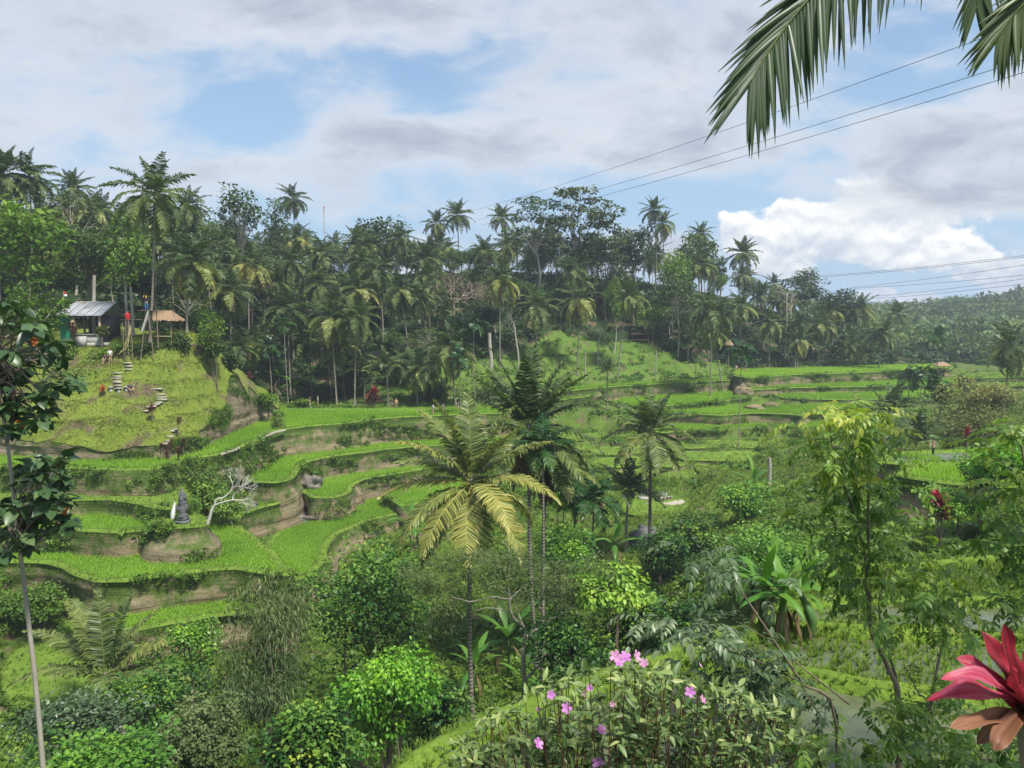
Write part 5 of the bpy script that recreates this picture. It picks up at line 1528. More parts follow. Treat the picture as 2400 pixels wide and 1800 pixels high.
bush('shrub', 'round bush on the right corner of the mound', 622, 912, 110, 36, 50, 'light', .4, 14, 60, .5, .25, .8, -.3)
bush('shrub', 'dark bush clinging to the right foot of the mound', 640, 960, 116, 42, 40, 'scrub', .4, 14, 60, .3, .25, .8, -.3)
bush('shrub', 'shady bush on the right shoulder of the mound', 540, 820, 101, 40, 55, 'mid', .4, 16, 60, .4, .25, .9, -.3)
bush('shrub', 'thin weedy shrub at the bend of the ridge path', 648, 965, 104, 40, 90, 'olive', .3, 16, 40, .6, .22, 1.0, -.3, style='column')
bush('shrub', 'green mass of vines left of the bare frangipani', 470, 1100, 79, 110, 110, 'scrub', .35, 34, 80, .5, .17, .9, -.5)
bush('shrub', 'brighter creeper patch behind the stone shrine', 520, 1150, 76, 120, 60, 'scrub', .3, 26, 80, .65, .17, .8, -.5)
bush('shrub', 'small round bush on the ledge left of the shrine', 368, 1175, 70, 44, 44, 'scrub', .25, 14, 70, .35, .22, .8, -.3)
for k, (u, v, Y, w_, h_, m_, la) in enumerate([
        (165, 795, 93.5, 70, 60, 'scrub', 'tangled shrub below the green wall of the hut'),
        (235, 815, 92.5, 60, 50, 'light', 'yellow-green shrub in front of the hut steps'),
        (290, 795, 93, 50, 45, 'light', 'round shrub between the hut and the shelter'),
        (345, 800, 93, 60, 30, 'mid', 'low dark hedge under the wooden platform'),
        (420, 775, 95, 60, 50, 'mid', 'shrub below the right end of the shelter'),
        (200, 850, 91, 110, 60, 'scrub', 'dark shrub mass left of the white-shirted person'),
        (490, 735, 97, 70, 90, 'light', 'climbing plant on a dead trunk right of the shelter'),
        (500, 800, 96.5, 50, 40, 'mid', 'small bush on the bank right of the shelter'),
        (60, 790, 94, 140, 90, 'scrub', 'green bush behind the leathery-leaved tree'),
        (130, 860, 90, 90, 50, 'mid', 'dull bush on the left shoulder of the mound')]):
    bush('shrub', la, u, v, Y, w_, h_, m_, .32, 20, 60, .5, .22, .8, -.3)

# small trees on the terraces behind and around
bush('shrub', 'olive bushes behind the visitors on the ridge field', 1010, 885, 134, 100, 70, 'olive', .45, 24, 70, .45, .2, .7, -.3)
bush('shrub', 'scrubby bank right of the visitors', 1140, 890, 134, 110, 70, 'olive', .45, 24, 60, .35, .2, .6, -.3)
bush('shrub', 'pale shrub left of the dark-shirted walker', 697, 930, 128, 50, 36, 'light', .5, 14, 60, .5, .22, .7, -.3)

# ---- leathery-leaved tree at the left edge
x0 = at(88, 1650, 21)
t = thing('leathery_leaved_tree', 'slender tree with big leathery leaves at the left edge', 'tree', (x0.x, 21, s1(x0.x, 21)))
tb = Vector(t.location)
trk = [tb + Vector((.15, 0, -.4))] + [at(u, v, 21) for u, v in ((88, 1650), (66, 1450), (42, 1250), (20, 1060), (-10, 850), (-15, 660))]
mb = MB(); vv, ff = tube(spline([tuple(p - tb) for p in trk], 26), np.linspace(.075, .035, 26), 8); mb.add(vv, ff)
mb.obj('trunk', M['palebark'], t, True)
ros = [(40, 720), (15, 760), (70, 790), (100, 830), (60, 850), (130, 855), (150, 900), (110, 905), (85, 930), (40, 900), (20, 830), (10, 960), (55, 975), (90, 985), (30, 1010), (-20, 900), (-30, 780), (170, 895), (120, 940), (60, 760), (95, 780), (130, 800), (0, 880), (30, 940),
       (150, 1075), (120, 1090), (90, 1105), (60, 1095), (140, 1130), (100, 1150), (70, 1165), (150, 1175), (120, 1195), (85, 1205), (165, 1215), (130, 1230), (150, 1235), (60, 1210), (110, 1170), (40, 1180), (20, 1225), (35, 1265), (15, 1290), (60, 1285), (-5, 1250), (10, 1180), (80, 1240), (-20, 1310)]
lf = MB(); br = MB()
gg = np.random.default_rng(21)
for (u, v) in ros:
    for rep in range(2):
        p = at(u + gg.normal(0, 12) * rep, v + gg.normal(0, 14) * rep, 21 + gg.uniform(-1.2, 1.2)) - tb
        n = gg.integers(7, 11)
        az = np.arange(n) * 2.4 + gg.uniform(0, 6); el = gg.normal(-.15, .4, n)
        put_leaves(lf, OVW, np.repeat(np.array([p]), n, 0) + gg.normal(0, .05, (n, 3)), az, el, gg.uniform(.34, .52, n), .45 + gg.normal(0, .16, n))
        src = trk[3] - tb if v > 1040 else trk[5] - tb
        s0 = np.array(src) + np.array([0, 0, gg.uniform(-.8, .8)])
        vv, ff = tube(spline([s0, (s0 + np.array(p)) / 2 + np.array([0, gg.normal(0, .2), .15]), p], 6), np.linspace(.03, .012, 6), 5); br.add(vv, ff)
lf.obj('foliage', M['teak'], t); br.obj('branch', M['bark'], t, True)
for (u, v) in ((35, 985), (75, 790), (48, 1000), (160, 1190), (40, 915)):
    p = at(u, v, 20.3) - tb
    lo_ = MB(); put_leaves(lo_, OVW, np.array([p]), [gg.uniform(0, 6)], [-.6], np.array([.34]), np.array([.5]))
    d = lo_.obj('withered_leaf', M['orange'], t); d['label'] = 'withered orange leaf'
bush('shrub', 'yellowish thin-leaved shrub behind the leathery-leaved tree', 75, 1050, 77, 130, 120, 'nf', .2, 26, 60, .6, .18, .9, -.3)
bush('shrub', 'weedy bank below the left end of the lowest rice field', 60, 1365, 60, 180, 90, 'scrub', .25, 36, 80, .45, .16, .7, -.4)

# ---- feathery tree with bent bare limbs
Yt = 38.0
b = at(1232, 1640, Yt); gz_ = s1(b.x, Yt)
t = thing('feathery_tree', 'feathery olive-leaved tree with bent pale limbs below the central palm', 'tree', (b.x, Yt, gz_))
tb = Vector(t.location)
def px(l, Y=Yt, dy=0):
    return [tuple(at(u, v, Y + dy * i / max(1, len(l) - 1)) - tb) for i, (u, v) in enumerate(l)]
mb = MB()
for l, r0, r1, dy in (([(1236, 1640), (1226, 1560), (1230, 1497)], .13, .10, 0), ([(1230, 1497), (1227, 1468), (1205, 1450), (1195, 1425), (1195, 1405)], .09, .06, -.5), ([(1195, 1405), (1150, 1399), (1106, 1409), (1060, 1400)], .045, .015, -1.5),
                      ([(1195, 1405), (1192, 1350), (1196, 1294), (1175, 1265)], .04, .012, 0), ([(1195, 1405), (1215, 1385), (1240, 1368)], .04, .015, .8), ([(1230, 1497), (1255, 1478), (1280, 1459), (1334, 1430), (1378, 1392), (1420, 1380)], .09, .02, .6), ([(1280, 1459), (1268, 1430), (1262, 1412), (1275, 1380)], .05, .015, -.6),
                      ([(1228, 1470), (1215, 1440), (1200, 1400), (1160, 1370)], .05, .015, .5), ([(1195, 1433), (1150, 1425), (1110, 1432)], .035, .01, -.8), ([(1232, 1592), (1262, 1560), (1296, 1518), (1330, 1480), (1390, 1440)], .08, .02, 1.2)):
    P = spline(px(l, Yt, dy), 14)
    vv, ff = tube(P + np.random.default_rng(len(l)).normal(0, .015, P.shape), np.linspace(r0, r1, 14), 7); mb.add(vv, ff)
mb.obj('limb', M['palebark'], t, True)
mb = MB(); g = np.random.default_rng(31); C = []
for (u, v) in [(960, 1330), (1000, 1345), (1040, 1325), (1080, 1345), (1060, 1390), (1010, 1390), (1100, 1310), (1140, 1300), (1180, 1320), (1220, 1300), (1130, 1350), (1170, 1370), (1230, 1340), (1270, 1320), (1290, 1360), (1310, 1330), (1340, 1350), (1370, 1370), (1400, 1350), (1410, 1390), (1350, 1400), (1300, 1400), (1240, 1400), (1090, 1400), (1040, 1430), (1020, 1460), (1080, 1460), (1190, 1350), (1250, 1370), (1010, 1430), (980, 1370), (1150, 1330), (1430, 1370), (1390, 1320)]:
    for k in range(3):
        C.append(at(u + g.normal(0, 14), v + g.normal(0, 10), Yt + g.normal(0, 1.6)) - tb)
leaves_on(mb, np.array([tuple(c) for c in C]), .85, 110, .20, g, .5, .36, -.1, .1, width=.45)
mb.obj('foliage', M['nfe'], t)

# ---- bananas
def banana(label, u, vbase, Y, H, n, seed, tilt=.25, group=None, mat='banana', Ll=1.7, dead=2):
    p = hit(u, vbase, 15, 140); g = np.random.default_rng(seed)
    H *= p.y / Y; Ll *= p.y / Y; Y = p.y
    bz = p.z; lift = 0.0
    Ll *= 1.2; H *= 1.1
    t = thing('banana_plant', label, 'banana plant', (p.x, Y, bz), 0, group)
    stem = lift + H * .45
    mb = MB(); vv, ff = tube(spline([(0, 0, -.3), (g.normal(0, .08), g.normal(0, .08), stem * .5), (0, 0, stem)], 7), np.linspace(.13, .06, 7), 7); mb.add(vv, ff)
    mb.obj('stem', M['crownshaft'], t, True)
    for i in range(n + dead):
        dry = i >= n
        k = i / max(1, n - 1)
        L = Ll * g.uniform(.8, 1.15) * (0.75 if dry else 1); el = R(82 - 62 * k + g.normal(0, 6)) if not dry else R(-35); dr = g.uniform(.5, 1.0) + .5 * k
        s_ = np.linspace(0, 1, 10); an = el - dr * s_ ** 1.5
        x_ = np.concatenate([[0], np.cumsum(np.cos(an[1:]))]) * L / 9; z_ = np.concatenate([[0], np.cumsum(np.sin(an[1:]))]) * L / 9
        wd = .14 * Ll / 1.7 * np.clip(np.sin(np.pi * np.clip((s_ - .14) / .86, 0, 1) ** .8), 0, 1) ** .6 * (0.5 if dry else 1) * g.uniform(.66, 1.08, 10)
        V = []
        for j in range(10):
            for sd in (-1, -.5, 0, .5, 1):
                V.append((x_[j] - abs(sd) * wd[j] * .2, sd * wd[j], z_[j] + (.25 - abs(sd) * .3) * abs(sd) * wd[j] * 2 - abs(sd) * wd[j] * (.6 if dry else .15) + g.normal(0, .006)))
        fl = [(j * 5 + q, j * 5 + q + 1, j * 5 + q + 6, j * 5 + q + 5) for j in range(9) for q in range(4)]
        mb = MB(); mb.add(turn(np.array(V), i * 2.4 + seed, (0, 0, stem - (.15 if dry else 0))), fl, .5 + g.normal(0, .12) + .2 * (1 - k))
        o = mb.obj('dead_leaf' if dry else 'leaf', M['drypalm' if dry else mat], t, True)
    return t
banana('banana plant with upright leaves beside the feathery tree', 1192, 1590, 31, 3.2, 7, 2, Ll=1.9)
banana('smaller banana plant with torn leaves left of the feathery tree', 1112, 1640, 29, 2.4, 6, 5, Ll=1.4, dead=3)
banana('single young banana shoot at the terrace corner', 1225, 1650, 27, 1.8, 3, 7, Ll=1.1, dead=0)
for k, (u, v, s_, la) in enumerate([(1790, 1490, 1.7, 'left plant of the dark banana clump on the near slope'), (1835, 1500, 1.9, 'middle plant of the dark banana clump on the near slope'), (1875, 1495, 1.7, 'right plant of the dark banana clump on the near slope'), (1760, 1450, 1.6, 'rear plant of the dark banana clump on the near slope')]):
    banana(la, u, v, 25 + k * .5, 3.0, 10, 11 + k, Ll=s_, dead=6)
banana('lone banana with split dry leaves on the scrub slope', 1765, 1180, 74, 4.0, 6, 21, Ll=2.6)
banana('banana among bushes left of the central palm trunk', 965, 1290, 58, 3.6, 7, 22, Ll=2.4)
banana('second banana behind the bush left of the central palm', 1010, 1300, 60, 3.4, 6, 23, Ll=2.2)
banana('banana with hanging dry leaves below the two dark arecas', 1440, 1330, 50, 3.0, 6, 24, Ll=1.9, dead=6)
banana('pale banana at the foot of the grove right of the mound', 655, 915, 128, 4.2, 7, 25, Ll=3.0)
banana('banana shoot below the leftmost tall pale palm', 690, 915, 130, 3.4, 6, 26, Ll=2.6)

# ---- cordylines: red-leaved upright plants
def cordyline(label, u, vbase, Y, H, heads, leafL, mat, seed, name='cordyline', group=None, tint=.6):
    p = at(u, vbase, Y); g = np.random.default_rng(seed)
    bz = s1(p.x, Y); lift = max(0.0, p.z - bz)
    t = thing(name, label, 'plant', (p.x, Y, bz), 0, group)
    st = MB(); lv = MB(); lo2 = MB()
    for h in range(heads):
        hh = lift + H * g.uniform(.45, 1.0); ox, oy = g.normal(0, .13 * H, 2)
        vv, ff = tube(spline([(0, 0, -.2), (ox * .5, oy * .5, hh * .5), (ox, oy, hh)], 6), np.linspace(.03, .02, 6), 5); st.add(vv, ff)
        n = 16
        az = np.arange(n) * 2.4; el = np.linspace(1.3, -.5, n) + g.normal(0, .1, n)
        put_leaves(lv, OVM, np.column_stack([np.full(n, ox), np.full(n, oy), hh - np.linspace(0, .16 * H, n)]), az, el, leafL * g.uniform(.8, 1.15, n), tint + np.linspace(.25, -.3, n) + g.normal(0, .08, n))
    st.obj('stem', M['bark'], t); lv.obj('foliage', M[mat], t)
    return t
cordyline('crimson cordyline standing in grass below the right rice terrace', 2200, 1235, 42, 2.0, 9, .42, 'red', 1, tint=.62)
cordyline('small crimson cordyline behind the thicket at the right', 2267, 1030, 66, 1.0, 3, .35, 'red', 2)
cordyline('pair of red cordyline heads beside the trunkless palm', 2112, 1078, 74, 1.0, 4, .4, 'red', 3)
cordyline('tall red-leaved plant behind the ridge field', 877, 955, 127, 3.0, 7, .9, 'red', 4, tint=.45)
cordyline('maroon leafy plant by the hut wall', 172, 800, 93, 2.2, 6, .5, 'maroon', 5, tint=.5)
cordyline('orange potted croton on the mound terrace', 240, 921, 87, .7, 4, .4, 'orange', 6, tint=.4)
cordyline('yellow-leaved plant beside the hut steps', 238, 800, 93, 1.6, 6, .7, 'olive', 7, tint=.9)
cordyline('dark red-brown plant on the path corner of the mound', 358, 975, 84, 1.1, 4, .4, 'maroon', 8, tint=.7)
for k, (u, v, Y) in enumerate([(416, 1003, 83), (375, 1075, 80.5), (398, 1068, 80.5), (430, 1062, 82), (420, 1085, 79.5), (392, 1090, 79.5)]):
    cordyline(['dark maroon plant above the lower mound steps', 'leftmost maroon plant flanking the lower mound steps', 'maroon plant on the lower mound steps', 'rightmost maroon plant flanking the lower mound steps', 'maroon plant at the right foot of the mound steps', 'maroon plant at the left foot of the mound steps'][k], u, v, Y, 1.6, 3, .34, 'maroon', 20 + k, tint=.45)
cordyline('reddish plant high on the right shoulder of the mound', 585, 895, 104, 1.2, 3, .4, 'maroon', 30, tint=.8)

# ---- big red cordyline close to the camera at the right edge
Yc = 3.4
cpos = at(2395, 1665, Yc)
t = thing('red_cordyline', 'large crimson and pink cordyline close up at the right edge', 'plant', (cpos.x + .12, Yc, s1(cpos.x + .12, Yc)))
tb = Vector(t.location); c0 = cpos - tb
mb = MB(); vv, ff = tube(spline([(0, 0, -.2), tuple(c0 * .5 + Vector((.05, 0, 0))), tuple(c0)], 12), np.linspace(.022, .03, 12), 9); mb.add(vv, ff); mb.obj('stem', M['bark'], t, True)
def cord_mat():
    m_, t_ = material('crimson_cordyline_leaf')
    a = tintsock(t_); geo = t_.n('ShaderNodeNewGeometry')
    nz = t_.noise(geo.outputs['Position'], 14, 4, .6)
    col = t_.ramp(t_.m('ADD', a, t_.m('MULTIPLY', t_.m('SUBTRACT', nz, .5), .5), clamp=True), [(0, G(.05, .012, .012)), (.3, G(.20, .02, .03)), (.55, G(.38, .02, .045)), (.8, G(.44, .075, .13)), (1, G(.42, .22, .26))])
    p = principled(t_, col, .48, .4, nz, .15, bdist=.01)
    tr = t_.n('ShaderNodeBsdfTranslucent'); t_.set(tr.inputs[0], col)
    mx = t_.n('ShaderNodeMixShader'); mx.inputs[0].default_value = .25
    t_.set(mx.inputs[1], p); t_.set(mx.inputs[2], tr.outputs[0]); finish(t_, mx.outputs[0])
    return m_
M['cord'] = cord_mat(); M['cordold'] = leaf('old_cordyline_leaf', [G(.10, .04, .025), G(.26, .12, .06), G(.38, .22, .12)], .2, .5, .4, 0, 3)
def strap(mb, a, bmid, c, wd, up, g, tint, seg=12):
    P = spline([a, bmid, c], seg); T_ = np.gradient(P, axis=0); T_ /= np.linalg.norm(T_, axis=1)[:, None]
    S = np.cross(T_, up); S /= np.linalg.norm(S, axis=1)[:, None] + 1e-9
    N_ = np.cross(S, T_); k = np.linspace(0, 1, seg)
    wv = wd * np.clip(np.sin(np.pi * (k * .93 + .05)) ** .65, .12, 1) * np.where(k > .97, .1, 1)
    V = []
    ph = g.uniform(0, 6)
    for j in range(seg):
        for sd in np.linspace(-1, 1, 11):
            V.append(P[j] + S[j] * wv[j] * sd * .92 + N_[j] * wv[j] * (abs(sd) * .42 + .30 * math.sin(k[j] * 11 + ph + sd * 1.5) * abs(sd)))
    fl = [(j * 11 + q, j * 11 + q + 1, j * 11 + q + 12, j * 11 + q + 11) for j in range(seg - 1) for q in range(10)]
    tt = np.repeat(tint - .30 + .14 * np.sin(k * 3) + .14 * k, 11) + np.tile(g.normal(0, .10, 11) + np.array([.12, .04, 0, 0, -.05, -.12, -.05, 0, 0, .04, .12]), seg)
    mb.add(np.array(V), fl, tt)
g = np.random.default_rng(4)
for (u, v, Yl, um, vm, Ym, wd, ti, old) in [(2172, 1642, 3.25, 2280, 1622, 3.2, .050, .78, 0), (2205, 1592, 3.1, 2300, 1590, 3.15, .045, .88, 0), (2240, 1542, 3.5, 2310, 1580, 3.45, .050, .75, 0), (2298, 1478, 3.5, 2345, 1560, 3.45, .055, .48, 0), (2352, 1462, 3.4, 2365, 1560, 3.4, .060, .42, 0),
                                            (2420, 1500, 3.3, 2400, 1580, 3.35, .060, .55, 0), (2226, 1706, 3.15, 2300, 1690, 3.2, .042, .5, 1), (2330, 1760, 3.1, 2350, 1720, 3.15, .045, .4, 1), (2480, 1560, 3.3, 2440, 1600, 3.35, .05, .5, 0), (2520, 1640, 3.3, 2450, 1640, 3.3, .05, .6, 0),
                                            (2330, 1600, 3.75, 2360, 1610, 3.6, .05, .45, 0), (2440, 1590, 3.8, 2420, 1610, 3.6, .05, .4, 0), (2500, 1720, 3.1, 2450, 1690, 3.2, .05, .5, 1), (2370, 1560, 3.15, 2380, 1610, 3.2, .05, .58, 0), (2290, 1745, 3.3, 2340, 1700, 3.3, .04, .35, 1)]:
    mb = MB(); strap(mb, tuple(c0 + Vector((g.normal(0, .01), g.normal(0, .01), g.normal(0, .02)))), tuple(at(um, vm, Ym) - tb), tuple(at(u, v, Yl) - tb), wd, np.array([0, -.45, 1.0]), g, ti)
    o = mb.obj('leaf', M['cordold' if old else 'cord'], t, True)
    if old:
        o['label'] = 'brownish older leaf'

# ---- purple-flowered bush in the foreground
Yb = 5.8
bc = at(1480, 1790, Yb)
t = thing('flowering_bush', 'bush with pinkish purple flowers in the foreground', 'bush', (bc.x, Yb, s1(bc.x, Yb)))
tb = Vector(t.location)
g = np.random.default_rng(12)
top_line = np.array([(1060, 1760), (1120, 1690), (1200, 1650), (1280, 1600), (1380, 1555), (1450, 1545), (1520, 1570), (1600, 1590), (1680, 1610), (1760, 1625), (1850, 1690), (1930, 1740)], float)
st = MB(); lv = MB(); tips = []
for i in range(210):
    u = g.uniform(1065, 1925); vt = np.interp(u, top_line[:, 0], top_line[:, 1])
    v = vt + abs(g.normal(0, 1)) * 110 + g.uniform(0, 30)
    if i < 60:
        v = vt + g.uniform(0, 25)
    Yk = Yb + g.uniform(-.75, .9)
    p = np.array(at(u, min(v, 1900), Yk) - tb)
    if p[2] < .1:
        continue
    b_ = np.array([p[0] * .55 + g.normal(0, .15), (p[1]) * .5 + g.normal(0, .1), -.1])
    P = spline([b_, (b_ + p) / 2 + g.normal(0, .06, 3), p], 9)
    vv, ff = tube(P, np.linspace(.010, .003, 9), 5); st.add(vv, ff)
    tips.append(p)
    for j in range(3, 9):
        n = 6
        q = P[j] + g.normal(0, .02, (n, 3))
        put_leaves(lv, OVM, q, g.uniform(0, 6.28, n), g.normal(.25, .5, n), g.uniform(.07, .125, n), .38 + g.normal(0, .17, n) + (.2 if j > 7 else 0) - .08)
    for k in range(2):                             # side twigs
        sp0 = P[g.integers(3, 8)]; e = sp0 + g.normal(0, .11, 3) + np.array([0, 0, .08])
        vv, ff = tube(np.array([sp0, (sp0 + e) / 2 + g.normal(0, .01, 3), e]), np.array([.004, .003, .002]), 4); st.add(vv, ff)
        n = 10
        put_leaves(lv, OVM, e + g.normal(0, .025, (n, 3)), g.uniform(0, 6.28, n), g.normal(.3, .5, n), g.uniform(.065, .115, n), .32 + g.normal(0, .17, n))
M['tib'] = leaf('flower_bush_leaf', [G(0.038, 0.070, 0.023), G(0.098, 0.166, 0.046), G(0.240, 0.320, 0.098), G(0.480, 0.512, 0.208)], .25, .45, .4, 0, 5)
M['redstem'] = solid('reddish_stem', (.09, .04, .025), (.16, .075, .04), .7, 10)
st.obj('stem', M['redstem'], t, True); lv.obj('foliage', M['tib'], t)
M['petal'] = leaf('purple_petal', [G(.42, .12, .48), G(.60, .22, .62), G(.72, .38, .72)], .35, .5, .2, 0, 8)
M['petalpink'] = leaf('pink_petal', [G(.55, .2, .45), G(.72, .34, .6), G(.8, .5, .7)], .35, .5, .2, 0, 8)
def petal():
    v = [(0, 0, 0), (.5, .3, .1), (.5, -.3, .1), (.95, .32, .02), (.95, -.32, .02), (1.08, 0, 0)]
    return np.array(v), np.array([(0, 2, 1), (1, 2, 4), (1, 4, 3), (3, 4, 5)])
PET = petal()
for k, (u, v, s_, pink) in enumerate([(1442, 1538, 1.0, 1), (1464, 1542, 1.15, 0), (1450, 1554, .95, 0), (1490, 1538, 1.0, 1), (1511, 1555, .85, 1), (1381, 1612, .7, 0), (1290, 1628, .8, 0), (1326, 1660, 1.0, 0), (1320, 1645, .8, 0), (1260, 1744, 1.0, 0), (1402, 1785, 1.2, 0), (1408, 1712, 1.0, 0), (1617, 1622, .9, 0), (1645, 1640, .8, 1), (1367, 1625, .6, 1), (1435, 1650, .5, 1), (1640, 1560, .55, 1), (1262, 1662, .5, 1)]):
    p = at(u, v, Yb - .75 + .3 * (k % 3)) - tb
    mb = MB()
    n = 5
    az = np.arange(n) * 2 * np.pi / 5
    scatter(mb, PET[0], PET[1], np.zeros((n, 3)), rot_to(az, np.full(n, .35), np.zeros(n)), np.full(n, .042 * s_), .5 + g.normal(0, .15, n))
    vv, ff = sphere((0, 0, .006), .006 * s_, 6, 5); mb.add(vv, ff, 1.0)
    o = mb.obj('flower', M['petalpink' if pink else 'petal'], t, False, p)
    o.rotation_euler = (R(62 + g.normal(0, 18)), g.normal(0, .2), g.normal(0, .5))

# ---- slender trees with paired leaflets, right foreground
def compound(mb, p, az, el, L, n, size, tint, g, droop=.8):
    """feather leaf of ovate leaflets"""
    s_ = np.linspace(.12, 1, n); an = el - droop * s_ ** 1.3
    x_ = np.cumsum(np.cos(an)) * L / n; z_ = np.cumsum(np.sin(an)) * L / n
    c, s2 = math.cos(az), math.sin(az)
    P = np.column_stack([x_ * c, x_ * s2, z_]) + np.array(p)
    Pp = np.vstack([[p], P])
    for sd in (-1, 1):
        put_leaves(mb, OV, P, np.full(n, az) + sd * g.uniform(.9, 1.3, n), an - g.uniform(.1, .5, n), size * g.uniform(.8, 1.15, n) * np.sin(s_ * 2.2 + .5), tint + g.normal(0, .09, n), roll=sd * g.uniform(0, .4, n))
    put_leaves(mb, OV, P[-1:], [az], [an[-1]], np.array([size]), np.array([tint + .1]))
    v, f = tube(Pp, np.linspace(.0035, .0015, len(Pp)), 3); mb.add(v, f, tint - .1)
M['glir'] = leaf('pinnate_leaf', [G(.03, .07, .018), G(.085, .18, .03), G(.2, .33, .05), G(.45, .48, .07)], .34, .38, .45, 0, 2.5)
def pinnate_tree(label, stems, leaves, base, Yn, mat, seed, size=.10, L=.36, n=6, bark='bark', name='pinnate_leaved_tree', r0=.028):
    g = np.random.default_rng(seed)
    bp = at(base[0], base[1], Yn)
    t = thing(name, label, 'tree', (bp.x, Yn, s1(bp.x, Yn)))
    tb = Vector(t.location)
    st = MB(); lf = MB()
    for l, ra, rb in stems:
        pts = [tuple(at(u, v, Yn + g.normal(0, .08)) - tb) for u, v in l]
        if l[0] == base:
            pts = [(pts[0][0] + .02, pts[0][1], -.3)] + pts
        P = spline(pts, 20)
        vv, ff = tube(P, np.linspace(ra, rb, 20), 7); st.add(vv, ff)
    for (u, v, su, sv, cnt, ti) in leaves:
        for k in range(int(cnt * 1.4)):
            p = np.array(at(u + g.normal(0, su), v + g.normal(0, sv), Yn + g.normal(0, .35)) - tb)
            compound(lf, p, g.uniform(0, 6.28), g.uniform(-.2, .9), L * g.uniform(.7, 1.2), n, size, ti + .10 + g.normal(0, .10), g, g.uniform(.7, 1.5))
    st.obj('stem', M[bark], t, True); lf.obj('foliage', M[mat], t)
    return t
pinnate_tree('slender tree with yellow-green feathery leaves on the right', [
    ([(2108, 1655), (2080, 1560), (2040, 1478), (2032, 1370), (2028, 1300), (2004, 1214), (1978, 1140), (1955, 1080), (1945, 1000)], .034, .008), ([(2040, 1478), (2036, 1330), (2035, 1154), (2037, 1027), (2037, 975)], .022, .007), ([(2108, 1655), (2100, 1590), (2075, 1500), (2060, 1420), (2080, 1330)], .026, .008), ([(2004, 1214), (1960, 1190), (1930, 1190)], .008, .004), ([(2036, 1200), (2070, 1160), (2100, 1110)], .008, .004), ([(2035, 1090), (1990, 1040), (1950, 1010)], .008, .004)],
    [(1940, 985, 28, 16, 16, .80), (2040, 985, 30, 16, 18, .75), (1960, 1040, 45, 18, 16, .42), (2040, 1050, 50, 25, 18, .45), (1985, 1095, 35, 18, 12, .85), (1960, 1130, 30, 20, 10, .5), (2050, 1130, 40, 30, 12, .35), (1990, 1180, 50, 30, 16, .40), (2070, 1200, 40, 30, 14, .35), (1970, 1260, 50, 30, 16, .35), (2050, 1290, 55, 30, 20, .40), (2000, 1350, 50, 30, 16, .35), (2090, 1370, 50, 30, 16, .48), (2010, 1420, 40, 30, 10, .5)],
    (2108, 1655), 9.0, 'glir', 41, .115, .38)
pinnate_tree('bushy young tree with feathery leaves under the slender one', [
    ([(2180, 1700), (2190, 1600), (2215, 1480), (2230, 1400)], .022, .006), ([(2180, 1700), (2150, 1620), (2120, 1560)], .014, .005), ([(2215, 1480), (2270, 1430), (2320, 1400)], .012, .005)],
    [(2140, 1420, 40, 30, 14, .5), (2200, 1390, 50, 30, 16, .55), (2260, 1400, 45, 30, 14, .5), (2200, 1450, 50, 25, 14, .4), (2290, 1460, 40, 25, 10, .35), (2150, 1660, 70, 35, 22, .42), (2230, 1690, 60, 35, 18, .38), (2080, 1690, 60, 35, 14, .45), (2210, 1760, 80, 30, 20, .3), (2120, 1770, 60, 30, 14, .3)],
    (2180, 1700), 7.5, 'glir', 42, .10, .34)
pinnate_tree('dark drooping feathery foliage down the right edge', [
    ([(2440, 1500), (2425, 1300), (2410, 1150), (2390, 1020)], .03, .01), ([(2425, 1300), (2370, 1220), (2330, 1200)], .01, .004), ([(2410, 1150), (2360, 1090), (2320, 1070)], .01, .004)],
    [(2380, 1020, 30, 25, 12, .5), (2330, 1060, 30, 20, 8, .55), (2380, 1120, 30, 25, 14, .35), (2400, 1200, 30, 30, 16, .25), (2360, 1270, 35, 25, 12, .25), (2400, 1320, 30, 30, 14, .2), (2380, 1400, 35, 25, 12, .22), (2340, 1170, 25, 20, 8, .4)],
    (2440, 1500), 8.0, 'glir', 43, .11, .40)
pinnate_tree('grey-green leaning sapling with paired leaves above the flowering bush', [
    ([(1960, 1690), (1880, 1600), (1800, 1480), (1740, 1390), (1700, 1340), (1680, 1290)], .016, .005), ([(1990, 1650), (1900, 1580), (1800, 1500), (1715, 1450)], .010, .003), ([(1880, 1600), (1800, 1560), (1700, 1520), (1600, 1480)], .010, .004), ([(1930, 1690), (1870, 1590), (1850, 1520)], .006, .003)],
    [(1700, 1310, 45, 25, 10, .45), (1740, 1360, 45, 25, 8, .42), (1570, 1470, 55, 18, 14, .70), (1640, 1495, 50, 22, 14, .5), (1720, 1530, 50, 25, 16, .35), (1780, 1570, 45, 30, 16, .28), (1830, 1620, 45, 30, 14, .28), (1700, 1590, 50, 25, 12, .35), (1760, 1640, 60, 25, 12, .3), (1850, 1680, 50, 25, 10, .3)],
    (1960, 1690), 7.0, 'ng', 44, .10, .34)
pinnate_tree('leafy low shrub filling the bottom right corner', [
    ([(2330, 1830), (2300, 1780), (2260, 1740)], .012, .005), ([(2330, 1830), (2350, 1780), (2370, 1740)], .012, .005)],
    [(2280, 1770, 60, 25, 14, .3), (2350, 1780, 40, 25, 10, .25), (2000, 1770, 70, 25, 16, .35), (1900, 1770, 60, 25, 12, .32)],
    (2330, 1830), 6.0, 'glir', 45, .09, .28, name='leafy_shrub')

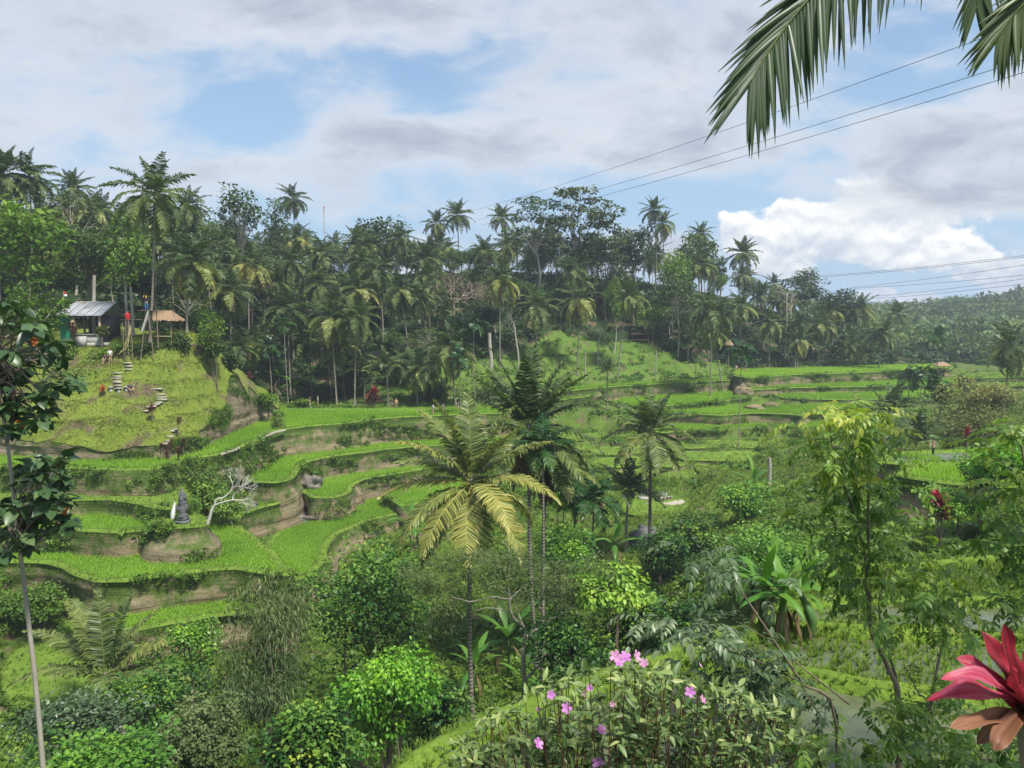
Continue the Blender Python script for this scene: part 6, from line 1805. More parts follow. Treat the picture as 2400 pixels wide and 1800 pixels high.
# ---- leafless trees
def twigtree(mb, p, d, L, r, depth, g, spread=.55, shrink=.74, up=.12, kids=(2, 3)):
    e = p + d * L
    m_ = (p + e) / 2 + g.normal(0, .06, 3) * L
    v, f = tube(spline([p, m_, e], 5), np.linspace(r, r * .66, 5), 5 if r > .02 else 3); mb.add(v, f)
    if depth == 0:
        return
    for k in range(g.integers(kids[0], kids[1] + 1)):
        nd = d + g.normal(0, spread, 3) + np.array([0, 0, up]); nd /= np.linalg.norm(nd)
        twigtree(mb, e, nd, L * shrink * g.uniform(.8, 1.15), r * .62, depth - 1, g, spread, shrink, up, kids)
g = np.random.default_rng(51)
b = at(1062, 750, 166); gz_ = s1(b.x, 166)
t = thing('leafless_tree', 'wide brownish leafless tree on the forest slope', 'tree', (b.x, 166, gz_))
top = at(1062, 700, 166).z - gz_
mb = MB(); v, f = tube(spline([(0, 0, -.3), (.2, 0, top * .5), (0, 0, top)], 6), np.linspace(.3, .22, 6), 7); mb.add(v, f); mb.obj('trunk', M['twig'], t, True)
mb = MB()
for k in range(11):
    a = k * 2.4; d = np.array([math.cos(a) * .9, math.sin(a) * .6, g.uniform(-.1, .9)]); d /= np.linalg.norm(d)
    twigtree(mb, np.array([0, 0, top * g.uniform(.75, 1.0)]), d, 2.7, .13, 5, g, .5, .74, .05)
mb.obj('branch', M['twig'], t)
g = np.random.default_rng(53)
b = at(487, 1225, 66.5)
M['frangi'] = solid('frangipani_bark', (.42, .40, .35), (.58, .56, .5), .7, 4)
t = thing('frangipani_tree', 'bare white frangipani leaning right from the shrine knoll', 'tree', (b.x, 66.5, -18.1))
tb = Vector(t.location); mb = MB()
def fr_(l, r0, r1, dy=0):
    P = spline([tuple(at(u, v, 66.5 + dy * i / (len(l) - 1)) - tb) for i, (u, v) in enumerate(l)], 10)
    v, f = tube(P, np.linspace(r0, r1, 10), 7); mb.add(v, f); return P[-1], P[-1] - P[-2]
fr_([(487, 1228), (492, 1212), (497, 1195), (503, 1185)], .16, .11)
e1 = fr_([(503, 1185), (508, 1170), (525, 1166), (540, 1152), (545, 1148)], .09, .06)
e2 = fr_([(503, 1185), (520, 1178), (545, 1172), (562, 1173)], .09, .06, -.6)
e3 = fr_([(540, 1152), (545, 1140), (545, 1132)], .055, .045)
e4 = fr_([(545, 1172), (548, 1160), (560, 1150)], .05, .04, .4)
mb.obj('trunk', M['frangi'], t, True)
mb = MB()
for (e, dd), n_ in ((e1, 2), (e2, 4), (e3, 3), (e4, 4)):
    for k in range(n_):
        d = np.array(dd) / np.linalg.norm(dd) + g.normal(0, .5, 3) + np.array([.25, 0, .35]); d /= np.linalg.norm(d)
        twigtree(mb, np.array(e), d, .55, .045, 4, g, .5, .78, .15)
mb.obj('branch', M['frangi'], t, True)

# twin bare pale trunks in the right forest, and a few dead stems
def pole_tree(name, label, pts, Y, r0, r1, mat='palebark', cat='tree', twigs=0, group=None):
    P = [at(u, v, Y) for u, v in pts]
    bx = P[0].x; bz = s1(bx, Y)
    t = thing(name, label, cat, (bx, Y, bz), 0, group)
    tb = Vector(t.location)
    L = [(0, 0, -.3)] + [tuple(p - tb) for p in P if (p - tb).z > .3]
    mb = MB(); v, f = tube(spline(L, 16), np.linspace(r0, r1, 16), 7); mb.add(v, f); mb.obj('trunk', M[mat], t, True)
    if twigs:
        g = np.random.default_rng(int(pts[0][0])); mb = MB()
        for k in range(twigs):
            d = np.array([g.normal(0, .7), g.normal(0, .7), .7]); d /= np.linalg.norm(d)
            twigtree(mb, np.array(L[-1]) - np.array([0, 0, g.uniform(0, .25) * L[-1][2]]), d, 1.4, r1 * .6, 3, g, .5)
        mb.obj('branch', M[mat], t)
    return t
pole_tree('bare_trunk', 'left one of twin pale bare trunks in the right forest', [(1838, 850), (1843, 780), (1844, 685)], 204, .28, .16, twigs=6)
pole_tree('bare_trunk', 'right one of twin pale bare trunks in the right forest', [(1845, 850), (1853, 780), (1854, 705)], 204, .28, .14, twigs=6)
pole_tree('dead_trunk', 'broken pale trunk standing behind the hut roof', [(222, 790), (220, 720), (221, 645)], 99, .26, .2)
pole_tree('bare_trunk', 'left pale bent trunk behind the red drum', [(296, 800), (296, 720), (293, 690)], 99, .2, .14)
pole_tree('bare_trunk', 'right pale bent trunk behind the red drum', [(313, 800), (309, 720), (306, 672)], 99.5, .22, .14)
pole_tree('dead_trunk', 'bare leaning stick on the lawn hill path', [(1402, 812), (1406, 790), (1411, 768)], 176, .2, .1)
pole_tree('dead_trunk', 'thin pale post on the lower lawn terrace', [(1371, 868), (1372, 850), (1372, 823)], 168, .14, .1)
pole_tree('dead_trunk', 'pale post at the right side of the lawn terrace', [(1537, 856), (1538, 840), (1538, 822)], 172, .14, .1)
pole_tree('dead_trunk', 'weathered stump on the scrub slope', [(1804, 1098), (1804, 1085), (1803, 1072)], 84, .22, .18)
pole_tree('bare_trunk', 'pair-stemmed pale trunk at the lawn hill edge', [(1215, 835), (1210, 800), (1205, 760)], 160, .22, .15, twigs=4)
pole_tree('bare_trunk', 'stout pale trunk right of the leafless tree', [(1151, 838), (1148, 810), (1147, 780)], 152, .4, .35)
# ------------------------------------------------------------------ built things and people
M['metal'] = None
def roof_mat():
    m_, t = material('corrugated_iron')
    tcn = t.n('ShaderNodeTexCoord')
    a = t.noise(t.vm('MULTIPLY', tcn.outputs['Object'], (1, .35, 1)), 1.3, 5, .65)
    f = t.noise(tcn.outputs['Object'], 9, 4, .6)
    col = t.mix(t.step(a, .52, .68), t.ramp(f, [(.3, G(.30, .33, .37)), (.7, G(.46, .49, .53))]), t.ramp(f, [(.3, G(.16, .09, .05)), (.7, G(.30, .2, .13))]))
    finish(t, principled(t, col, .45, .5, f, .1, .25))
    return m_
M['metal'] = roof_mat()
M['thatch'] = solid('dry_thatch', (.20, .13, .075), (.36, .25, .16), .95, 3, stretch=(6, 6, .7), bstr=.8)
M['wood'] = solid('weathered_wood', (.16, .12, .085), (.28, .22, .16), .85, 4, stretch=(1, 1, .3))
M['tanwall'] = solid('plastered_post', (.36, .27, .17), (.46, .36, .24), .85, 3)
M['concrete'] = solid('grey_concrete', (.30, .29, .27), (.44, .43, .40), .85, 4)
M['stone'] = solid('pale_step_stone', (.28, .25, .19), (.42, .38, .31), .85, 5)
M['darkstone'] = solid('dark_carved_stone', (.075, .075, .08), (.17, .17, .175), .9, 3, bstr=.8)
M['tarp'] = solid('green_sheet', (.015, .22, .13), (.03, .32, .19), .5, 4)
M['reddrum'] = solid('red_plastic', (.42, .012, .02), (.5, .03, .035), .4, 4)
M['darkin'] = solid('dark_interior', (.03, .03, .035), (.06, .055, .05), .9, 2)
M['white'] = solid('white_cloth', (.72, .72, .72), (.8, .8, .8), .8, 3)
M['rope'] = solid('yellow_rope', (.5, .42, .18), (.6, .52, .26), .7, 4)
M['wire'] = solid('black_cable', (.05, .05, .06), (.07, .07, .08), .5, 4)
M['bamboo'] = solid('dry_bamboo', (.42, .33, .18), (.55, .45, .27), .6, 4)
def part(parent, name, mat, *shapes, smooth=False, loc=None):
    mb = MB()
    for s_ in shapes:
        mb.add(*s_)
    return mb.obj(name, M[mat], parent, smooth, loc)
def rod(a, b, r, seg=7):
    return tube(np.array([a, (np.array(a) + np.array(b)) / 2, b]), r, seg)
def capped(v, f):
    return v, f
# ---- hut with the iron roof
hb = at(203, 786, 95.5)
hz = s1(hb.x, 95.5)
t = thing('hut', 'open hut with rusty corrugated iron roof on the mound top', 'hut', (hb.x, 95.5, hz))
top_z = at(203, 709, 97.6).z - hz; eav_z = at(203, 740, 94.2).z - hz
W_ = 103 / F * 95
rf = bpy.data.objects.new('roof', None); COL.objects.link(rf); rf.parent = t
for i in range(5):
    x0_ = -W_ / 2 + W_ * i / 5; n = 21
    V = []
    for k, (yy_, zz_) in enumerate(((-1.55, eav_z), (.4, (eav_z + top_z) / 2 - .03), (2.1, top_z))):
        for j in range(n):
            sl = (.35 if i == 0 else 0) * (1 - j / (n - 1)) * (1 - k / 2)
            V.append((x0_ + W_ / 5 * 1.02 * j / (n - 1) - sl + (.45 if k == 2 and i == 0 else 0) * (1 - j / (n - 1)), yy_, zz_ + .03 * math.cos(j * math.pi * .9) + .015 * i % .03))
    fl = [(k * n + j, k * n + j + 1, (k + 1) * n + j + 1, (k + 1) * n + j) for k in range(2) for j in range(n - 1)]
    mb = MB(); mb.add(np.array(V), fl)
    o = mb.obj('roof_sheet', M['metal'], rf)
    md = o.modifiers.new('thick', 'SOLIDIFY'); md.thickness = .02
for i in range(6):
    x0_ = -W_ / 2 + W_ * i / 5 + .02
    a_ = np.array([x0_ - (.3 if i == 0 else 0), -1.57, eav_z + .06]); b_ = np.array([x0_ + (.4 if i == 0 else 0), 2.1, top_z + .06])
    part(rf, 'seam', 'concrete', rod(a_, b_, .05, 5))
part(rf, 'ridge_cap', 'concrete', rod((-W_ / 2 + .4, 2.12, top_z + .05), (W_ / 2, 2.12, top_z + .05), .09, 6))
part(rf, 'rear_slope', 'metal', (np.array([(-W_ / 2, 2.1, top_z), (W_ / 2, 2.1, top_z), (W_ / 2, 4.2, eav_z), (-W_ / 2, 4.2, eav_z)]), [(0, 1, 2, 3)]))
for x_, y_, w2, m_ in ((-.95, -1.1, .42, 'tanwall'), (W_ / 2 - .45, -1.1, .22, 'tanwall'), (-W_ / 2 + .5, 3.6, .2, 'wood'), (W_ / 2 - .45, 3.6, .2, 'wood')):
    part(t, 'post', m_, box(x_, y_, eav_z / 2 - .2, w2, w2, eav_z + .4))
part(t, 'counter', 'concrete', box(.95, -1.25, .42, 3.1, .35, 1.35))
part(t, 'counter_ledge', 'concrete', box(.95, -1.3, 1.13, 3.3, .55, .08))
part(t, 'basin', 'concrete', box(.35, -1.75, .25, 1.0, .55, 1.3))
part(t, 'rear_wall', 'darkin', box(.4, 3.5, eav_z / 2, W_ - 1.4, .12, eav_z))
part(t, 'side_wall', 'darkin', box(W_ / 2 - .5, 1.3, eav_z / 2, .1, 4.2, eav_z))
part(t, 'floor', 'concrete', box(.2, 1.1, -.15, W_ - .6, 5.2, .5))
mb = MB()                                                      # folded green sheet screening the left bay
V = []; n = 15
for k, z_ in enumerate((0.05, eav_z * .5, eav_z - .1)):
    for j in range(n):
        V.append((-W_ / 2 + .05 + 1.15 * j / (n - 1), -1.0 + .06 * math.sin(j * 1.6) + .3 * (j / (n - 1)), z_))
mb.add(np.array(V), [(k * n + j, k * n + j + 1, (k + 1) * n + j + 1, (k + 1) * n + j) for k in range(2) for j in range(n - 1)])
mb.obj('green_screen', M['tarp'], t)
for x_, y_ in ((-.35, -1.0), (.75, -.9), (2.25, -1.0)):
    part(t, 'bulb', 'white', sphere((x_, y_, eav_z - .28), .10, 8, 6), smooth=True)
# ---- thatched shelter
sb = at(388, 795, 95.5); sz = s1(sb.x, 95.5)
t = thing('thatched_shelter', 'small thatched shelter beside the wooden platform', 'shelter', (sb.x, 95.5, sz))
rt = at(388, 729, 95.5).z - sz; re_ = at(388, 750, 94).z - sz
V = np.array([(-1.8, -1.7, re_ + .08), (1.75, -1.7, re_), (1.75, 1.9, re_), (-1.8, 1.9, re_), (-1.15, .1, rt + .1), (.95, .1, rt)])
g = np.random.default_rng(3)
mb = MB()
rows = 9; cols = 26
for (a, b_, c, d) in ((0, 1, 5, 4), (1, 2, 5, 5), (2, 3, 4, 5), (3, 0, 4, 4)):
    P = []
    for i in range(rows + 1):
        for j in range(cols + 1):
            lo_e = V[a] + (V[b_] - V[a]) * j / cols; hi_e = V[d] + (V[c] - V[d]) * j / cols
            p = lo_e + (hi_e - lo_e) * i / rows
            P.append(p + np.array([0, 0, .05 * ((i % 2))]) + g.normal(0, .03, 3) - np.array([0, 0, .18 * (i == 0) * g.random()]))
    mb.add(np.array(P), [(i * (cols + 1) + j, i * (cols + 1) + j + 1, (i + 1) * (cols + 1) + j + 1, (i + 1) * (cols + 1) + j) for i in range(rows) for j in range(cols)])
mb.obj('thatch_roof', M['thatch'], t)
for x_, y_ in ((-1.4, -1.3), (1.3, -1.3), (-1.4, 1.5), (1.3, 1.5)):
    part(t, 'post', 'wood', rod((x_, y_, -.6), (x_, y_, re_ + .2), .07))
part(t, 'bench_plank', 'bamboo', box(.1, -1.45, .75, 2.6, .35, .07))
part(t, 'beam', 'wood', rod((-1.6, -1.3, re_ + .1), (1.5, -1.3, re_ + .1), .06))
# ---- wooden lookout platform round the tall palm
pb = at(347, 796, 92); pz = s1(pb.x, 92)
t = thing('wooden_platform', 'raised wooden platform at the foot of the tall palm', 'platform', (pb.x, 92, pz))
dz_ = at(350, 728, 92).z - pz; lz = at(315, 749, 92).z - pz
for i in range(7):
    part(t, 'deck_board', 'wood', box(.1, -.75 + .25 * i, dz_, 1.9, .22, .06, .03 * (i % 2)))
for i in range(6):
    part(t, 'walkway_board', 'wood', box(-1.65, -.6 + .24 * i, lz, 2.4, .21, .05, -.02 * (i % 2)))
for a_, b_ in (((-.7, -.6, -.4), (.2, -.6, dz_)), ((.9, -.6, -.4), (.4, -.6, dz_)), ((-.7, .7, -.4), (-.5, .7, dz_)), ((.9, .7, -.4), (.8, .7, dz_)), ((-2.7, -.5, -.5), (-2.7, -.5, lz)), ((-1.7, -.5, -.5), (-1.7, -.5, lz)), ((-2.7, .6, -.5), (-2.7, .6, lz + 1.0))):
    part(t, 'post', 'wood', rod(a_, b_, .06))
part(t, 'slanting_brace', 'concrete', rod((-.25, -.9, lz - 1.4), (.55, -.7, dz_), .15))
part(t, 'ladder', 'wood', rod((-2.3, -.9, -.5), (-2.3, -.6, lz), .035), rod((-2.0, -.9, -.5), (-2.0, -.6, lz), .035), *[rod((-2.3, -.88 + .05 * k, .1 + .35 * k), (-2.0, -.88 + .05 * k, .1 + .35 * k), .025) for k in range(6)])
db = Vector((pb.x - 2.35, 92, pz + lz + .03))
t = thing('red_drum', 'red plastic drum on the wooden walkway', 'drum', db)
part(t, 'body', 'reddrum', lathe([(.0, 0), (.26, 0), (.29, .05), (.27, .22), (.29, .36), (.27, .5), (.29, .64), (.24, .7), (0, .7)], 14), smooth=True)
part(t, 'lid', 'reddrum', lathe([(0, .78), (.14, .78), (.16, .7), (.16, .69)], 12), smooth=True)
for k, (l, la) in enumerate((([(305, 757, 91.7), (300, 790, 91), (292, 812, 90.6), (280, 829, 90.5)], 'left one of two yellow ropes hanging from the platform'), ([(308, 757, 91.7), (303, 790, 91), (296, 815, 90.6), (276, 831, 90.5)], 'right one of two yellow ropes hanging from the platform'))):
    mb = MB(); v_, f_ = tube(spline([tuple(at(*p)) for p in l], 14), .025, 5); mb.add(v_, f_)
    tag(mb.obj('rope', M['rope'], None, True), la, 'rope')

# ---- stone steps and slabs on the mound
def steps(label, pxs, wpx, name='stone_steps'):
    P = [hit(u, v, 70, 115) for u, v in pxs]
    t = thing(name, label, 'steps', P[-1])
    tb = Vector(t.location)
    for i, p in enumerate(P):
        w_ = wpx / F * p.y
        o = part(t, 'tread', 'stone', box(0, 0, 0, w_, .42, .18, random.Random(i).uniform(-.12, .12)), loc=p - tb + Vector((0, .05, .04)))
    return t
steps('stone stair climbing behind the stools on the mound', [(277, 879), (276, 885), (275, 890), (275, 896), (276, 902), (277, 908), (278, 914)], 19)
steps('short stone stair under the white-shirted person', [(300, 857), (302, 862), (302, 867)], 18)
steps('stone stair on the right of the mound terrace', [(368, 920), (374, 926), (378, 932), (379, 938)], 24)
steps('steep lower stone steps between maroon plants', [(408, 1008), (402, 1016), (397, 1025), (396, 1035), (389, 1047), (386, 1058), (388, 1070)], 15)
steps('stone slab path leading down from the mound terrace', [(372, 945), (366, 950), (358, 956), (350, 961), (341, 966)], 16, 'slab_path')
def stool(label, u, v, r_=.22, h_=.45, y0=60, y1=115, mat='concrete'):
    p = hit(u, v, y0, y1)
    t = thing('stone_stool', label, 'stool', p)
    part(t, 'seat', mat, lathe([(0, h_), (r_ * 1.35, h_), (r_ * 1.35, h_ - .1), (r_, h_ - .12), (0, h_ - .12)], 12), smooth=False)
    part(t, 'foot', mat, lathe([(r_ * .8, h_ - .12), (r_ * .7, h_ * .4), (r_ * 1.0, -.1)], 12), smooth=True)
stool('left stone stool on the mound terrace', 260, 921)
stool('middle stone stool on the mound terrace', 279, 922)
stool('right stone stool behind the seated person', 297, 917)
# ---- shrine statue on the knoll
b = at(429, 1216, 66.9); bz = -17.9
t = thing('stone_shrine', 'dark carved stone shrine on the knoll', 'shrine', (b.x, 66.9, bz))
part(t, 'base', 'darkstone', box(0, 0, .1, 1.0, .9, .3), box(0, 0, .4, .8, .7, .32, 0, .92))
part(t, 'body', 'darkstone', lathe([(.42, .55), (.46, .75), (.34, .95), (.44, 1.15), (.40, 1.45), (.30, 1.6), (.40, 1.75), (.36, 2.0)], 10), smooth=False)
part(t, 'arm', 'darkstone', sphere((-.38, -.12, 1.35), (.16, .16, .34), 8, 6), smooth=True)
part(t, 'arm', 'darkstone', sphere((.38, -.12, 1.35), (.16, .16, .34), 8, 6), smooth=True)
part(t, 'head', 'darkstone', sphere((0, -.1, 2.12), (.24, .22, .28), 10, 8), smooth=True)
part(t, 'crown', 'darkstone', lathe([(.30, 2.25), (.26, 2.45), (.18, 2.75), (.10, 3.05), (.0, 3.2)], 8), box(-.27, .05, 2.3, .14, .2, .75, 0, .5), box(.27, .05, 2.3, .14, .2, .75, 0, .5))
cl = thing('white_umbrella', 'folded white ceremonial umbrella leaning on the shrine', 'umbrella', (b.x - .85, 66.7, bz))
part(cl, 'pole', 'wood', rod((0, 0, -.2), (.35, 0, 2.2), .025))
part(cl, 'cloth', 'white', tube(spline([(.02, -.03, .45), (.14, -.03, 1.2), (.30, 0, 1.95)], 8), np.array([.16, .19, .19, .17, .14, .11, .07, .03]), 9), smooth=True)

# ---- seats among the scrub
c = hit(1572, 1176, 70, 120)
t = thing('stone_platform', 'pale paved seating platform in the scrub', 'platform', c)
part(t, 'paving', 'stone', lathe([(0, .12), (1.6, .12), (1.75, .06), (1.75, -.6)], 20), lathe([(0, .0), (.3, 0)], 8))
part(t, 'paving', 'stone', box(-2.2, -.1, -.2, 2.2, 1.8, .5, .1))
for k, (u, v, la) in enumerate(((1546, 1169, 'leftmost of four stump stools on the paved platform'), (1557, 1167, 'second of four stump stools from the left on the platform'), (1566, 1165, 'third of four stump stools from the left on the platform'), (1573, 1162, 'rightmost of four stump stools on the paved platform'))):
    p = at(u, v, c.y - .3 + .25 * k)
    s_ = thing('stump_stool', la, 'stool', (p.x, p.y, c.z + .1))
    part(s_, 'seat', 'stone', lathe([(0, .5), (.2, .5), (.2, .44), (0, .44)], 10))
    part(s_, 'foot', 'wood', lathe([(.16, .44), (.15, .2), (.18, 0)], 10), smooth=True)
for k, (u, la) in enumerate(((1512, 'left grey stone lounger on the platform'), (1552, 'right grey stone lounger on the platform'))):
    p = at(u, 1165, c.y + .6)
    s_ = thing('stone_lounger', la, 'seat', (p.x, p.y, c.z + .05))
    part(s_, 'seat', 'concrete', box(0, 0, .22, 1.5, .8, .4))
    o = part(s_, 'backrest', 'concrete', box(.1, .45, .6, 1.3, .16, .95)); o.rotation_euler = (-.35, 0, 0)
a_ = at(1518, 1147, c.y + 3.2); b_ = at(1568, 1149, c.y + 2.6)
t = thing('bamboo_rail', 'bamboo railing behind the paved platform', 'railing', (a_.x, a_.y, s1(a_.x, a_.y)))
tb = Vector(t.location)
part(t, 'rail', 'bamboo', rod(tuple(a_ - tb), tuple(b_ - tb), .045))
for k in (0, .5, 1):
    q = a_.lerp(b_, k) - tb
    gz_ = s1(q.x + tb.x, q.y + tb.y) - tb.z
    part(t, 'post', 'bamboo', rod((q.x, q.y, gz_ - .2), tuple(q), .045))
# ---- small buildings in the trees and far huts
def hipped(t, w_, d_, ze, zt, mat, ov=.35, rows=6):
    V = np.array([(-w_ / 2 - ov, -d_ / 2 - ov, ze), (w_ / 2 + ov, -d_ / 2 - ov, ze), (w_ / 2 + ov, d_ / 2 + ov, ze), (-w_ / 2 - ov, d_ / 2 + ov, ze), (-w_ * .25, 0, zt), (w_ * .25, 0, zt)])
    part(t, 'roof', mat, (V, [(0, 1, 5, 4), (2, 3, 4, 5)]), (V, [(1, 2, 5), (3, 0, 4)]), (V - np.array([0, 0, .12]), [(0, 3, 2, 1)]))
def pavilion(label, u, vtop, Y, wpx, hroof, mat, name='pavilion', wall=None):
    ys_ = np.arange(Y - 22, Y + 22, .5); pp = [at(u, vtop, y_) for y_ in ys_]
    er = np.abs(surf([q.x for q in pp], ys_) + 2.9 - np.array([q.z for q in pp])) + np.abs(ys_ - Y) * .02
    Y = float(ys_[np.argmin(er)]); p = at(u, vtop, Y); gz_ = s1(p.x, Y); w_ = wpx / F * Y; H = p.z - gz_
    if H < 2.2:
        gz_ = p.z - 2.6; H = 2.6
    t = thing(name, label, 'hut', (p.x, Y, gz_))
    hipped(t, w_, w_ * .8, H - hroof, H, mat)
    for sx in (-1, 1):
        for sy in (-1, 1):
            part(t, 'post', 'wood', rod((sx * w_ * .45, sy * w_ * .36, -.5), (sx * w_ * .45, sy * w_ * .36, H - hroof + .05), .09))
    part(t, 'floor', 'wood', box(0, 0, max(.3, (H - hroof) * .35), w_, w_ * .8, .15))
    if wall:
        part(t, 'rear_wall', wall, box(0, w_ * .36, (H - hroof) * .65, w_ * .95, .1, (H - hroof) * .6))
    return t
M['greenroof'] = solid('green_sheet_roof', (.03, .20, .04), (.05, .28, .06), .6, 3)
M['brownroof'] = solid('dark_thatch', (.05, .035, .03), (.09, .065, .05), .95, 3)
M['bluewall'] = solid('blue_grey_wall', (.10, .15, .22), (.14, .2, .28), .8, 3)
pavilion('green-roofed pavilion among the palms on the hilltop', 1288, 680, 190, 62, 1.2, 'greenroof', wall='darkin')
pavilion('dark-roofed pavilion among the trees on the hilltop', 1396, 688, 190, 60, 1.2, 'brownroof', wall='darkin')
pavilion('blue-walled hut half hidden behind the palms', 1222, 700, 176, 24, .8, 'brownroof', wall='bluewall')
pavilion('small thatched hut beyond the far field', 2207, 848, 184, 26, 1.0, 'thatch', name='field_hut')
pavilion('dark lean-to at the right edge of the lawn hill', 1500, 778, 184, 40, .6, 'brownroof', wall='darkin')
for u, v, Y, la in ((1708, 795, 170, 'thatched parasol at the right end of the lawn hill'), (1632, 812, 172, 'low thatched cone roof behind the lawn hill edge')):
    p = at(u, v, Y); gz_ = min(s1(p.x, Y), p.z - 1.8)
    t = thing('thatched_parasol', la, 'parasol', (p.x, Y, gz_)); H = p.z - gz_
    part(t, 'roof', 'thatch', lathe([(0, H), (.5, H - .45), (1.0, H - 1.1), (1.25, H - 1.5), (1.0, H - 1.45)], 14), smooth=False)
    part(t, 'pole', 'wood', rod((0, 0, -.3), (0, 0, H - .2), .07))
p = at(759, 485, 198); gz_ = s1(p.x, 198)
t = thing('mast', 'thin metal mast standing above the left skyline', 'mast', (p.x, 198, gz_))
part(t, 'pole', 'concrete', rod((0, 0, -.3), (0, 0, p.z - gz_), .10)); part(t, 'tip', 'reddrum', rod((0, 0, p.z - gz_ - .5), (0, 0, p.z - gz_ + .1), .14))
p = at(149, 688, 97); gz_ = s1(p.x, 97)
t = thing('flag', 'small red and white flag left of the hut roof', 'flag', (p.x, 97, gz_)); H = p.z - gz_
part(t, 'pole', 'bamboo', rod((0, 0, -.2), (0, 0, H + .3), .03))
part(t, 'red_band', 'reddrum', box(.16, 0, H + .05, .32, .03, .28)); part(t, 'white_band', 'white', box(.2, 0, H - .26, .42, .03, .3))
part
# ---- footpath slabs on the ridge bund
M['pathstone'] = solid('worn_path_concrete', (.26, .24, .19), (.36, .34, .28), .9, 4)
def ribbon(name, pxs, z, wd, mat):
    P = np.array([onz(u, v, z) for u, v in pxs]); P = spline(P, 40)
    T_ = np.gradient(P, axis=0); T_ /= np.linalg.norm(T_, axis=1)[:, None]; N_ = np.stack([-T_[:, 1], T_[:, 0]], -1)
    wv = wd * (0.75 + .5 * fbm(np.arange(40) * .4, np.arange(40) * 0.0 + z))[:, None]
    V = np.concatenate([np.column_stack([P + N_ * wv, np.full(40, z)]), np.column_stack([P - N_ * wv, np.full(40, z)]), np.column_stack([P + N_ * wv, np.full(40, z - .2)]), np.column_stack([P - N_ * wv, np.full(40, z - .2)])])
    fl = [(j, j + 1, j + 41, j + 40) for j in range(39)] + [(j + 80, j + 81, j + 1, j) for j in range(39)] + [(j + 40, j + 41, j + 121, j + 120) for j in range(39)]
    mb = MB(); mb.add(V, fl)
    kind(mb.obj(name, M[mat], None), 'structure')
ribbon('footpath', [(515, 1063), (540, 1056), (560, 1048)], -14.60, .13, 'pathstone')
ribbon('footpath', [(617, 1026), (620, 1021), (630, 1017), (645, 1011), (668, 1006)], -14.60, .13, 'pathstone')
ribbon('footpath', [(665, 957), (740, 959), (850, 960), (960, 959), (1050, 958)], -14.62, .13, 'pathstone')
# ---- boulders
def boulder(label, u, v, Y, rx, ry, rz_, seed, mat='rock', free=False):
    p = at(u, v, Y) if free else hit(u, v + rz_ * .55 / Y * F, Y - 12, Y + 14)
    p.z += 0 if free else rz_ * .2
    th, ph = np.meshgrid(np.linspace(0, 2 * np.pi, 48, endpoint=False), np.linspace(.02, np.pi - .02, 28))
    d = np.stack([np.sin(ph) * np.cos(th), np.sin(ph) * np.sin(th), np.cos(ph)], -1).reshape(-1, 3)
    r_ = .45 + 1.1 * fbm(d[:, 0] * 1.3 + seed * 3.1 + 5, d[:, 1] * 1.3 + d[:, 2] * 2.6 + seed) + .03 * (np.floor(d[:, 2] * 3.5 + seed + d[:, 0] * .6) % 2)
    r_ = r_ + .22 * (fbm(d[:, 0] * 5 + seed, d[:, 1] * 5 + d[:, 2] * 9, 3) - .45)
    V = d * r_[:, None] * np.array([rx, ry, rz_]); n = 48
    fl = [(i * n + j, i * n + (j + 1) % n, (i + 1) * n + (j + 1) % n, (i + 1) * n + j) for i in range(27) for j in range(n)]
    mb = MB(); mb.add(V, np.array(fl)[:, ::-1])
    tag(mb.obj('boulder', M[mat], None, False, p), label, 'boulder')
boulder('wet grey boulder at the end of the second rice strip', 730, 1130, 99.5, 1.2, 1.2, 1.6, 1)
boulder('pale boulder in the bank below the ridge field', 840, 1027, 112.8, 1.9, .9, 1.1, 2, free=True)
boulder('tall dark boulder beside the slender areca palm', 1742, 916, 152, 2.0, 1.6, 2.0, 3, 'wall')
boulder('left block of layered boulders on the middle terraces', 1768, 955, 137, 1.9, 1.3, .9, 4, 'wall')
boulder('right block of layered boulders on the middle terraces', 1806, 948, 138.5, 1.7, 1.3, 1.0, 5, 'wall')
boulder('brown boulder under the third rice strip corner', 838, 1165, 97.0, .9, 1.0, 1.9, 6, 'wall')
boulder('dark rock at the foot of the solitary palm', 1512, 1255, 71, 1.4, 1.0, 1.5, 7, 'darkstone')
boulder('grey boulder behind the bare frangipani', 578, 1178, 77, 1.1, 1.0, .9, 8)
boulder('brown overhanging rock beneath the lower field rim', 770, 1190, 97.5, 3.4, 1.4, 1.2, 9, 'rock', True)
boulder('ledge rock left of the overhanging one', 690, 1222, 89.5, 3.0, 1.3, 1.0, 10, 'rock', True)

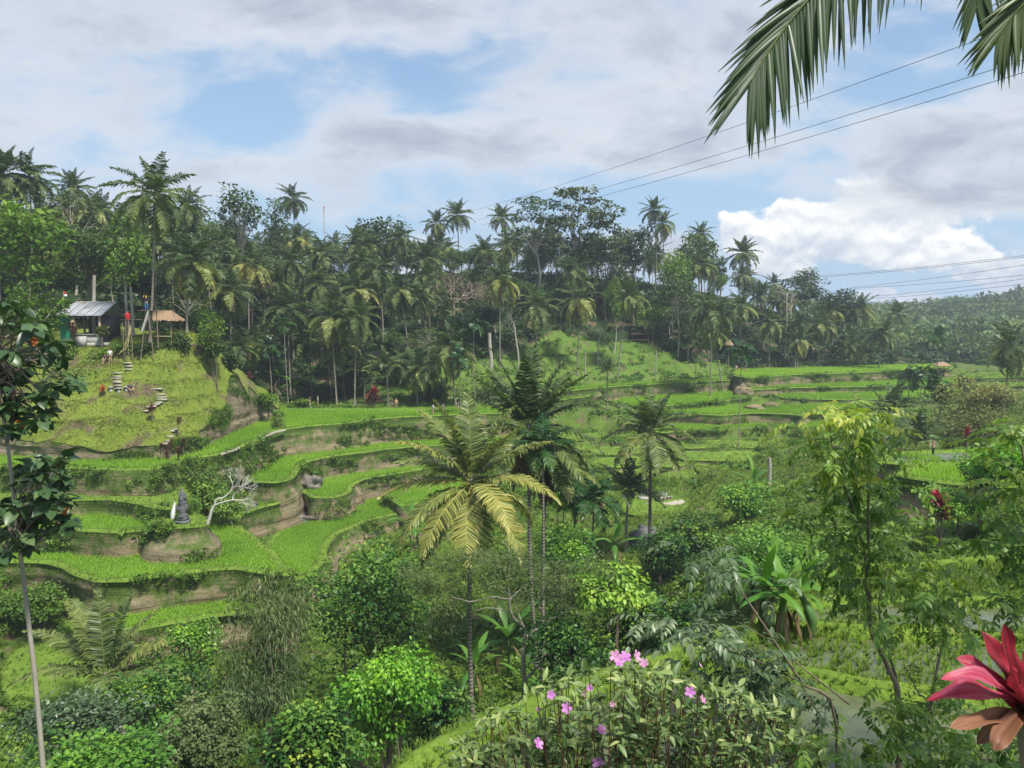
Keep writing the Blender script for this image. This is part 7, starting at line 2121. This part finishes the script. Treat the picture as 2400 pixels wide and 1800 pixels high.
# ---- people
SKIN = {}
def cloth(rgb):
    k = 'cloth_%d_%d_%d' % tuple(int(c * 100) for c in rgb)
    if k not in M:
        M[k] = solid('cloth', rgb, tuple(c * .8 for c in rgb), .85, 8)
    return k
M['skin'] = solid('skin', (.42, .25, .17), (.5, .31, .22), .55, 6)
def skinned(name, chains, mat, parent, loc=(0, 0, 0)):
    """a body grown over a skeleton of joints: chains of (x, y, z, radius)"""
    vs_, ed, rad, idx = [], [], [], {}
    for ch in chains:
        prev = None
        for j in ch:
            key = tuple(round(c, 3) for c in j[:3])
            if key not in idx:
                idx[key] = len(vs_); vs_.append(j[:3]); rad.append(j[3])
            if prev is not None:
                ed.append((prev, idx[key]))
            prev = idx[key]
    me = bpy.data.meshes.new(name); me.from_pydata(vs_, ed, []); me.update()
    me.materials.append(M[mat])
    o = link(name, me, parent, loc)
    md = o.modifiers.new('skin', 'SKIN'); md.use_smooth_shade = True
    sv = me.skin_vertices[0].data
    for i, r_ in enumerate(rad):
        sv[i].radius = (r_, r_); sv[i].use_root = (i == 0)
    o.modifiers.new('sub', 'SUBSURF').levels = 1; o.modifiers[-1].render_levels = 2
    return o
def person(label, u, v, face, top, bottom, hair, pose='stand', y0=60, y1=200, dress=False, long_=False, pos=None, size=1.0, sleeve=True):
    p = pos if pos is not None else hit(u, v, y0, y1)
    t = thing('person', label, 'person', p, face, None, size)
    if pose == 'stand':
        L = dict(pel=(0, 0, .93), ch=(0, 0, 1.28), nk=(0, .01, 1.45), hd=(0, .03, 1.56), ht=(0, .03, 1.66), kn=[(-.10, .03, .49), (.11, .0, .49)], an=[(-.11, 0, .08), (.12, .02, .08)], to=[(-.12, .15, .04), (.14, .17, .04)], el=[(-.25, .02, 1.13), (.25, .02, 1.13)], wr=[(-.24, .14, .93), (.24, .12, .93)])
    elif pose == 'phone':
        L = dict(pel=(0, 0, .93), ch=(0, 0, 1.28), nk=(0, .01, 1.45), hd=(0, .05, 1.55), ht=(0, .05, 1.65), kn=[(-.10, .03, .49), (.11, .0, .49)], an=[(-.11, 0, .08), (.12, .02, .08)], to=[(-.12, .15, .04), (.14, .17, .04)], el=[(-.25, .05, 1.13), (.25, .05, 1.13)], wr=[(-.10, .28, 1.25), (.12, .28, 1.25)])
    elif pose == 'armsup':
        L = dict(pel=(0, 0, .93), ch=(0, 0, 1.28), nk=(0, .01, 1.45), hd=(0, .03, 1.56), ht=(0, .03, 1.66), kn=[(-.10, .03, .49), (.11, .0, .49)], an=[(-.11, 0, .08), (.12, .02, .08)], to=[(-.12, .15, .04), (.14, .17, .04)], el=[(-.32, .05, 1.55), (.30, .1, 1.2)], wr=[(-.22, .1, 1.78), (.2, .3, 1.3)])
    elif pose == 'ground':          # sitting on the grass, legs stretched
        L = dict(pel=(0, 0, .13), ch=(0, -.04, .48), nk=(0, -.02, .65), hd=(0, .02, .76), ht=(0, .02, .86), kn=[(-.13, .42, .22), (.12, .45, .12)], an=[(-.12, .82, .08), (.14, .88, .08)], to=[(-.12, .86, .22), (.16, .92, .2)], el=[(-.28, .02, .35), (.27, .05, .38)], wr=[(-.22, .25, .2), (.12, .28, .22)])
    else:                            # sitting on a ledge, knees bent
        L = dict(pel=(0, 0, .45), ch=(0, .05, .80), nk=(0, .09, .97), hd=(0, .14, 1.07), ht=(0, .15, 1.17), kn=[(-.14, .42, .50), (.14, .42, .50)], an=[(-.12, .40, .08), (.12, .40, .08)], to=[(-.12, .56, .04), (.12, .56, .04)], el=[(-.26, .18, .68), (.26, .18, .68)], wr=[(-.12, .38, .56), (.12, .38, .56)])
    P = L['pel']; C_ = L['ch']
    hips = [(P[0] + s_ * .09, P[1], P[2] - .04) for s_ in (-1, 1)]
    sh = [(C_[0] + s_ * .18, C_[1], C_[2] + .12) for s_ in (-1, 1)]
    mid = tuple((P[k] + C_[k]) / 2 for k in range(3))
    chains = [[(*P, .125), (*mid, .11), (*C_, .125), (*L['nk'], .055), (*L['hd'], .095), (*L['ht'], .075)]]
    for s_ in (0, 1):
        chains.append([(*P, .125), (*hips[s_], .10), (*L['kn'][s_], .062), (*L['an'][s_], .042), (*L['to'][s_], .035)])
        hd_ = np.array(L['wr'][s_]) + (np.array(L['wr'][s_]) - np.array(L['el'][s_])) * .35
        chains.append([(*C_, .125), (*sh[s_], .062), (*L['el'][s_], .043), (*L['wr'][s_], .03), (*[float(x_) for x_ in hd_], .026)])
    skinned('body', chains, 'skin', t)
    tc_ = [[(P[0], P[1], P[2] + .02, .145), (*mid, .135), (C_[0], C_[1], C_[2] + .02, .15)]]
    for s_ in (0, 1):
        e = tuple(sh[s_][k] + (L['el'][s_][k] - sh[s_][k]) * (.85 if sleeve else .2) for k in range(3))
        tc_.append([(C_[0], C_[1], C_[2] + .02, .15), (*sh[s_], .082), (*e, .062)])
    skinned('dress' if dress else 'shirt', tc_, cloth(top), t)
    fr = .95 if long_ else .5
    bc_ = [[(P[0], P[1], P[2] + .06, .14), (P[0], P[1], P[2] - .02, .15)]]
    for s_ in (0, 1):
        k1 = tuple(hips[s_][k] + (L['kn'][s_][k] - hips[s_][k]) * (fr if not long_ else 1) for k in range(3))
        ch_ = [(P[0], P[1], P[2] - .02, .15), (*hips[s_], .12), (*k1, .085)]
        if long_:
            ch_.append((*L['an'][s_], .065))
        bc_.append(ch_)
    skinned('skirt' if dress else ('trousers' if long_ else 'shorts'), bc_, cloth(bottom), t)
    h_ = L['hd']; ht = L['ht']
    mb = MB(); v_, f_ = sphere((ht[0], ht[1] - .03, ht[2] - .02), (.098, .105, .105), 10, 7); mb.add(v_, f_)
    v_, f_ = sphere((h_[0], h_[1] - .075, h_[2] - .02), (.08, .05, .13), 8, 6); mb.add(v_, f_)
    mb.obj('hair', M[cloth(hair)], t, True)
    return t
BL, WH, NV = (.02, .02, .022), (.72, .73, .75), (.03, .04, .08)
BRN, BLD = (.04, .025, .015), (.45, .33, .15)
person('standing person in white shirt on the mound below the hut', 259, 851, 3.3, WH, (.12, .11, .12), BRN, 'stand', 80, 100)
person('seated person in black beside the white-shirted one', 249, 853, 2.7, BL, BL, BRN, 'ledge', 80, 100)
person('person in dark T-shirt sitting on the mound terrace grass', 305, 922, -2.3, (.05, .05, .065), BL, (.09, .045, .025), 'ground', 80, 100, size=1.05)
person('person in jeans and yellow helmet on the wooden platform', 0, 0, .4, BL, (.06, .15, .32), (.62, .42, .02), 'armsup', pos=Vector((pb.x + .15, 91.6, pz + dz_ + .03)), long_=True)
person('walker in dark shirt at the left end of the ridge path', 727, 956, 1.2, (.06, .06, .065), (.09, .1, .08), BRN, 'stand', 100, 140, size=1.05)
person('blonde walker in a light dress on the ridge path', 745, 957, -1.2, (.55, .52, .42), (.5, .47, .38), BLD, 'stand', 100, 140, dress=True)
person('visitor in navy vest and white shorts on the ridge path', 920, 958, 3.1, NV, (.68, .66, .64), BRN, 'stand', 100, 140, sleeve=False)
person('blonde visitor in yellow top beside the navy vest', 929, 958, 3.3, (.60, .42, .16), BL, BLD, 'stand', 100, 140, sleeve=False)
person('visitor in pale shirt and black shorts looking at a phone', 1015, 974, -1.5, (.62, .68, .72), BL, BRN, 'phone', 95, 130, size=1.1)
person('visitor in black behind the pale-shirted phone user', 1031, 965, 1.0, BL, (.03, .03, .03), BRN, 'stand', 95, 140)
person('visitor in beige dress near the central palm', 1039, 970, 2.9, (.62, .47, .38), (.6, .45, .36), (.3, .18, .1), 'stand', 95, 140, dress=True, long_=True)
person('visitor in blue half hidden by the central palm', 1074, 966, 2.0, (.2, .26, .36), (.3, .33, .4), BRN, 'stand', 95, 140)
person('left one of two tiny figures below the forest by the bank', 1726, 872, 3.1, (.5, .4, .35), (.3, .2, .2), BRN, 'stand', 150, 200)
person('right one of two tiny figures below the forest by the bank', 1746, 872, 3.1, BL, BL, BRN, 'stand', 150, 200)
person('bare-chested man in black trousers on the right terrace path', 2187, 1070, 1.3, (.46, .29, .2), BL, BRN, 'phone', 55, 90, long_=True, sleeve=False)

# ---- power lines
def wire(label, a, b_, sag, r_, group=None):
    A, B = at(*a), at(*b_)
    k = np.linspace(0, 1, 30)[:, None]
    P = np.array(A) * (1 - k) + np.array(B) * k; P[:, 2] -= (4 * sag * k * (1 - k))[:, 0]
    mb = MB(); v_, f_ = tube(P, r_, 4); mb.add(v_, f_)
    tag(mb.obj('power_line', M['wire'], None, True), label, 'power line', group)
wire('uppermost of three thin power lines crossing the sky', (1113, 492, 232), (2900, -130, 62), 1.2, .035)
wire('middle one of three thin power lines crossing the sky', (1120, 515, 232), (2900, -20, 62), 1.2, .035)
wire('lowest of three thin power lines crossing the sky', (1126, 528, 232), (2900, 15, 62), 1.2, .035)
for k, (v0, u0, v1) in enumerate(((647, 1915, 596), (650, 1915, 600), (674, 1995, 615), (676, 1990, 640), (695, 2042, 646), (700, 2045, 658), (707, 2042, 701), (726, 2045, 726))):
    wire(['topmost', 'second', 'third', 'fourth', 'fifth', 'sixth', 'seventh', 'lowest'][k] + ' of the eight low power lines at the right edge', (u0, v0, 300), (2560, v1 - (v0 - v1) * .33, 170), .6, .05)

# ---- haze
hb_ = MB()
v_, f_ = box(0, 480, 12, 2600, 1660, 92); hb_.add(v_, f_)
hm = bpy.data.materials.new('air_haze'); hm.use_nodes = True
hn = NT(hm.node_tree)
vol = hn.n('ShaderNodeVolumePrincipled')
vol.inputs['Color'].default_value = (.80, .90, 1.0, 1)
vol.inputs['Density'].default_value = .00038
vol.inputs['Anisotropy'].default_value = .15
ho = hn.n('ShaderNodeOutputMaterial'); hn.set(ho.inputs['Volume'], vol.outputs[0])
kind(hb_.obj('haze', hm), 'stuff', 'thin blue haze filling the valley air', 'haze')
